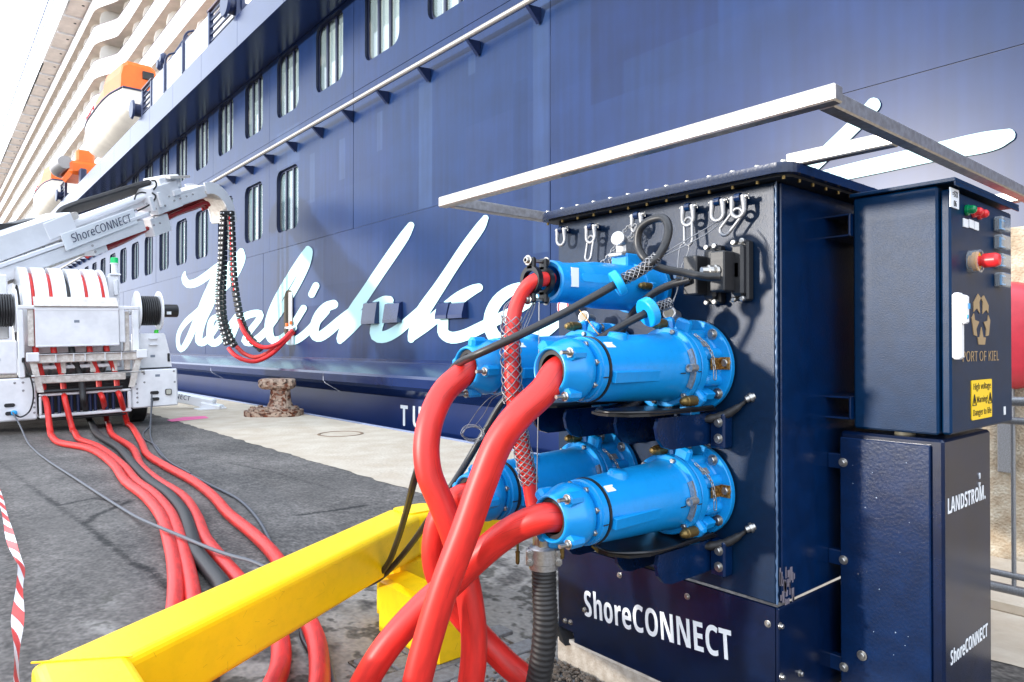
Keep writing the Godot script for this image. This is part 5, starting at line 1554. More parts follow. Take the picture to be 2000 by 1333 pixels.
	# support consoles with trays below the four large connectors
	for cz in [-1.41, -1.80]:
		for cy in [1.235, 0.825]:
			m = MB.new()
			m.box(Vector3(1.975, cy - 0.205, cz + 0.115), Vector3(0.05, 0.115, 0.055), 0.006)
			m.prism(pv2([0, -0.05, 0, 0.05, -0.29, 0.05, -0.30, 0.02, -0.29, -0.015, -0.265, -0.04, -0.23, -0.05]), Vector3(FX - 0.02, cy - 0.2, cz + 0.075), Vector3.RIGHT, Vector3.UP, 0.012)
			m.prism(pv2([0, -0.05, 0, 0.05, -0.29, 0.05, -0.30, 0.02, -0.29, -0.015, -0.265, -0.04, -0.23, -0.05]), Vector3(FX - 0.02, cy - 0.2, cz - 0.085), Vector3.RIGHT, Vector3.UP, 0.012)
			var con := obj("console", m, M.cab, t)
			m = MB.new()
			m.prism(pv2([0, -0.10, 0, 0.10, -0.34, 0.10, -0.40, 0.075, -0.43, 0.02, -0.43, -0.02, -0.40, -0.075, -0.34, -0.10]), Vector3(FX - 0.03, cy - 0.140, cz), Vector3.RIGHT, Vector3(0, 0, -1), 0.008)
			m.tube(spl([Vector3(FX - 0.05, cy - 0.128, cz + 0.1), Vector3(FX - 0.36, cy - 0.128, cz + 0.1), Vector3(FX - 0.45, cy - 0.128, cz + 0.03), Vector3(FX - 0.45, cy - 0.128, cz - 0.03), Vector3(FX - 0.36, cy - 0.128, cz - 0.1)], 5), 0.006, 6)
			obj("tray", m, M.black_gloss, con)
			for dy in [0.028, -0.024]:
				m = MB.new()
				m.bolt(Vector3(1.95, cy - 0.205 + dy, cz + 0.122), Vector3.LEFT, 0.011, 0.013)
				obj("bolt", m, M.bright_steel, con)
	# square steel tube guard above
	m = MB.new()
	var gs := 0.04
	var g := thing("steel_tube_guard", "horizontal square steel tube frame standing out from the cabinet lid", "guard frame", Vector3.ZERO)
	for q in [[Vector3(1.57, 1.871, -1.508), Vector3(gs, gs, 1.57)], [Vector3(2.13, 1.871, -2.257), Vector3(1.078, gs, gs)], [Vector3(2.60, 1.871, -0.763), Vector3(2.02, gs, gs)], [Vector3(2.04, 1.8725, -0.94), Vector3(gs, gs, 0.312)], [Vector3(3.19, 1.8725, -1.10), Vector3(gs, gs, 0.632)]]:
		m = MB.new()
		m.box(q[0], q[1], 0.004)
		obj("tube", m, M.steel, g)
	# black socket boxes on the front plate
	for q in [[-1.335, 1.545, 0.0], [-1.235, 1.55, 0.0]]:
		var b := thing("black_socket_box", ["black plastic socket box nearest the cabinet's near corner", "black plastic socket box beside the loop of black cable, second from the corner"][0 if q[0] > -1.3 else 1], "socket box", Vector3(FX, q[1] - 0.01, q[0]), "black socket boxes")
		m = MB.new()
		m.box(Vector3(-0.018, 0, 0.02), Vector3(0.036, 0.19, 0.05), 0.006)
		m.box(Vector3(-0.05, 0, 0.022), Vector3(0.03, 0.16, 0.042), 0.008)
		obj("housing", m, M.plastic, b)
		m = MB.new()
		m.box(Vector3(-0.085, -0.005, -0.01), Vector3(0.075, 0.125, 0.052), 0.004)
		obj("hood", m, M.plastic, b)
		m = MB.new()
		m.box(Vector3(-0.04, 0.0, 0.0), Vector3(0.05, 0.05, 0.062), 0.003)
		obj("lever", m, M.black, b)
		for s in [-1, 1]:
			for w in [-0.002, 0.036]:
				m = MB.new()
				m.lathe(Vector3(-0.036 - 0.012 * float(w > 0), s * 0.09, w), Vector3.LEFT, [0, 0.009, 0.01, 0.009, 0.012, 0.006, 0.012, 0.0], 10)
				obj("screw", m, M.bright_steel, b)
		m = MB.new()
		var gd := Vector3(-1, 0.0, -0.55).normalized()
		m.lathe(Vector3(-0.118, -0.005, -0.012), gd, [0, 0.021, 0.008, 0.021, 0.010, 0.016, 0.018, 0.019, 0.03, 0.019, 0.032, 0.014, 0.052, 0.012, 0.052, 0.0], 12)
		obj("cable_gland", m, M.bright_steel, b)

func door_text(words: String, size: float, m: Material, parent: Node3D, q: Vector3, squeeze := 1.0, bold := true):
	text("lettering", words, size, m, parent, q, Vector3.RIGHT, Vector3.UP, bold, squeeze, HORIZONTAL_ALIGNMENT_CENTER)

func build_side_boxes():
	var m := MB.new()
	var b := thing("control_box", "wall-mounted dark blue control box with yellow warning sticker and emergency stop", "control box", Vector3.ZERO)
	m.box(Vector3(2.635, 1.41, -0.905), Vector3(0.61, 0.75, 0.25), 0.006)
	obj("housing", m, M.cab_box, b)
	m = MB.new()
	m.box(Vector3(2.64, 1.796, -0.885), Vector3(0.63, 0.012, 0.31), 0.002)
	m.box(Vector3(2.64, 1.784, -0.732), Vector3(0.63, 0.012, 0.004))
	obj("rain_visor", m, M.cab_box, b)
	m = MB.new()
	m.box(Vector3(2.64, 1.405, -0.763), Vector3(0.595, 0.735, 0.028), 0.006)
	var d := obj("door", m, M.cab_box, b)
	var zf := -0.7475
	for q in V([2.472,1.724,-0.747,2.533,1.725,-0.747,2.586,1.725,-0.747]):
		m = MB.new()
		m.lathe(Vector3(q.x, q.y, zf), Vector3.BACK, [0, 0.017, 0.008, 0.017, 0.009, 0.014, 0.022, 0.013, 0.028, 0.008, 0.03, 0.0], 16)
		obj("indicator_lamp", m, M.green_plastic if q.x < 2.53 else M.red_plastic, d)
	for q in V([2.463,1.683,-0.747,2.514,1.686,-0.747,2.561,1.685,-0.747]):
		m = MB.new()
		m.box(Vector3(q.x, q.y, zf + 0.001), Vector3(0.042, 0.026, 0.003))
		obj("name_plate", m, M.letter_white, d)
	m = MB.new()
	var lp: Vector3 = V([2.366,1.746,-0.747])[0]
	m.box(Vector3(lp.x, lp.y, zf + 0.001), Vector3(0.072, 0.058, 0.003))
	var lbl := obj("name_plate", m, M.letter_white, d)
	door_text("=STX", 0.017, M.text_black, lbl, Vector3(lp.x, lp.y + 0.012, zf + 0.004), 0.9, false)
	door_text("06", 0.017, M.text_black, lbl, Vector3(lp.x, lp.y - 0.016, zf + 0.004), 0.9, false)
	# four windowed breaker flaps
	for q in V([2.778,1.712,-0.747,2.776,1.651,-0.747,2.781,1.588,-0.747,2.78,1.525,-0.747]):
		m = MB.new()
		m.box(Vector3(q.x, q.y, zf + 0.014), Vector3(0.085, 0.048, 0.028), 0.004)
		var w := obj("breaker_flap", m, M.clear, d)
		m = MB.new()
		m.box(Vector3(q.x, q.y, zf + 0.006), Vector3(0.066, 0.036, 0.012), 0.002)
		obj("breaker", m, M.black, w)
		m = MB.new()
		m.box(Vector3(q.x - 0.02, q.y, zf + 0.014), Vector3(0.010, 0.034, 0.004))
		m.box(Vector3(q.x + 0.006, q.y + 0.014, zf + 0.014), Vector3(0.04, 0.005, 0.004))
		m.box(Vector3(q.x + 0.006, q.y - 0.014, zf + 0.014), Vector3(0.04, 0.005, 0.004))
		obj("socket_face", m, M.blue_light, w)
	# emergency stop
	var e: Vector3 = V([2.502,1.566,-0.747])[0]
	m = MB.new()
	m.lathe(Vector3(e.x, e.y, zf), Vector3.BACK, [0, 0.02, 0.012, 0.02, 0.012, 0.030, 0.024, 0.030, 0.024, 0.022, 0.026, 0.0], 18)
	var es := obj("emergency_stop", m, mat(c8(240, 170, 0), 0.4), d)
	m = MB.new()
	m.lathe(Vector3(e.x, e.y, zf + 0.024), Vector3.BACK, [0, 0.016, 0.012, 0.016, 0.014, 0.022, 0.046, 0.022, 0.056, 0.017, 0.060, 0.0], 18)
	obj("push_button", m, M.red_plastic, es)
	m = MB.new()
	m.lathe(Vector3(e.x, e.y, zf), Vector3.BACK, [0, 0.036, 0.03, 0.036, 0.031, 0.03], 18)
	obj("clear_collar", m, M.clear, es)
	# door handle
	var h: Array = V([2.357,1.461,-0.747,2.355,1.263,-0.747])
	m = MB.new()
	m.box(Vector3(h[0].x, (h[0].y + h[1].y) / 2, zf + 0.012), Vector3(0.036, h[0].y - h[1].y, 0.024), 0.006)
	m.box(Vector3(h[0].x + 0.004, h[0].y - 0.05, zf + 0.03), Vector3(0.03, 0.085, 0.014), 0.005)
	var hd := obj("door_handle", m, M.white_plain, d)
	m = MB.new()
	m.box(Vector3(h[0].x + 0.012, h[0].y - 0.04, zf + 0.0375), Vector3(0.012, 0.016, 0.003))
	m.lathe(Vector3(h[0].x, h[0].y - 0.072, zf + 0.036), Vector3.BACK, [0, 0.006, 0.003, 0.006, 0.003, 0.0], 12)
	obj("lock", m, M.blue_light, hd)
	# emblem of five folded shapes
	var ec: Vector3 = V([2.605,1.387,-0.747])[0]
	for poly in [[-0.0280, 0.0827, -0.0030, 0.0700, -0.0180, 0.0572, -0.0120, 0.0200, -0.0430, 0.0359, -0.0700, 0.0238, -0.0730, 0.0518],
		[0.0270, 0.0805, 0.0020, 0.0690, 0.0170, 0.0572, 0.0140, 0.0200, 0.0490, 0.0340, 0.0700, 0.0238, 0.0740, 0.0493],
		[-0.0680, 0.0191, -0.0600, -0.0016, -0.0200, -0.0064, -0.0480, -0.0302, -0.0400, -0.0531, -0.0700, -0.0493, -0.0900, 0.0032],
		[0.0720, 0.0175, 0.0640, -0.0016, 0.0240, -0.0064, 0.0500, -0.0302, 0.0470, -0.0525, 0.0740, -0.0487, 0.0900, 0.0000],
		[0.0020, -0.0232, 0.0200, -0.0556, 0.0440, -0.0563, 0.0350, -0.0795, -0.0260, -0.0795, -0.0360, -0.0563, -0.0130, -0.0556]]:
		m = MB.new()
		m.prism(pv2(poly), Vector3(ec.x, ec.y, zf - 0.0018), Vector3(1.0, 0, 0), Vector3.UP, 0.003)
		obj("emblem", m, M.gold, d)
	var pk: Vector3 = V([2.608,1.27,-0.747])[0]
	door_text("PORT OF KIEL", 0.032, M.gold, d, Vector3(pk.x, pk.y, zf), 1.3, false)
	# warning sticker
	var ws: Vector3 = V([2.606,1.132,-0.747])[0]
	m = MB.new()
	m.prism(rrect(0.195, 0.125, 0.006, 3), Vector3(ws.x, ws.y, zf - 0.001), Vector3.RIGHT, Vector3.UP, 0.003)
	var st := obj("warning_sticker", m, M.sign_yellow, d)
	door_text("High voltage", 0.019, M.text_black, st, Vector3(ws.x, ws.y + 0.042, zf + 0.0025), 1.15, false)
	door_text("Warning!", 0.019, M.text_black, st, Vector3(ws.x, ws.y, zf + 0.0025), 1.0, false)
	door_text("Danger to life", 0.019, M.text_black, st, Vector3(ws.x, ws.y - 0.04, zf + 0.0025), 1.1, false)
	for s in [-1, 1]:
		m = MB.new()
		var tx: float = ws.x + s * 0.076
		for q in [[Vector3(tx - 0.017, ws.y - 0.016, 0), Vector3(tx + 0.017, ws.y - 0.016, 0)], [Vector3(tx + 0.017, ws.y - 0.016, 0), Vector3(tx, ws.y + 0.018, 0)], [Vector3(tx, ws.y + 0.018, 0), Vector3(tx - 0.017, ws.y - 0.016, 0)], [Vector3(tx, ws.y + 0.007, 0), Vector3(tx, ws.y - 0.01, 0)]]:
			m.tube([q[0] + Vector3(0, 0, zf + 0.003), q[1] + Vector3(0, 0, zf + 0.003)], 0.0014, 5)
		obj("warning_triangle", m, M.text_black, st)
	m = MB.new()
	var sm: Vector3 = V([2.855,1.081,-0.747])[0]
	m.box(Vector3(sm.x - 0.01, sm.y, zf), Vector3(0.018, 0.028, 0.002))
	obj("name_plate", m, M.letter_white, d)
	# channel brackets to the cabinet
	for y in [1.70, 1.10]:
		m = MB.new()
		for q in [[0.034, 0.0], [-0.034, 0.0]]:
			m.box(Vector3(2.45, y + q[0], -1.073), Vector3(0.28, 0.006, 0.086), 0.001)
		m.box(Vector3(2.45, y, -1.034), Vector3(0.28, 0.074, 0.006), 0.001)
		obj("channel_bracket", m, M.cab, b)
	# lower box
	var l := thing("cable_box", "tall dark blue lower box with white lettering beneath the control box", "cable box", Vector3.ZERO)
	m = MB.new()
	m.box(Vector3(2.545, 0.513, -0.92), Vector3(0.43, 1.016, 0.308), 0.008)
	obj("housing", m, M.cab_panel, l)
	m = MB.new()
	m.box(Vector3(2.323, 0.505, -0.935), Vector3(0.012, 0.995, 0.27), 0.003)
	obj("side_cover", m, M.cab, l)
	var t1: Vector3 = V([2.528,0.819,-0.764])[0]
	door_text("LANDSTROM.", 0.046, M.letter_white, l, Vector3(t1.x, t1.y, -0.765), 0.86)
	m = MB.new()
	var dots: Array = V([2.641,0.872,-0.764,2.64,0.849,-0.764])
	m.prism(pv2([-0.006, 0.012, 0.004, 0.016, 0.006, 0.002, 0.002, -0.004]), Vector3(dots[0].x, dots[0].y, -0.766), Vector3.RIGHT, Vector3.UP, 0.003)
	m.prism(pv2([-0.008, 0.008, 0.008, 0.008, 0.0, -0.008]), Vector3(dots[1].x, dots[1].y, -0.766), Vector3.RIGHT, Vector3.UP, 0.003)
	obj("lettering", m, M.letter_white, l)
	var t2: Vector3 = V([2.544,0.359,-0.764])[0]
	door_text("ShoreCONNECT", 0.042, M.letter_white, l, Vector3(t2.x, t2.y, -0.765), 0.78)
	for y in [0.92, 0.60, 0.25]:
		m = MB.new()
		m.box(Vector3(2.34, y, -1.09), Vector3(0.03, 0.05, 0.05), 0.003)
		obj("mounting_lug", m, M.cab, l)
		m = MB.new()
		m.bolt(Vector3(2.315, y, -1.058), Vector3.LEFT, 0.010, 0.014)
		obj("mounting_bolt", m, M.bright_steel, l)
	m = MB.new()
	m.bolt(V([2.315,0.307,-1])[0], Vector3.LEFT, 0.011, 0.01)
	obj("bolt", m, M.bright_steel, l)
	# small scuffs of dust and chipped paint
	m = MB.new()
	var r := RandomNumberGenerator.new()
	r.seed = 31
	for k in 14:
		var sx := r.randf_range(0.001, 0.003)
		m.box(Vector3(2.3165, r.randf_range(0.3, 0.95), r.randf_range(-1.05, -0.82)), Vector3(0.001, sx * r.randf_range(0.7, 1.6), sx))
	obj("paint_chips", m, mat(c8(150, 168, 190), 0.8), l)
	l.get_node("paint_chips").set_meta("kind", "stuff")
	m = MB.new()
	for k in 4: m.lathe(Vector3(2.40 + k * 0.085, 1.01, -0.90), Vector3.UP, [0, 0.03, 0.024, 0.03, 0.024, 0.0], 12)
	obj("cable_gland", m, mat(c8(96, 92, 78), 0.6), l)

# ---------------------------------------------------------------- blue connectors
func connector(label: String, at: Vector3) -> Node3D:
	var t := thing("shore_power_connector", label, "connector", at, "large blue shore power connectors")
	var L := Vector3.LEFT
	var o := Vector3.ZERO
	var m := MB.new()
	m.lathe(o, L, [0.0, 0.150, 0.006, 0.155, 0.010, 0.157, 0.010, 0.0], 48)
	obj("seal", m, M.black, t)
	m = MB.new()
	m.lathe(o, L, [0.010, 0.156, 0.026, 0.156, 0.028, 0.154, 0.028, 0.118, 0.032, 0.112, 0.11, 0.106, 0.11, 0.08], 48)
	for k in 8:
		var a := TAU * (k + 0.5) / 8
		var d := Vector3(0, sin(a), cos(a))
		m.lathe(d * 0.108 + L * 0.028, L, [0.0, 0.021, 0.06, 0.02, 0.075, 0.015, 0.08, 0.0], 12, true)
	var fl := obj("flange", m, M.blue, t)
	for k in 8:
		var a := TAU * (k + 0.13) / 8
		m = MB.new()
		m.bolt(Vector3(0, sin(a), cos(a)) * 0.137 + L * 0.028, L, 0.0125, 0.014)
		obj("flange_bolt", m, M.bright_steel, fl)
	m = MB.new()
	m.lathe(o, L, [0.11, 0.09, 0.11, 0.124, 0.113, 0.127, 0.140, 0.127, 0.142, 0.125, 0.142, 0.09], 48)
	# lugs above and below carry the cap nuts
	for a in [1.72, -0.82, 1.25, 4.1]:
		var d := Vector3(0, sin(a), cos(a))
		var s := Vector3(0, cos(a), -sin(a))
		m.box(d * 0.137 + L * 0.127, Vector3(0.030, 0.05, 0.055), 0.008, Basis(Vector3.RIGHT, d, Vector3.RIGHT.cross(d)))
	obj("coupling_ring", m, M.blue, t)
	m = MB.new()
	m.lathe(o, L, [0.142, 0.09, 0.142, 0.122, 0.147, 0.122, 0.147, 0.09], 40)
	obj("seal_ring", m, M.black, t)
	m = MB.new()
	m.lathe(o, L, [0.526, 0.07, 0.526, 0.0965, 0.534, 0.0965, 0.534, 0.07], 40)
	obj("seal_ring", m, M.black, t)
	m = MB.new()
	m.lathe(o, L, [0.147, 0.09, 0.147, 0.126, 0.150, 0.128, 0.168, 0.128, 0.171, 0.125, 0.171, 0.113, 0.180, 0.109, 0.21, 0.107, 0.24, 0.106, 0.40, 0.100, 0.52, 0.094, 0.526, 0.093], 56, false)
	# flat moulded along the barrel, boss on top
	m.box(L * 0.352 + Vector3(0, -0.020, 0.0945), Vector3(0.345, 0.034, 0.014), 0.002, Basis(Vector3.UP, 0.036) * Basis(Vector3.RIGHT, 0.2))
	m.lathe(L * 0.42 + Vector3(0, 0.088, 0.02), Vector3(0, 1, 0.15), [0.0, 0.034, 0.012, 0.030, 0.020, 0.026, 0.021, 0.0], 18, true)
	var body := obj("barrel", m, M.blue, t)
	for k in 6:
		var a := TAU * (k + 0.2) / 6
		m = MB.new()
		m.bolt(Vector3(0, sin(a), cos(a)) * 0.118 + L * 0.171, L, 0.0085, 0.010, false)
		obj("barrel_bolt", m, M.bright_steel, body)
	# rear collar with recessed screws, then the cable clamp
	m = MB.new()
	m.lathe(o, L, [0.534, 0.07, 0.534, 0.092, 0.537, 0.094, 0.556, 0.094, 0.558, 0.089, 0.566, 0.089, 0.568, 0.091, 0.572, 0.091, 0.572, 0.06], 48)
	var col := obj("collar", m, M.blue, t)
	for k in 8:
		var a := TAU * (k + 0.35) / 8
		m = MB.new()
		m.bolt(Vector3(0, sin(a), cos(a)) * 0.083 + L * 0.569, L, 0.009, 0.012, false)
		obj("collar_screw", m, M.bright_steel, col)
	m = MB.new()
	m.lathe(o, L, [0.572, 0.06, 0.572, 0.079, 0.585, 0.088, 0.605, 0.091, 0.625, 0.086, 0.645, 0.077, 0.665, 0.070, 0.676, 0.066, 0.680, 0.062, 0.676, 0.058, 0.60, 0.056], 44, true)
	for a in [0.62, -0.95, 2.2, 3.76]:
		var d := Vector3(0, sin(a), cos(a))
		m.box(d * 0.079 + L * 0.638, Vector3(0.06, 0.036, 0.036), 0.009, Basis(Vector3.RIGHT, d, Vector3.RIGHT.cross(d)))
	var clamp := obj("cable_clamp", m, M.blue, t)
	for a in [0.62, -0.95]:
		var d := Vector3(0, sin(a), cos(a))
		m = MB.new()
		m.bolt(d * 0.086 + L * 0.667, L, 0.0095, 0.01)
		m.tube([d * 0.086 + L * 0.67, d * 0.086 + L * 0.70], 0.006, 8)
		obj("clamp_bolt", m, M.bright_steel, clamp)
	m = MB.new()
	m.lathe(o, L, [0.60, 0.056, 0.668, 0.056, 0.668, 0.044], 32)
	obj("rubber_sleeve", m, M.black, clamp)
	# brass cap nuts
	for a in [1.72, -0.82, 1.25]:
		var d := Vector3(0, sin(a), cos(a))
		var p := d * 0.142 + L * 0.142
		if a == 1.25: continue
		m = MB.new()
		m.lathe(p, L, [0.0, 0.017, 0.045, 0.017, 0.047, 0.0155, 0.058, 0.014, 0.068, 0.009, 0.072, 0.0], 8)
		obj("cap_nut", m, M.brass, t)
	# silver latch on the side
	m = MB.new()
	var arc: Array = []
	for k in 9:
		var a := -0.55 + 1.05 * k / 8.0
		arc.append(Vector3(-0.178, sin(a) * 0.119, cos(a) * 0.119))
	m.sweep(pv2([-0.008, -0.004, 0.008, -0.004, 0.008, 0.004, -0.008, 0.004]), arc, Vector3.LEFT)
	m.lathe(Vector3(-0.172, 0.0, 0.122), L, [0.0, 0.013, 0.034, 0.013, 0.034, 0.009, 0.028, 0.009, 0.028, 0.0], 14)
	obj("latch", m, M.alu, t)
	# bright angle bracket on the flange
	m = MB.new()
	m.box(Vector3(-0.031, 0.012, 0.132), Vector3(0.005, 0.040, 0.040), 0.001)
	m.box(Vector3(-0.055, 0.012, 0.114), Vector3(0.05, 0.040, 0.005), 0.001)
	m.bolt(Vector3(-0.033, 0.012, 0.14), L, 0.009, 0.004, false)
	obj("angle_bracket", m, M.yellow_zinc, fl)
	# blue key block below
	m = MB.new()
	m.box(Vector3(-0.11, -0.128, 0.055), Vector3(0.05, 0.05, 0.045), 0.003)
	m.box(Vector3(-0.085, -0.085, 0.1), Vector3(0.05, 0.024, 0.036), 0.003, Basis(Vector3.RIGHT, 0.5))
	obj("key_block", m, M.blue, t)
	# key lock above, white metal
	m = MB.new()
	var k0 := Vector3(-0.09, 0.155, -0.035)
	m.box(k0 + Vector3(0.02, -0.02, 0.0), Vector3(0.04, 0.05, 0.04), 0.006, Basis(Vector3.BACK, 0.4))
	m.lathe(k0 + Vector3(-0.002, 0.018, 0.01), Vector3(-1, 0.15, 0.25), [-0.03, 0.019, 0.02, 0.019, 0.022, 0.023, 0.029, 0.023, 0.031, 0.02, 0.031, 0.0], 20)
	m.box(k0 + Vector3(-0.03, -0.04, 0.015), Vector3(0.02, 0.014, 0.05), 0.003)
	var lock := obj("key_lock", m, M.alu, t)
	m = MB.new()
	m.lathe(k0 + Vector3(-0.036, 0.023, 0.0185), Vector3(-1, 0.15, 0.25), [-0.004, 0.016, -0.0005, 0.016, 0.0, 0.0], 20)
	obj("lock_face", m, mat(c8(150, 140, 122), 0.6), lock)
	# type plate and white stickers
	m = MB.new()
	m.box(Vector3(-0.075, 0.074, 0.083), Vector3(0.05, 0.022, 0.002), 0.0, Basis(Vector3.RIGHT, -0.73))
	obj("type_plate", m, M.zinc, t)
	m = MB.new()
	m.box(Vector3(-0.50, 0.071, 0.0625), Vector3(0.036, 0.022, 0.002), 0.0, Basis(Vector3.RIGHT, -0.86))
	obj("sticker", m, M.letter_white, t)
	# safety chain from the ring to a snap hook
	var prev := Vector3(-0.135, 0.098, 0.09)
	var path := spl([Vector3(-0.125, 0.105, 0.086), Vector3(-0.105, 0.075, 0.112), Vector3(-0.095, 0.045, 0.128), Vector3(-0.095, -0.005, 0.138)], 4)
	for k in path.size() - 1:
		m = MB.new()
		var dd: Vector3 = (path[k + 1] - path[k]).normalized()
		var side := dd.cross(Vector3(0, 0.3, 1)).normalized()
		if k % 2: side = dd.cross(side).normalized()
		m.link((path[k] + path[k + 1]) / 2, dd, side, (path[k + 1] - path[k]).length() * 1.35, 0.0085, 0.0014, 10, 5)
		obj("chain_link", m, M.bright_steel, t)
	m = MB.new()
	m.link(Vector3(-0.095, -0.022, 0.139), Vector3.UP, Vector3.LEFT, 0.036, 0.014, 0.0018, 12, 5)
	obj("snap_hook", m, M.bright_steel, t)
	# black marker lines across the joint
	m = MB.new()
	m.box(Vector3(-0.158, -0.012, 0.1275), Vector3(0.02, 0.003, 0.002))
	m.box(Vector3(-0.215, -0.016, 0.1075), Vector3(0.024, 0.003, 0.002), 0.0)
	m.box(Vector3(-0.548, -0.02, 0.0925), Vector3(0.022, 0.003, 0.002))
	obj("marker_line", m, M.text_black, t)
	# sensor lead wrapped in black tape
	m = MB.new()
	var lead := spl([Vector3(-0.10, -0.17, 0.05), Vector3(-0.06, -0.168, 0.09), Vector3(-0.03, -0.15, 0.14), Vector3(-0.012, -0.115, 0.185), Vector3(-0.008, -0.098, 0.2)], 6)
	var rr: Array = []
	for k in lead.size():
		var s := float(k) / (lead.size() - 1)
		rr.append(0.006 + 0.008 * smoothstep(0.1, 0.3, s) * (1.0 - smoothstep(0.55, 0.8, s)) + 0.001 * sin(k * 2.1))
	m.tube(lead, rr, 10)
	var sl := obj("sensor_lead", m, M.rubber, t)
	m = MB.new()
	m.lathe(Vector3(-0.012, -0.102, 0.196), Vector3(0.55, 0.35, 0.6), [0, 0.011, 0.012, 0.011, 0.013, 0.016, 0.022, 0.016, 0.023, 0.012, 0.03, 0.012, 0.03, 0.0], 10)
	obj("sensor_gland", m, M.bright_steel, sl)
	return t

func build_connectors():
	var p := connector("blue high voltage connector in the upper row nearest the cabinet's near corner", Vector3(FX, 1.235, -1.41))
	for q in [[Vector3(FX, 1.235, -1.80), "blue high voltage connector in the upper row, farther from the control box"], [Vector3(FX, 0.825, -1.41), "blue high voltage connector in the lower row, closest to the control box"], [Vector3(FX, 0.825, -1.80), "blue high voltage connector in the lower row, behind the wire-meshed red cable"]]:
		var c := p.duplicate()
		c.name = numbered("shore_power_connector")
		add_child(c)
		c.position = q[0]
		c.set_meta("label", q[1])
		if q[0].z < -1.6: (c.get_node("cable_clamp") as Node3D).rotation.x = 0.75
		else: (c.get_node("cable_clamp") as Node3D).rotation.x = -0.2
	# slimmer connector on top
	var t := thing("neutral_connector", "slimmer blue connector with black nose clamp above the four large ones", "connector", Vector3(FX, 1.505, -1.60))
	var L := Vector3.LEFT
	var o := Vector3.ZERO
	var m := MB.new()
	m.lathe(o, L, [0.0, 0.099, 0.006, 0.101, 0.006, 0.0], 40)
	obj("seal", m, M.black, t)
	m = MB.new()
	m.lathe(o, L, [0.006, 0.098, 0.024, 0.098, 0.026, 0.096, 0.026, 0.08, 0.09, 0.078, 0.092, 0.06], 40)
	var fl := obj("flange", m, M.blue, t)
	for k in 6:
		var a := TAU * (k + 0.1) / 6
		m = MB.new()
		m.bolt(Vector3(0, sin(a), cos(a)) * 0.089 + L * 0.026, L, 0.009, 0.01, false)
		obj("flange_bolt", m, M.bright_steel, fl)
	m = MB.new()
	m.lathe(o, L, [0.092, 0.06, 0.092, 0.086, 0.12, 0.086, 0.122, 0.084, 0.122, 0.079, 0.15, 0.078, 0.30, 0.077, 0.36, 0.072, 0.40, 0.066, 0.44, 0.064, 0.47, 0.064, 0.472, 0.067, 0.50, 0.067, 0.505, 0.062, 0.50, 0.050, 0.44, 0.048], 48, false)
	obj("barrel", m, M.blue, t)
	m = MB.new()
	m.prism(rrect(0.12, 0.026, 0.012, 4), Vector3(-0.36, 0.014, 0.066), Vector3(0.99, 0, 0.1), Vector3(0, 1, 0), 0.006)
	obj("cast_panel", m, M.blue_light, t)
	m = MB.new()
	m.box(Vector3(-0.45, 0.012, 0.0635), Vector3(0.032, 0.06, 0.003))
	obj("sticker", m, M.letter_white, t)
	m = MB.new()
	for q in [[Vector3(-0.10, 0.095, -0.02), Vector3(0.10, 0.05, 0.075)], [Vector3(-0.09, -0.09, 0.03), Vector3(0.06, 0.05, 0.05)], [Vector3(-0.105, 0.0, 0.088), Vector3(0.03, 0.03, 0.03)], [Vector3(-0.105, -0.045, 0.085), Vector3(0.03, 0.03, 0.03)]]:
		m = MB.new()
		m.box(q[0], q[1], 0.006)
		obj("lug", m, M.blue, t)
	m = MB.new()
	m.lathe(Vector3(-0.12, 0.0, 0.093), L, [0.0, 0.013, 0.036, 0.013, 0.038, 0.012, 0.052, 0.009, 0.056, 0.0], 8)
	obj("cap_nut", m, M.brass, t)
	m = MB.new()
	var k0 := Vector3(-0.12, 0.145, -0.02)
	m.box(k0 + Vector3(0.015, 0.0, 0), Vector3(0.08, 0.05, 0.045), 0.008)
	m.box(k0 + Vector3(0.01, -0.03, 0), Vector3(0.12, 0.012, 0.06), 0.003)
	m.lathe(k0 + Vector3(-0.02, 0.02, 0.006), Vector3(-1, 0.12, 0.3), [0, 0.022, 0.025, 0.022, 0.027, 0.025, 0.036, 0.025, 0.038, 0.021, 0.038, 0.0], 20)
	obj("key_lock", m, M.alu, t)
	# black two-piece clamp on the nose
	var cl: MeshInstance3D
	for s in [0.0, 0.05]:
		m = MB.new()
		m.lathe(L * (0.515 + s), L, [0.0, 0.03, 0.0, 0.044, 0.018, 0.044, 0.018, 0.03, 0.0, 0.03], 24)
		for sy in [-1, 1]:
			m.box(Vector3(-0.524 - s, sy * 0.05, 0.0), Vector3(0.018, 0.04, 0.032), 0.005)
		cl = obj("nose_clamp", m, M.black_gloss, t)
	for sy in [-1, 1]:
		m = MB.new()
		m.tube([Vector3(-0.50, sy * 0.06, 0.0), Vector3(-0.60, sy * 0.06, 0.0)], 0.006, 8)
		m.bolt(Vector3(-0.588, sy * 0.06, 0.0), L, 0.011, 0.012)
		m.bolt(Vector3(-0.512, sy * 0.06, 0.0), L, 0.011, 0.012)
		obj("clamp_bolt", m, M.bright_steel, cl)

# ---------------------------------------------------------------- cables
func cable(called: String, label: String, pts: Array, r: float, m: Material, category := "cable", group := "", per := 7, seg := 16) -> MeshInstance3D:
	var b := MB.new()
	var q := spl(pts, per)
	for i in q.size(): q[i].y = maxf(q[i].y, r * 0.97)
	b.tube(q, r, seg)
	var o := obj(called, b, m)
	tag(o, label, category, group)
	return o

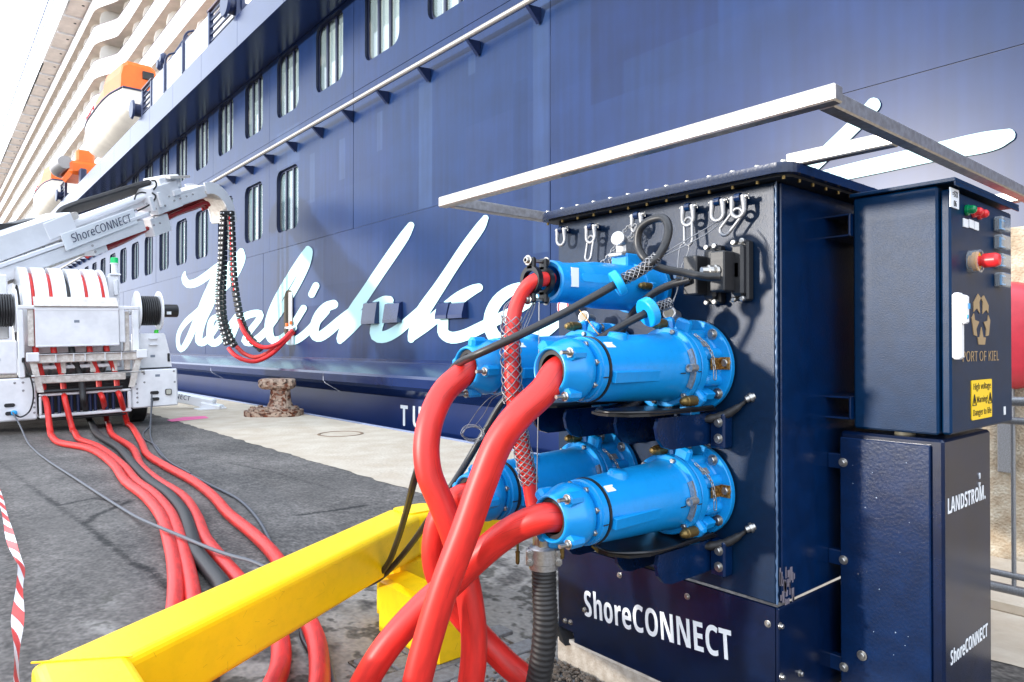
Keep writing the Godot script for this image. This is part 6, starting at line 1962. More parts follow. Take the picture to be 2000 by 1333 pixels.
# wire stocking woven round a cable
func stocking(parent: Node3D, called: String, pts: Array, r: float, wires: int, turns: float, wr: float):
	var path := spl(pts, 10)
	var n := path.size()
	var m := MB.new()
	for sgn in [-1.0, 1.0]:
		for w in wires:
			var q: Array = []
			for i in n:
				var s := float(i) / (n - 1)
				var d: Vector3 = (path[mini(i + 1, n - 1)] - path[maxi(i - 1, 0)]).normalized()
				var x: Vector3 = d.cross(Vector3(0.3, 0.1, 1)).normalized()
				var y: Vector3 = d.cross(x)
				var a: float = TAU * (float(w) / wires + sgn * turns * s)
				var rr := r * (1.0 + 0.10 * sin(a * 3.0 + sgn) * 0.5 + 0.06 * sin(i * 0.9 + w))
				q.append(path[i] + (x * cos(a) + y * sin(a)) * rr)
			m.tube(q, wr, 5)
	obj(called, m, M.wire, parent)

func build_cables():
	# red cables at the plugs: from each connector down, across the ground to the vehicle
	var g1 := V([1.403,0.476,-12.45,1.399,0.04,-11.91,1.375,0.04,-10.881,1.572,0.04,-10.047,1.565,0.04,-8.559,1.453,0.04,-7.341,1.433,0.04,-6.482,1.356,0.04,-5.665,1.216,0.04,-4.861,1.114,0.04,-4.354,0.982,0.04,-3.814,0.836,0.04,-3.311,0.704,0.04,-2.87,0.621,0.04,-2.481,0.659,0.04,-2.13,0.839,0.04,-2.043])
	var g2 := V([1.636,0.51,-12.45,1.72,0.04,-12.277,1.628,0.04,-11.067,1.689,0.04,-10.183,1.622,0.04,-8.299,1.533,0.04,-7.273,1.514,0.04,-6.547,1.441,0.04,-5.763,1.331,0.04,-5.105,1.21,0.04,-4.493,1.083,0.04,-3.897,0.938,0.04,-3.297,0.807,0.04,-2.731,0.755,0.04,-2.291,0.881,0.04,-2.147])
	var g3 := V([2.138,0.494,-12.45,2.357,0.04,-13.326,2.072,0.04,-11.343,1.99,0.04,-9.695,1.763,0.04,-8.181,1.691,0.04,-7.14,1.673,0.04,-6.28,1.557,0.04,-5.496,1.423,0.04,-4.828,1.359,0.04,-4.314,1.324,0.04,-3.975,1.266,0.04,-3.472,1.224,0.04,-3.132,1.162,0.04,-2.899,1.066,0.04,-2.674,0.96,0.04,-2.503,0.843,0.04,-2.217,0.865,0.04,-1.956])
	var g4 := V([2.378,0.515,-12.45,2.55,0.04,-12.758,2.218,0.04,-10.301,2.005,0.04,-8.983,1.961,0.04,-8.013,1.94,0.04,-6.93,1.87,0.04,-6.114,1.765,0.04,-5.404,1.704,0.04,-4.723,1.635,0.04,-4.203,1.508,0.04,-3.611,1.374,0.04,-3.124,1.289,0.04,-2.826,1.145,0.04,-2.483,0.993,0.04,-2.208,0.933,0.04,-1.964])
	var a := V([1.46, 1.235, -1.41, 1.36, 1.235, -1.41])
	a.append_array(V([1.304,1.179,-1.413,1.238,1.113,-1.444,1.199,1.044,-1.477,1.167,0.942,-1.505,1.132,0.809,-1.536,1.091,0.664,-1.572,1.058,0.525,-1.602,1.032,0.392,-1.625,1.022,0.242,-1.661,0.994,0.064,-1.765,0.914,-0.025,-1.925]))
	var lr := V([1.46, 0.825, -1.41, 1.36, 0.825, -1.41])
	lr.append_array(V([1.313,0.828,-1.423,1.281,0.803,-1.476,1.256,0.76,-1.537,1.219,0.69,-1.608,1.175,0.613,-1.672,1.121,0.553,-1.719,1.045,0.459,-1.77,0.995,0.365,-1.813,0.97,0.246,-1.875,0.982,0.053,-1.998]))
	var b := V([1.46, 1.235, -1.80, 1.36, 1.235, -1.80])
	b.append_array(V([1.306,1.207,-1.804,1.255,1.16,-1.821,1.208,1.082,-1.822,1.185,0.998,-1.816,1.186,0.913,-1.803,1.213,0.827,-1.781,1.242,0.733,-1.758,1.274,0.62,-1.745,1.295,0.478,-1.729,1.301,0.375,-1.726,1.294,0.273,-1.732,1.277,0.11,-1.762,1.227,-0.073,-1.858,1.155,-0.154,-1.985]))
	var ll := V([1.46, 0.825, -1.80, 1.36, 0.825, -1.80])
	ll.append_array(V([1.326,0.821,-1.817,1.301,0.794,-1.852,1.279,0.742,-1.884,1.272,0.656,-1.903,1.284,0.57,-1.908,1.32,0.475,-1.879,1.384,0.37,-1.825,1.449,0.279,-1.759,1.5,0.212,-1.704,1.526,0.105,-1.683,1.489,-0.051,-1.768,1.364,-0.167,-1.94]))
	var vt := Transform3D(Basis(Vector3.BACK, 0.03), Vector3(2.05, 0, -12.6))
	var xs := [[-0.64, -0.72], [-0.38, -0.49], [0.10, -0.015], [0.35, 0.22]]
	var gs := [g1, g2, g3, g4]
	for k in 4:
		gs[k].reverse()
		var q: Array = gs[k]
		for e in [Vector3(xs[k][0], 0.60, -0.06), Vector3(xs[k][0] * 0.9 + xs[k][1] * 0.1, 0.85, -0.10), Vector3(xs[k][1], 1.25, -0.09), Vector3(xs[k][1], 1.60, -0.17), Vector3(xs[k][1], 1.90, -0.20), Vector3(xs[k][1], 2.20, -0.37), Vector3(xs[k][1], 2.42, -0.66), Vector3(xs[k][1], 2.47, -1.0)]:
			q.append(vt * e)
	for q in [[a, g1, "red power cable from the upper near connector, crossing in front of the others"], [lr, g2, "red power cable from the lower near connector running low to the bottom edge"], [b, g3, "red power cable bending steeply down from the upper far connector"], [ll, g4, "red power cable from the lower far connector, behind the other red cables"]]:
		var p: Array = q[0].duplicate()
		# join with the part lying on the quay through the loop below the picture
		var e: Vector3 = p[p.size() - 1]
		p[p.size() - 1] = Vector3(e.x, maxf(e.y, 0.05), e.z)
		for k in range(2, p.size()):
			if p[k].y < 0.045: p[k].y = 0.045
		p.append_array(q[1])
		cable("red_power_cable", q[2], p, 0.041, M.red, "cable", "red power cables", 7, 20)
	cable("black_power_cable", "thick black power cable lying between the red cables on the asphalt", [vt * Vector3(-0.255, 2.47, -1.0), vt * Vector3(-0.255, 2.2, -0.37), vt * Vector3(-0.255, 1.9, -0.2), vt * Vector3(-0.255, 1.25, -0.09), vt * Vector3(-0.15, 0.85, -0.1)] + V([1.883,0.475,-12.45,2.133,0.045,-13.455,1.918,0.045,-11.574,1.856,0.045,-9.763,1.702,0.045,-8.193,1.618,0.045,-7.167,1.595,0.045,-6.448,1.512,0.045,-5.675,1.404,0.045,-5.106,1.285,0.045,-4.531,1.237,0.045,-4.074,1.198,0.045,-3.751,1.063,0.045,-3.328,0.87,0.045,-2.882,0.705,0.045,-2.439]), 0.046, M.rubber, "cable")
	# grey control leads on the asphalt
	cable("grey_control_lead", "thin grey lead from the blue plug of the white vehicle across the asphalt", V([0.996,0.344,-12.5,1.047,0.215,-12.3,1.066,0.02,-11.14,1.073,0.02,-9.494,1.131,0.02,-8.056,1.182,0.02,-6.816,1.218,0.03,-5.856,1.205,0.1,-5.083,1.244,0.1,-4.817,1.314,0.1,-4.329,1.363,0.1,-4.101,1.425,0.09,-3.955,1.508,0.05,-3.68,1.547,0.02,-3.262]), 0.011, M.cable_grey, "lead", "grey control leads", 7, 8)
	cable("grey_control_lead", "thin grey lead hanging from the near socket, outside the red cables", V([2.859,0.529,-12.55,2.811,0.126,-12.4,2.46,0.02,-10.849,2.136,0.02,-8.841,2.065,0.02,-7.754,2.039,0.02,-6.726,2.029,0.02,-5.997,1.908,0.02,-5.206,1.687,0.02,-4.304,1.51,0.02,-3.582,1.356,0.02,-2.937,1.208,0.02,-2.501,1.105,0.02,-2.248]), 0.011, M.cable_grey, "lead", "grey control leads", 7, 8)
	cable("grey_control_lead", "thin grey lead looping beside the outer grey lead below the socket", V([2.874,0.437,-12.55,2.796,0.045,-12.4,2.525,0.02,-11.567,2.354,0.02,-10.723,2.323,0.02,-10.081,2.077,0.036,-8.336,2.048,0.036,-7.422]), 0.009, M.cable_grey, "lead", "grey control leads", 7, 8)
	# two black auxiliary cables
	var aux1 := V([1.83,1.511,-1.2,1.81,1.512,-1.236,1.78,1.53,-1.307,1.74,1.544,-1.354,1.7,1.568,-1.378,1.7,1.616,-1.41,1.7,1.666,-1.402,1.7,1.688,-1.358,1.7,1.685,-1.309,1.68,1.647,-1.277,1.66,1.597,-1.277,1.62,1.554,-1.279,1.6,1.521,-1.32,1.56,1.494,-1.353,1.48,1.445,-1.39,1.4,1.389,-1.456,1.3,1.324,-1.544,1.246,1.277,-1.644,1.272,1.259,-1.74,1.318,1.232,-1.859,1.318,1.182,-1.912,1.301,1.093,-1.94,1.28,0.991,-1.958,1.244,0.889,-1.964,1.377,0.687,-2.247,1.479,0.498,-2.489,1.512,0.373,-2.62,1.507,0.303,-2.703,1.517,0.246,-2.813,1.602,0.134,-3.109,1.566,0.03,-3.302,1.319,0.02,-3.042,1.23,0.02,-2.711,1.157,0.02,-2.439])
	cable("black_auxiliary_cable", "black auxiliary cable curled into a tall loop in front of the cabinet", aux1, 0.0125, M.cable_black, "cable", "black auxiliary cables", 8, 12)
	var aux2 := V([1.86,1.512,-1.337,1.84,1.501,-1.391,1.8,1.475,-1.422,1.76,1.413,-1.473,1.76,1.347,-1.527,1.85,1.279,-1.612,1.88,1.311,-1.585,1.84,1.412,-1.479])
	cable("black_auxiliary_cable", "black auxiliary cable bent down from the second socket box", V([1.87,1.514,-1.338,1.85,1.501,-1.399,1.82,1.474,-1.446,1.8,1.425,-1.5,1.82,1.356,-1.577,1.86,1.304,-1.633,1.92,1.278,-1.703]), 0.0125, M.cable_black, "cable", "black auxiliary cables", 8, 12)
	var aux3 := V([1.8,1.433,-1.381,1.72,1.405,-1.394,1.66,1.37,-1.43,1.6,1.325,-1.482,1.53,1.278,-1.512,1.56,1.231,-1.635,1.58,1.178,-1.782,1.56,1.113,-1.894,1.52,1.011,-1.945,1.48,0.901,-1.997,1.412,0.797,-2.02,1.471,0.65,-2.233,1.531,0.48,-2.472,1.537,0.366,-2.612,1.529,0.298,-2.698,1.536,0.233,-2.824,1.606,0.124,-3.106,1.545,0.05,-3.201])
	cable("black_auxiliary_cable", "black auxiliary cable slanting between the connectors down to the yellow barrier", aux3, 0.0125, M.cable_black, "cable", "black auxiliary cables", 8, 12)
	# red cable of the top connector, dressed in a wire stocking, into the ribbed hose
	var top := V([1.5,1.513,-1.595,1.45,1.507,-1.58,1.42,1.5,-1.585,1.4,1.469,-1.609,1.38,1.412,-1.624,1.36,1.343,-1.615,1.36,1.266,-1.617,1.36,1.173,-1.613,1.38,1.079,-1.619,1.4,0.984,-1.614,1.42,0.897,-1.608,1.43,0.811,-1.596,1.43,0.753,-1.573,1.43,0.708,-1.555,1.43,0.666,-1.548])
	var rc := cable("red_neutral_cable", "thinner red cable in a wire stocking hanging from the top connector", top, 0.0225, M.red, "cable")
	stocking(rc, "wire_stocking", V([1.36,1.393,-1.615,1.36,1.328,-1.622,1.36,1.266,-1.62,1.36,1.196,-1.615,1.37,1.134,-1.62]), 0.030, 6, 1.6, 0.0017)
	stocking(rc, "wire_stocking", V([1.385,1.063,-1.621,1.395,1.008,-1.615,1.41,0.945,-1.611,1.42,0.88,-1.604]), 0.027, 7, 1.5, 0.0017)
	var lp := MB.new()
	for q in [V([1.46,1.449,-1.622,1.42,1.407,-1.613,1.37,1.359,-1.603,1.34,1.382,-1.62,1.36,1.422,-1.652,1.4,1.448,-1.663]), V([1.46,1.453,-1.615,1.43,1.404,-1.601,1.38,1.336,-1.603,1.34,1.358,-1.61,1.35,1.403,-1.644,1.38,1.439,-1.649]), V([1.46,1.438,-1.629,1.4,1.378,-1.595,1.36,1.315,-1.596,1.34,1.343,-1.622])]:
		lp.tube(spl(q, 8), 0.0016, 5)
	obj("wire_loop", lp, M.wire, rc)
	# two wire grips on the black cables with their pulling ropes
	var grip := thing("wire_grip", "wire cable grip with blue clamp on the looped black cable", "cable grip", Vector3.ZERO, "wire cable grips")
	stocking(grip, "wire_stocking", V([1.565,1.498,-1.352,1.595,1.518,-1.325,1.615,1.544,-1.294,1.63,1.56,-1.28]), 0.0165, 6, 1.4, 0.0014)
	var mm := MB.new()
	var gp: Array = V([1.555,1.487,-1.365,1.575,1.502,-1.347])
	var gd: Vector3 = (gp[1] - gp[0]).normalized()
	mm.lathe(gp[0] - gd * 0.012, gd, [0, 0.014, 0, 0.036, 0.003, 0.039, 0.021, 0.039, 0.024, 0.036, 0.024, 0.014], 22)
	var ear := gd.cross(Vector3(0, 0.5, 1)).normalized()
	obj("clamp", mm, M.blue_light, grip)
	mm = MB.new()
	for q in [V([1.63,1.56,-1.28,1.7,1.605,-1.248,1.82,1.668,-1.225,1.86,1.686,-1.23]), V([1.63,1.556,-1.28,1.7,1.594,-1.239,1.82,1.656,-1.216,1.86,1.679,-1.224])]:
		mm.tube(spl(q, 5), 0.0018, 5)
	obj("pulling_rope", mm, M.wire, grip)
	var grip2 := thing("wire_grip", "wire cable grip with blue clamp below the black socket boxes", "cable grip", Vector3.ZERO, "wire cable grips")
	stocking(grip2, "wire_stocking", V([1.74,1.409,-1.394,1.78,1.429,-1.376,1.8,1.439,-1.357]), 0.0165, 6, 0.9, 0.0014)
	mm = MB.new()
	gp = V([1.72,1.405,-1.394,1.76,1.424,-1.38])
	gd = (gp[1] - gp[0]).normalized()
	mm.lathe(gp[0] - gd * 0.005, gd, [0, 0.014, 0, 0.044, 0.003, 0.047, 0.025, 0.047, 0.028, 0.044, 0.028, 0.014], 22)
	obj("clamp", mm, M.blue_light, grip2)
	mm = MB.new()
	for q in [V([1.8,1.439,-1.357,1.86,1.479,-1.382,1.92,1.569,-1.423,1.94,1.64,-1.425,1.94,1.646,-1.408]), V([1.8,1.441,-1.351,1.86,1.495,-1.376,1.92,1.568,-1.406,1.94,1.619,-1.394,1.94,1.64,-1.392])]:
		mm.tube(spl(q, 5), 0.0018, 5)
	obj("pulling_rope", mm, M.wire, grip2)
	# coil of thin wire left hanging
	var coil := MB.new()
	var cc: Vector3 = V([1.45,1.005,-1.939])[0]
	var vx := Vector3(0.765, 0, 0.644)
	for k in 5:
		var q: Array = []
		for i in 26:
			var an := TAU * i / 26.0 + k
			q.append(cc + vx * (0.036 + 0.003 * sin(k * 2.2)) * cos(an) + Vector3.UP * (0.024 + 0.003 * cos(k * 1.7)) * sin(an) + Vector3(-0.64, 0, 0.76) * 0.006 * sin(an * 2 + k) + Vector3(0.002, -0.002, 0) * k)
		coil.tube(q, 0.0011, 5, false, true)
	for q in [V([1.38,1.162,-1.676,1.4,1.14,-1.765,1.43,1.09,-1.872,1.45,1.03,-1.957,1.45,0.991,-1.993]), V([1.38,1.159,-1.676,1.4,1.132,-1.76,1.43,1.075,-1.844,1.45,1.023,-1.927]), V([1.45,1.035,-1.898,1.45,1.011,-1.87,1.45,0.979,-1.898,1.45,0.957,-1.936])]:
		coil.tube(spl(q, 7), 0.0011, 5)
	tag(obj("wire_coil", coil, M.wire), "small coil of thin steel wire dangling beside the meshed red cable", "wire coil")
	var st := MB.new()
	st.tube(V([1.43,1.437,-1.57,1.42,1.143,-1.562,1.42,0.86,-1.571]), 0.0016, 5)
	tag(obj("thin_wire", st, M.wire), "single thin wire hanging straight down from the top connector", "wire")
	# ribbed hose with clamp coupling
	var h := thing("ribbed_hose", "black ribbed hose with aluminium clamp coupling below the red cables", "hose", Vector3.ZERO)
	mm = MB.new()
	var hp: Array = spl(V([1.43,0.65,-1.55,1.43,0.574,-1.548,1.43,0.484,-1.543,1.43,0.373,-1.555,1.43,0.263,-1.582,1.43,0.145,-1.625,1.44,0.009,-1.71]), 26)
	var hr: Array = []
	for k in hp.size(): hr.append(0.0365 + 0.0016 * sin(k * PI / 2.0 + 0.4))
	mm.tube(hp, hr, 22)
	obj("hose", mm, M.rubber, h)
	var c0: Vector3 = V([1.43,0.673,-1.55])[0]
	mm = MB.new()
	mm.lathe(c0 + Vector3(0, -0.038, 0), Vector3.UP, [0, 0.036, 0, 0.044, 0.018, 0.0445, 0.02, 0.047, 0.062, 0.047, 0.066, 0.044, 0.07, 0.036, 0.07, 0.0], 32)
	for s in [-1, 1]:
		mm.box(c0 + Vector3(0.765, 0, 0.644) * s * 0.043 + Vector3(-0.64, 0, 0.765) * 0.012 + Vector3(0, 0.0, 0), Vector3(0.022, 0.05, 0.04), 0.006, Basis(Vector3.UP, -0.7))
	var cp := obj("clamp_coupling", mm, M.alu, h)
	for s in [-1, 1]:
		for dy in [0.013, -0.013]:
			mm = MB.new()
			mm.bolt(c0 + Vector3(0.765, 0, 0.644) * s * 0.043 + Vector3(-0.64, 0, 0.765) * 0.032 + Vector3(0, dy, 0), Vector3(-0.64, 0, 0.765), 0.007, 0.006)
			obj("bolt", mm, M.bright_steel, cp)
	mm = MB.new()
	mm.lathe(c0 + Vector3(0, 0.032, 0), Vector3.UP, [0, 0.034, 0.03, 0.034, 0.032, 0.03, 0.032, 0.0], 6)
	obj("hex_nut", mm, M.bright_steel, h)
	mm = MB.new()
	mm.box(c0 + Vector3(0.04, 0.055, 0.0), Vector3(0.03, 0.05, 0.13), 0.006, Basis(Vector3.UP, -0.75))
	mm.box(c0 + Vector3(0.05, 0.085, 0.01), Vector3(0.06, 0.05, 0.09), 0.006, Basis(Vector3.UP, -0.75))
	obj("hose_bracket", mm, M.blue, h)
	for q in V([1.45,0.645,-1.694,1.45,0.709,-1.491]):
		mm = MB.new()
		mm.tube([q + Vector3(0, 0.03, 0), q], 0.004, 8)
		mm.lathe(q, Vector3.DOWN, [-0.004, 0.008, 0.0, 0.008, 0.0, 0.0068, 0.03, 0.0068, 0.036, 0.005, 0.039, 0.0], 12)
		obj("cap_nut", mm, M.brass, h)

# ---------------------------------------------------------------- shackles, barrier, bollard and other small things
func shackle(label: String, q: Vector3, hook: int) -> void:
	var t := thing("shackle", label, "shackle", q, "galvanized shackles along the cabinet top")
	var m := MB.new()
	m.box(Vector3(0.012, 0.004, 0), Vector3(0.05, 0.022, 0.018), 0.006)
	m.lathe(Vector3(-0.016, 0.004, -0.0095), Vector3.BACK, [0, 0.0, 0, 0.0135, 0.019, 0.0135, 0.019, 0.0], 14)
	obj("eye_lug", m, M.cab, t)
	m = MB.new()
	var p: Array = []
	var rr: Array = []
	for k in 13:
		var a := PI * k / 12.0
		p.append(Vector3(-0.018, -0.036 - 0.022 * sin(a), -0.022 * cos(a)))
		rr.append(0.0068)
	p.push_front(Vector3(-0.018, 0.008, -0.0185)); rr.push_front(0.0105)
	p.push_back(Vector3(-0.018, 0.008, 0.0185)); rr.push_back(0.0105)
	m.tube(p, rr, 10)
	obj("bow", m, M.zinc, t)
	m = MB.new()
	m.tube([Vector3(-0.016, 0.004, -0.032), Vector3(-0.016, 0.004, 0.036)], 0.0055, 10)
	m.bolt(Vector3(-0.016, 0.004, 0.024), Vector3.BACK, 0.009, 0.009, false)
	m.tube([Vector3(-0.016, 0.012, 0.035), Vector3(-0.016, -0.006, 0.037)], 0.0012, 5)
	obj("pin", m, M.bright_steel, t)
	if hook > 0:
		m = MB.new()
		var d := Vector3(-0.1, -1, [0, -0.12, 0.0, 0.08, -0.9][hook]).normalized()
		var c := Vector3(-0.016, -0.043, 0) + d * (0.036 if hook != 2 else 0.012)
		m.link(c, d, d.cross(Vector3(1, 0, 0.15)).normalized() if hook != 4 else d.cross(Vector3(1, 0, 0)).normalized(), 0.096 if hook != 2 else 0.03, 0.036 if hook != 2 else 0.018, 0.0052 if hook != 2 else 0.0032, 22, 8)
		obj("snap_hook", m, M.zinc, t)

func build_small_things():
	var sh := V([1.97,1.766,-2.013,1.97,1.757,-1.85,1.97,1.768,-1.624,1.97,1.764,-1.405,1.97,1.764,-1.291,1.97,1.765,-1.217])
	var labels := ["empty galvanized shackle at the far end of the row below the lid", "galvanized shackle with a hanging snap hook, second from the far end", "galvanized shackle holding the long thin chain below the lid", "galvanized shackle with snap hook and thin rope right of the cable loop", "galvanized shackle with rope eye, second from the cabinet's near corner", "galvanized shackle with slanting snap hook at the cabinet's near corner"]
	var hooks := [0, 1, 2, 3, 0, 4]
	for k in 6: shackle(labels[k], sh[k] + Vector3(0, 0, 0), hooks[k])
	# chains from the third shackle
	var m := MB.new()
	for run in [V([1.95,1.736,-1.624,1.94,1.73,-1.658,1.92,1.698,-1.67,1.89,1.642,-1.688,1.87,1.601,-1.719,1.86,1.575,-1.747]), V([1.95,1.732,-1.617,1.94,1.703,-1.635,1.9,1.654,-1.672,1.88,1.619,-1.703,1.87,1.587,-1.744]), V([1.96,1.73,-1.621,1.96,1.711,-1.633,1.95,1.638,-1.741,1.95,1.597,-1.754])]:
		var path := spl(run, 4)
		for k in path.size() - 1:
			var d: Vector3 = (path[k + 1] - path[k]).normalized()
			var s := d.cross(Vector3(0.6, 0.2, 1)).normalized()
			if k % 2: s = d.cross(s).normalized()
			m.link((path[k] + path[k + 1]) / 2, d, s, (path[k + 1] - path[k]).length() * 1.3, 0.012, 0.002, 10, 5)
	tag(obj("thin_chain", m, M.zinc), "thin galvanized chain hanging in loops above the slim top connector", "chain")
	m = MB.new()
	m.tube(spl(V([1.94,1.622,-1.828,1.92,1.596,-1.835,1.9,1.566,-1.837,1.88,1.527,-1.85]), 4), 0.0016, 5)
	tag(obj("rope_end", m, M.wire), "short thin rope below the second shackle behind the slim connector", "rope")
	m = MB.new()
	m.tube(spl(V([1.85,1.446,-1.821,1.85,1.405,-1.776,1.85,1.355,-1.726,1.85,1.342,-1.708]), 4), 0.002, 5)
	tag(obj("brass_wire", m, M.yellow_zinc), "thin brass coloured wire between two blue connectors", "wire")
	# red and white round tag behind the top connector
	m = MB.new()
	m.lathe(V([1.93,1.458,-1.978])[0], Vector3.LEFT, [0, 0.032, 0.003, 0.032, 0.003, 0.023, 0.003, 0.0], 22)
	var rt := tag(obj("round_tag", m, M.letter_white), "small round red and white tag below the slim connector", "tag")
	m = MB.new()
	m.lathe(V([1.926,1.457,-1.975])[0], Vector3.LEFT, [0, 0.024, 0, 0.031, 0.001, 0.031, 0.001, 0.024, 0, 0.024], 22)
	obj("red_ring", m, M.red_plastic, rt)
	# yellow guard barrier
	var y := thing("yellow_barrier", "bright yellow steel guard barrier with angled beams standing on one post", "barrier", Vector3.ZERO)
	m = MB.new()
	m.sweep(rrect(0.205, 0.20, 0.026, 4), [Vector3(0.315, 0.4, -0.6), Vector3(0.315, 0.4, -2.075), Vector3(1.775, 0.4, -2.925), Vector3(2.42, 0.4, -2.925)])
	obj("beam", m, M.yellow, y)
	m = MB.new()
	m.box(Vector3(1.86, 0.15, -2.93), Vector3(0.36, 0.31, 0.20), 0.022)
	obj("post", m, M.yellow, y)
	m = MB.new()
	m.box(Vector3(1.66, 0.13, -2.59), Vector3(0.16, 0.26, 0.476), 0.02)
	obj("foot", m, M.yellow, y)
	m = MB.new()
	m.box(Vector3(0.315, 0.15, -0.8), Vector3(0.2, 0.31, 0.24), 0.02)
	obj("foot", m, M.yellow, y)
	m = MB.new()
	m.prism(rrect(0.2, 0.16, 0.04, 4), Vector3(1.86, 0.5005, -2.94), Vector3.RIGHT, Vector3(0, 0, -1), 0.006)
	obj("cover_plate", m, M.yellow, y)
	for q in [[Vector3(0.212, 0.501, -2.14), Vector3(0.418, 0.501, -2.02)], [Vector3(1.63, 0.501, -2.825), Vector3(1.63, 0.30, -2.825)]]:
		m = MB.new()
		var wp: Array = []
		for k in 24: wp.append(q[0].lerp(q[1], k / 23.0) + Vector3(0.0006 * sin(k * 2.1), 0.0005 * sin(k * 3.3), 0))
		m.tube(wp, 0.0028, 6)
		obj("weld_seam", m, M.yellow, y)
	# bollard: cast foot, waisted neck, mushroom horn leaning to the land side
	var bp: Vector3 = V([5.087,0,-13.045])[0]
	var b := thing("mooring_bollard", "rusty cast iron mooring bollard on the concrete quay edge", "bollard", bp)
	m = MB.new()
	var fp := rrect(1.04, 0.80, 0.3, 6)
	var bx := Vector3(0.765, 0, 0.644)
	var bz := Vector3(0.644, 0, -0.765)
	m.prism(fp, Vector3(0, 0.004, 0), bx, bz, 0.10)
	m.prism(rrect(0.9, 0.68, 0.28, 6), Vector3(0, 0.104, 0), bx, bz, 0.04)
	obj("foot", m, M.rust, b)
	m = MB.new()
	m.lathe(Vector3(0.1, 0.12, 0.05), Vector3.UP, [0, 0.30, 0.05, 0.245, 0.14, 0.205, 0.28, 0.185, 0.42, 0.18, 0.5, 0.17, 0.54, 0.0], 28, true)
	obj("neck", m, M.rust, b)
	m = MB.new()
	var horn := Geometry2D.convex_hull(PackedVector2Array([Vector2(-0.40, 0.0), Vector2(-0.38, 0.12), Vector2(-0.28, 0.2), Vector2(-0.1, 0.235), Vector2(0.12, 0.22), Vector2(0.26, 0.12), Vector2(0.29, 0.0), Vector2(0.26, -0.12), Vector2(0.12, -0.22), Vector2(-0.1, -0.235), Vector2(-0.28, -0.2), Vector2(-0.38, -0.12)]))
	var lev := [[0.50, 0.80], [0.53, 0.95], [0.57, 1.0], [0.65, 1.0], [0.685, 0.95], [0.70, 0.82]]
	for i in lev.size() - 1:
		for k in horn.size() - 1:
			var p0 := horn[k]; var p1 := horn[k + 1]
			# the horn points along -x -z, towards the land side
			var bs := Basis(Vector3.UP, -0.7)
			var o := Vector3(0.1, 0, 0.05)
			m.quad(o + bs * Vector3(p1.x * lev[i][1], lev[i][0], p1.y * lev[i][1]), o + bs * Vector3(p0.x * lev[i][1], lev[i][0], p0.y * lev[i][1]), o + bs * Vector3(p0.x * lev[i + 1][1], lev[i + 1][0], p0.y * lev[i + 1][1]), o + bs * Vector3(p1.x * lev[i + 1][1], lev[i + 1][0], p1.y * lev[i + 1][1]))
	for k in horn.size() - 2:
		for e in [[0.50, 0.80], [0.70, 0.82]]:
			var bs := Basis(Vector3.UP, -0.7)
			var o := Vector3(0.1, 0, 0.05)
			var q0: Vector2 = horn[0] * e[1]; var q1: Vector2 = horn[k + 1] * e[1]; var q2: Vector2 = horn[k + 2] * e[1]
			if e[0] > 0.6: m.tri(o + bs * Vector3(q0.x, e[0], q0.y), o + bs * Vector3(q2.x, e[0], q2.y), o + bs * Vector3(q1.x, e[0], q1.y))
			else: m.tri(o + bs * Vector3(q0.x, e[0], q0.y), o + bs * Vector3(q1.x, e[0], q1.y), o + bs * Vector3(q2.x, e[0], q2.y))
	obj("horn", m, M.rust, b)
	for a in 6:
		m = MB.new()
		var an := TAU * a / 6 + 0.4
		m.lathe(Vector3(0.765, 0, 0.644) * cos(an) * 0.40 + Vector3(0.644, 0, -0.765) * sin(an) * 0.27 + Vector3(0, 0.13, 0), Vector3.UP, [0, 0.05, 0.045, 0.05, 0.05, 0.04, 0.05, 0], 6)
		obj("anchor_nut", m, M.rust, b)
	# manhole ring and pink spray mark on the concrete
	m = MB.new()
	var mh: Vector3 = V([4.757,0.004,-9.614])[0]
	m.lathe(mh + Vector3(0, 0.0005, 0), Vector3.UP, [0, 0.29, 0.005, 0.30, 0.005, 0.33, 0.0, 0.34], 30)
	tag(obj("manhole_ring", m, mat(c8(120, 98, 78), 0.9)), "thin rusty ring of a round cover set in the pale concrete", "cover")
	m = MB.new()
	var pk: Array = V([3.286,0.008,-13.372,3.668,0.008,-13.756,4.03,0.008,-13.701,3.971,0.008,-13.259,3.597,0.008,-13.11,3.287,0.008,-13.04])
	for i in 4: m.tri(pk[0], pk[i + 2], pk[i + 1])
	tag(obj("pink_spray_mark", m, M.pink), "pink spray paint streak on the concrete beside the white vehicle", "paint mark")
	# concrete wall, crowd barrier and red lifebuoy case at the far side
	m = MB.new()
	m.box(Vector3(5.0, 1.0, 2.0), Vector3(0.28, 2.0, 8.0), 0.01)
	tag(obj("concrete_wall", m, M.wall), "rough grey-beige concrete wall behind the control box", "wall")
	m = MB.new()
	m.box(Vector3(4.45, 0.03, 1.6), Vector3(0.82, 0.06, 6.0), 0.01)
	tag(obj("wall_footing", m, M.concrete), "low concrete footing strip in front of the concrete wall", "footing")
	var bu: Vector3 = V([4.7,1.367,-1.265])[0]
	var lb := thing("lifebuoy_case", "round red lifebuoy case on the concrete wall, half hidden by the control box", "lifebuoy case", Vector3(4.86, bu.y, bu.z))
	m = MB.new()
	m.lathe(Vector3.ZERO, Vector3.LEFT, [0, 0.30, 0.02, 0.315, 0.09, 0.30, 0.14, 0.26, 0.16, 0.2, 0.165, 0.0], 36, true)
	obj("shell", m, M.buoy, lb)
	m = MB.new()
	m.box(Vector3(-0.02, -0.55, 0), Vector3(0.04, 0.5, 0.08), 0.005)
	obj("stand", m, M.zinc, lb)
	var cb := thing("crowd_barrier", "galvanized tubular crowd barrier in front of the concrete wall", "crowd barrier", Vector3(3.5, 0, -0.75))
	m = MB.new()
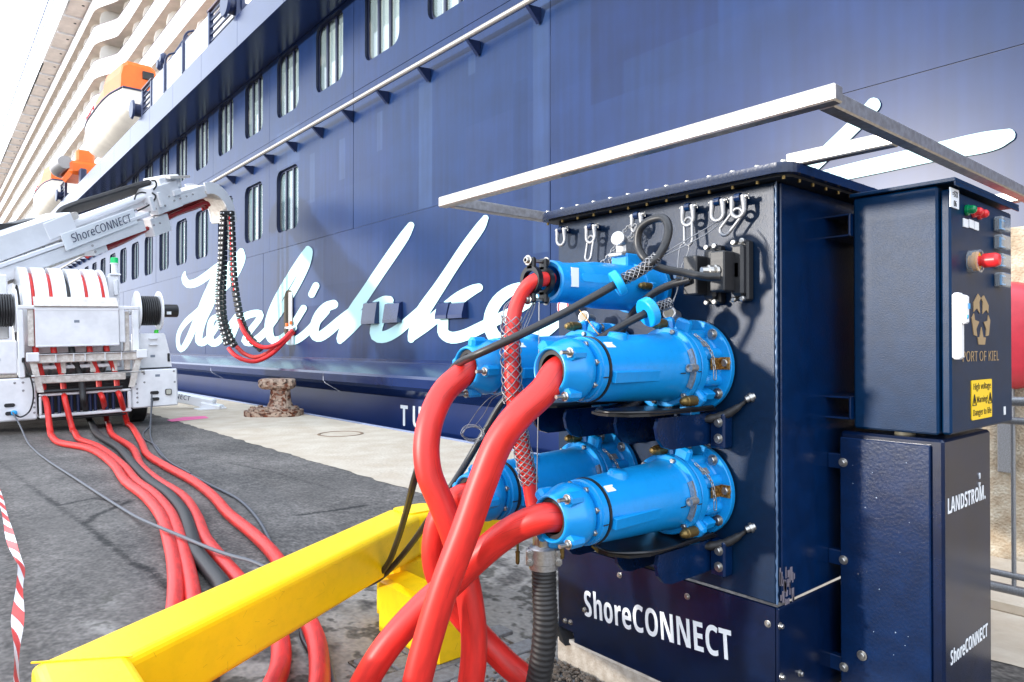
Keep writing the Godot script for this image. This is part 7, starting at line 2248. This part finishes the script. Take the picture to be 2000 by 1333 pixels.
	m.tube(spl([Vector3(0, 0.14, -0.8), Vector3(0, 0.95, -0.8), Vector3(0, 1.04, -0.72), Vector3(0, 1.05, -0.6), Vector3(0, 1.05, 1.2), Vector3(0, 0.95, 1.32), Vector3(0, 0.14, 1.32)], 4), 0.02, 10)
	m.tube([Vector3(0, 0.99, -0.8), Vector3(0, 0.99, 1.32)], 0.016, 8)
	obj("frame", m, M.zinc, cb)
	m = MB.new()
	m.tube([Vector3(0, 0.28, -0.8), Vector3(0, 0.28, 1.32)], 0.02, 10)
	m.tube([Vector3(0, 0.34, -0.8), Vector3(0, 0.34, 1.32)], 0.014, 8)
	obj("bottom_rail", m, M.zinc, cb)
	for k in 17:
		m = MB.new()
		m.tube([Vector3(0, 0.28, -0.74 + k * 0.12), Vector3(0, 1.0, -0.74 + k * 0.12)], 0.009, 8)
		obj("bar", m, M.zinc, cb)
	for z in [-0.5, 1.0]:
		m = MB.new()
		m.tube([Vector3(-0.3, 0.02, z), Vector3(0, 0.28, z), Vector3(0.3, 0.02, z)], 0.017, 8)
		obj("foot", m, M.zinc, cb)
	# barrier tape, twisted
	m = MB.new()
	var tp: Array = spl(V([0.501,0.1,-9.239,0.469,0.1,-6.829,0.44,0.1,-5.905,0.419,0.1,-5.267,0.418,0.09,-4.865,0.418,0.085,-4.704,0.384,0.085,-4.384,0.337,0.1,-3.912,0.299,0.12,-3.508,0.269,0.14,-3.169,0.251,0.15,-2.934,0.225,0.18,-2.517]), 8)
	var len := 0.0
	for i in tp.size() - 1:
		var fr: Array = []
		for j in [i, i + 1]:
			var s: float = float(j) / tp.size()
			var d: Vector3 = (tp[mini(j + 1, tp.size() - 1)] - tp[maxi(j - 1, 0)]).normalized()
			var x := d.cross(Vector3.UP).normalized()
			var yv := x.cross(d)
			var an := 0.5 * sin(s * 17.0) + s * 1.3 - 0.3
			fr.append((x * cos(an) + yv * sin(an)) * (0.020 + 0.004 * sin(s * 31.0)))
		var l2: float = len + (tp[i + 1] - tp[i]).length()
		var n0: Vector3 = (tp[i + 1] - tp[i]).cross(fr[0]).normalized()
		m.squad(tp[i] - fr[0], tp[i + 1] - fr[1], tp[i + 1] + fr[1], tp[i] + fr[0], n0, n0, n0, n0, Vector2(0, len / 0.45), Vector2(0, l2 / 0.45), Vector2(1, l2 / 0.45), Vector2(1, len / 0.45))
		len = l2
	tag(obj("barrier_tape", m, M.tape), "twisted red and white barrier tape above the asphalt", "tape")
	# grey pavers round the cabinet foot
	var pv := MB.new()
	pv.box(Vector3.ZERO, Vector3(0.194, 0.05, 0.094), 0.004)
	var pm := pv.mesh(M.paver)
	var bed := MB.new()
	bed.box(Vector3(1.66, -0.018, -2.02), Vector3(0.64, 0.05, 1.24))
	var pb: Node3D = struct(obj("paving", bed, M.gravel), "small patch of grey paving blocks at the cabinet foot")
	for i in 3:
		for j in 12:
			var o := MeshInstance3D.new()
			o.mesh = pm
			o.name = "paver"
			pb.add_child(o, true)
			o.position = Vector3(1.45 + i * 0.2 + (0.1 if j % 2 else 0.0), -0.008 + 0.002 * sin(i * 3.0 + j), -2.57 + j * 0.1)
			o.rotation.y = 0.01 * sin(j * 5.0 + i)
	# loose gravel along the plinth
	var gm := MB.new()
	for k in 7:
		pass
	gm.lathe(Vector3(0, -0.5, 0), Vector3.UP, [0, 0.0, 0.12, 0.42, 0.45, 0.55, 0.8, 0.36, 0.95, 0.0], 7, false)
	var mmi := MultiMesh.new()
	mmi.transform_format = MultiMesh.TRANSFORM_3D
	mmi.mesh = gm.mesh(M.gravel)
	mmi.instance_count = 1500
	var r := RandomNumberGenerator.new()
	r.seed = 4
	for k in 1500:
		var s := r.randf_range(0.006, 0.024)
		var bs := Basis.from_euler(Vector3(r.randf() * 6, r.randf() * 6, r.randf() * 6)).scaled(Vector3(1.0, r.randf_range(0.5, 0.9), r.randf_range(0.8, 1.3)) * s)
		var px := 1.98 - absf(r.randfn(0.0, 0.14))
		mmi.set_instance_transform(k, Transform3D(bs, Vector3(px, 0.022 + s * 0.2 * r.randf(), r.randf_range(-2.15, -0.6))))
	var gi := MultiMeshInstance3D.new()
	gi.multimesh = mmi
	gi.name = "gravel"
	add_child(gi)
	gi.set_meta("kind", "stuff")
	gi.set_meta("label", "loose grey gravel along the concrete plinth")
	gi.set_meta("category", "gravel")

# ---------------------------------------------------------------- harbour side behind the viewer, mirrored in the ship's paint
func build_harbour_side():
	var k := 0
	for q in [[Vector3(-62, 0, -34), 46.0, 7.0, "long grey harbour shed mirrored in the far ship side"], [Vector3(-58, 0, 18), 40.0, 6.0, "brown harbour shed mirrored in the near ship side"]]:
		var t := thing("harbour_shed", q[3], "shed", q[0], "harbour sheds facing the ship")
		var m := MB.new()
		m.box(Vector3(0, q[2] / 2, 0), Vector3(12, q[2], q[1]))
		obj("wall", m, mat(c8(92, 88, 84), 0.8) if k == 0 else mat(c8(98, 78, 66), 0.8), t)
		m = MB.new()
		m.prism(pv2([-6.6, q[2], 6.6, q[2], 0.0, q[2] + 2.0]), Vector3(0, 0, q[1] / 2 + 0.5), Vector3.RIGHT, Vector3.UP, -(q[1] + 1.0))
		obj("roof", m, mat(c8(70, 72, 76), 0.7), t)
		var n := int(q[1] / 8.0)
		for i in n:
			m = MB.new()
			m.box(Vector3(6.03, 2.0, -q[1] / 2 + 5 + i * 8.0), Vector3(0.1, 4.0, 3.6), 0.02)
			obj("gate", m, mat(c8(60, 70, 74), 0.6), t)
		k += 1
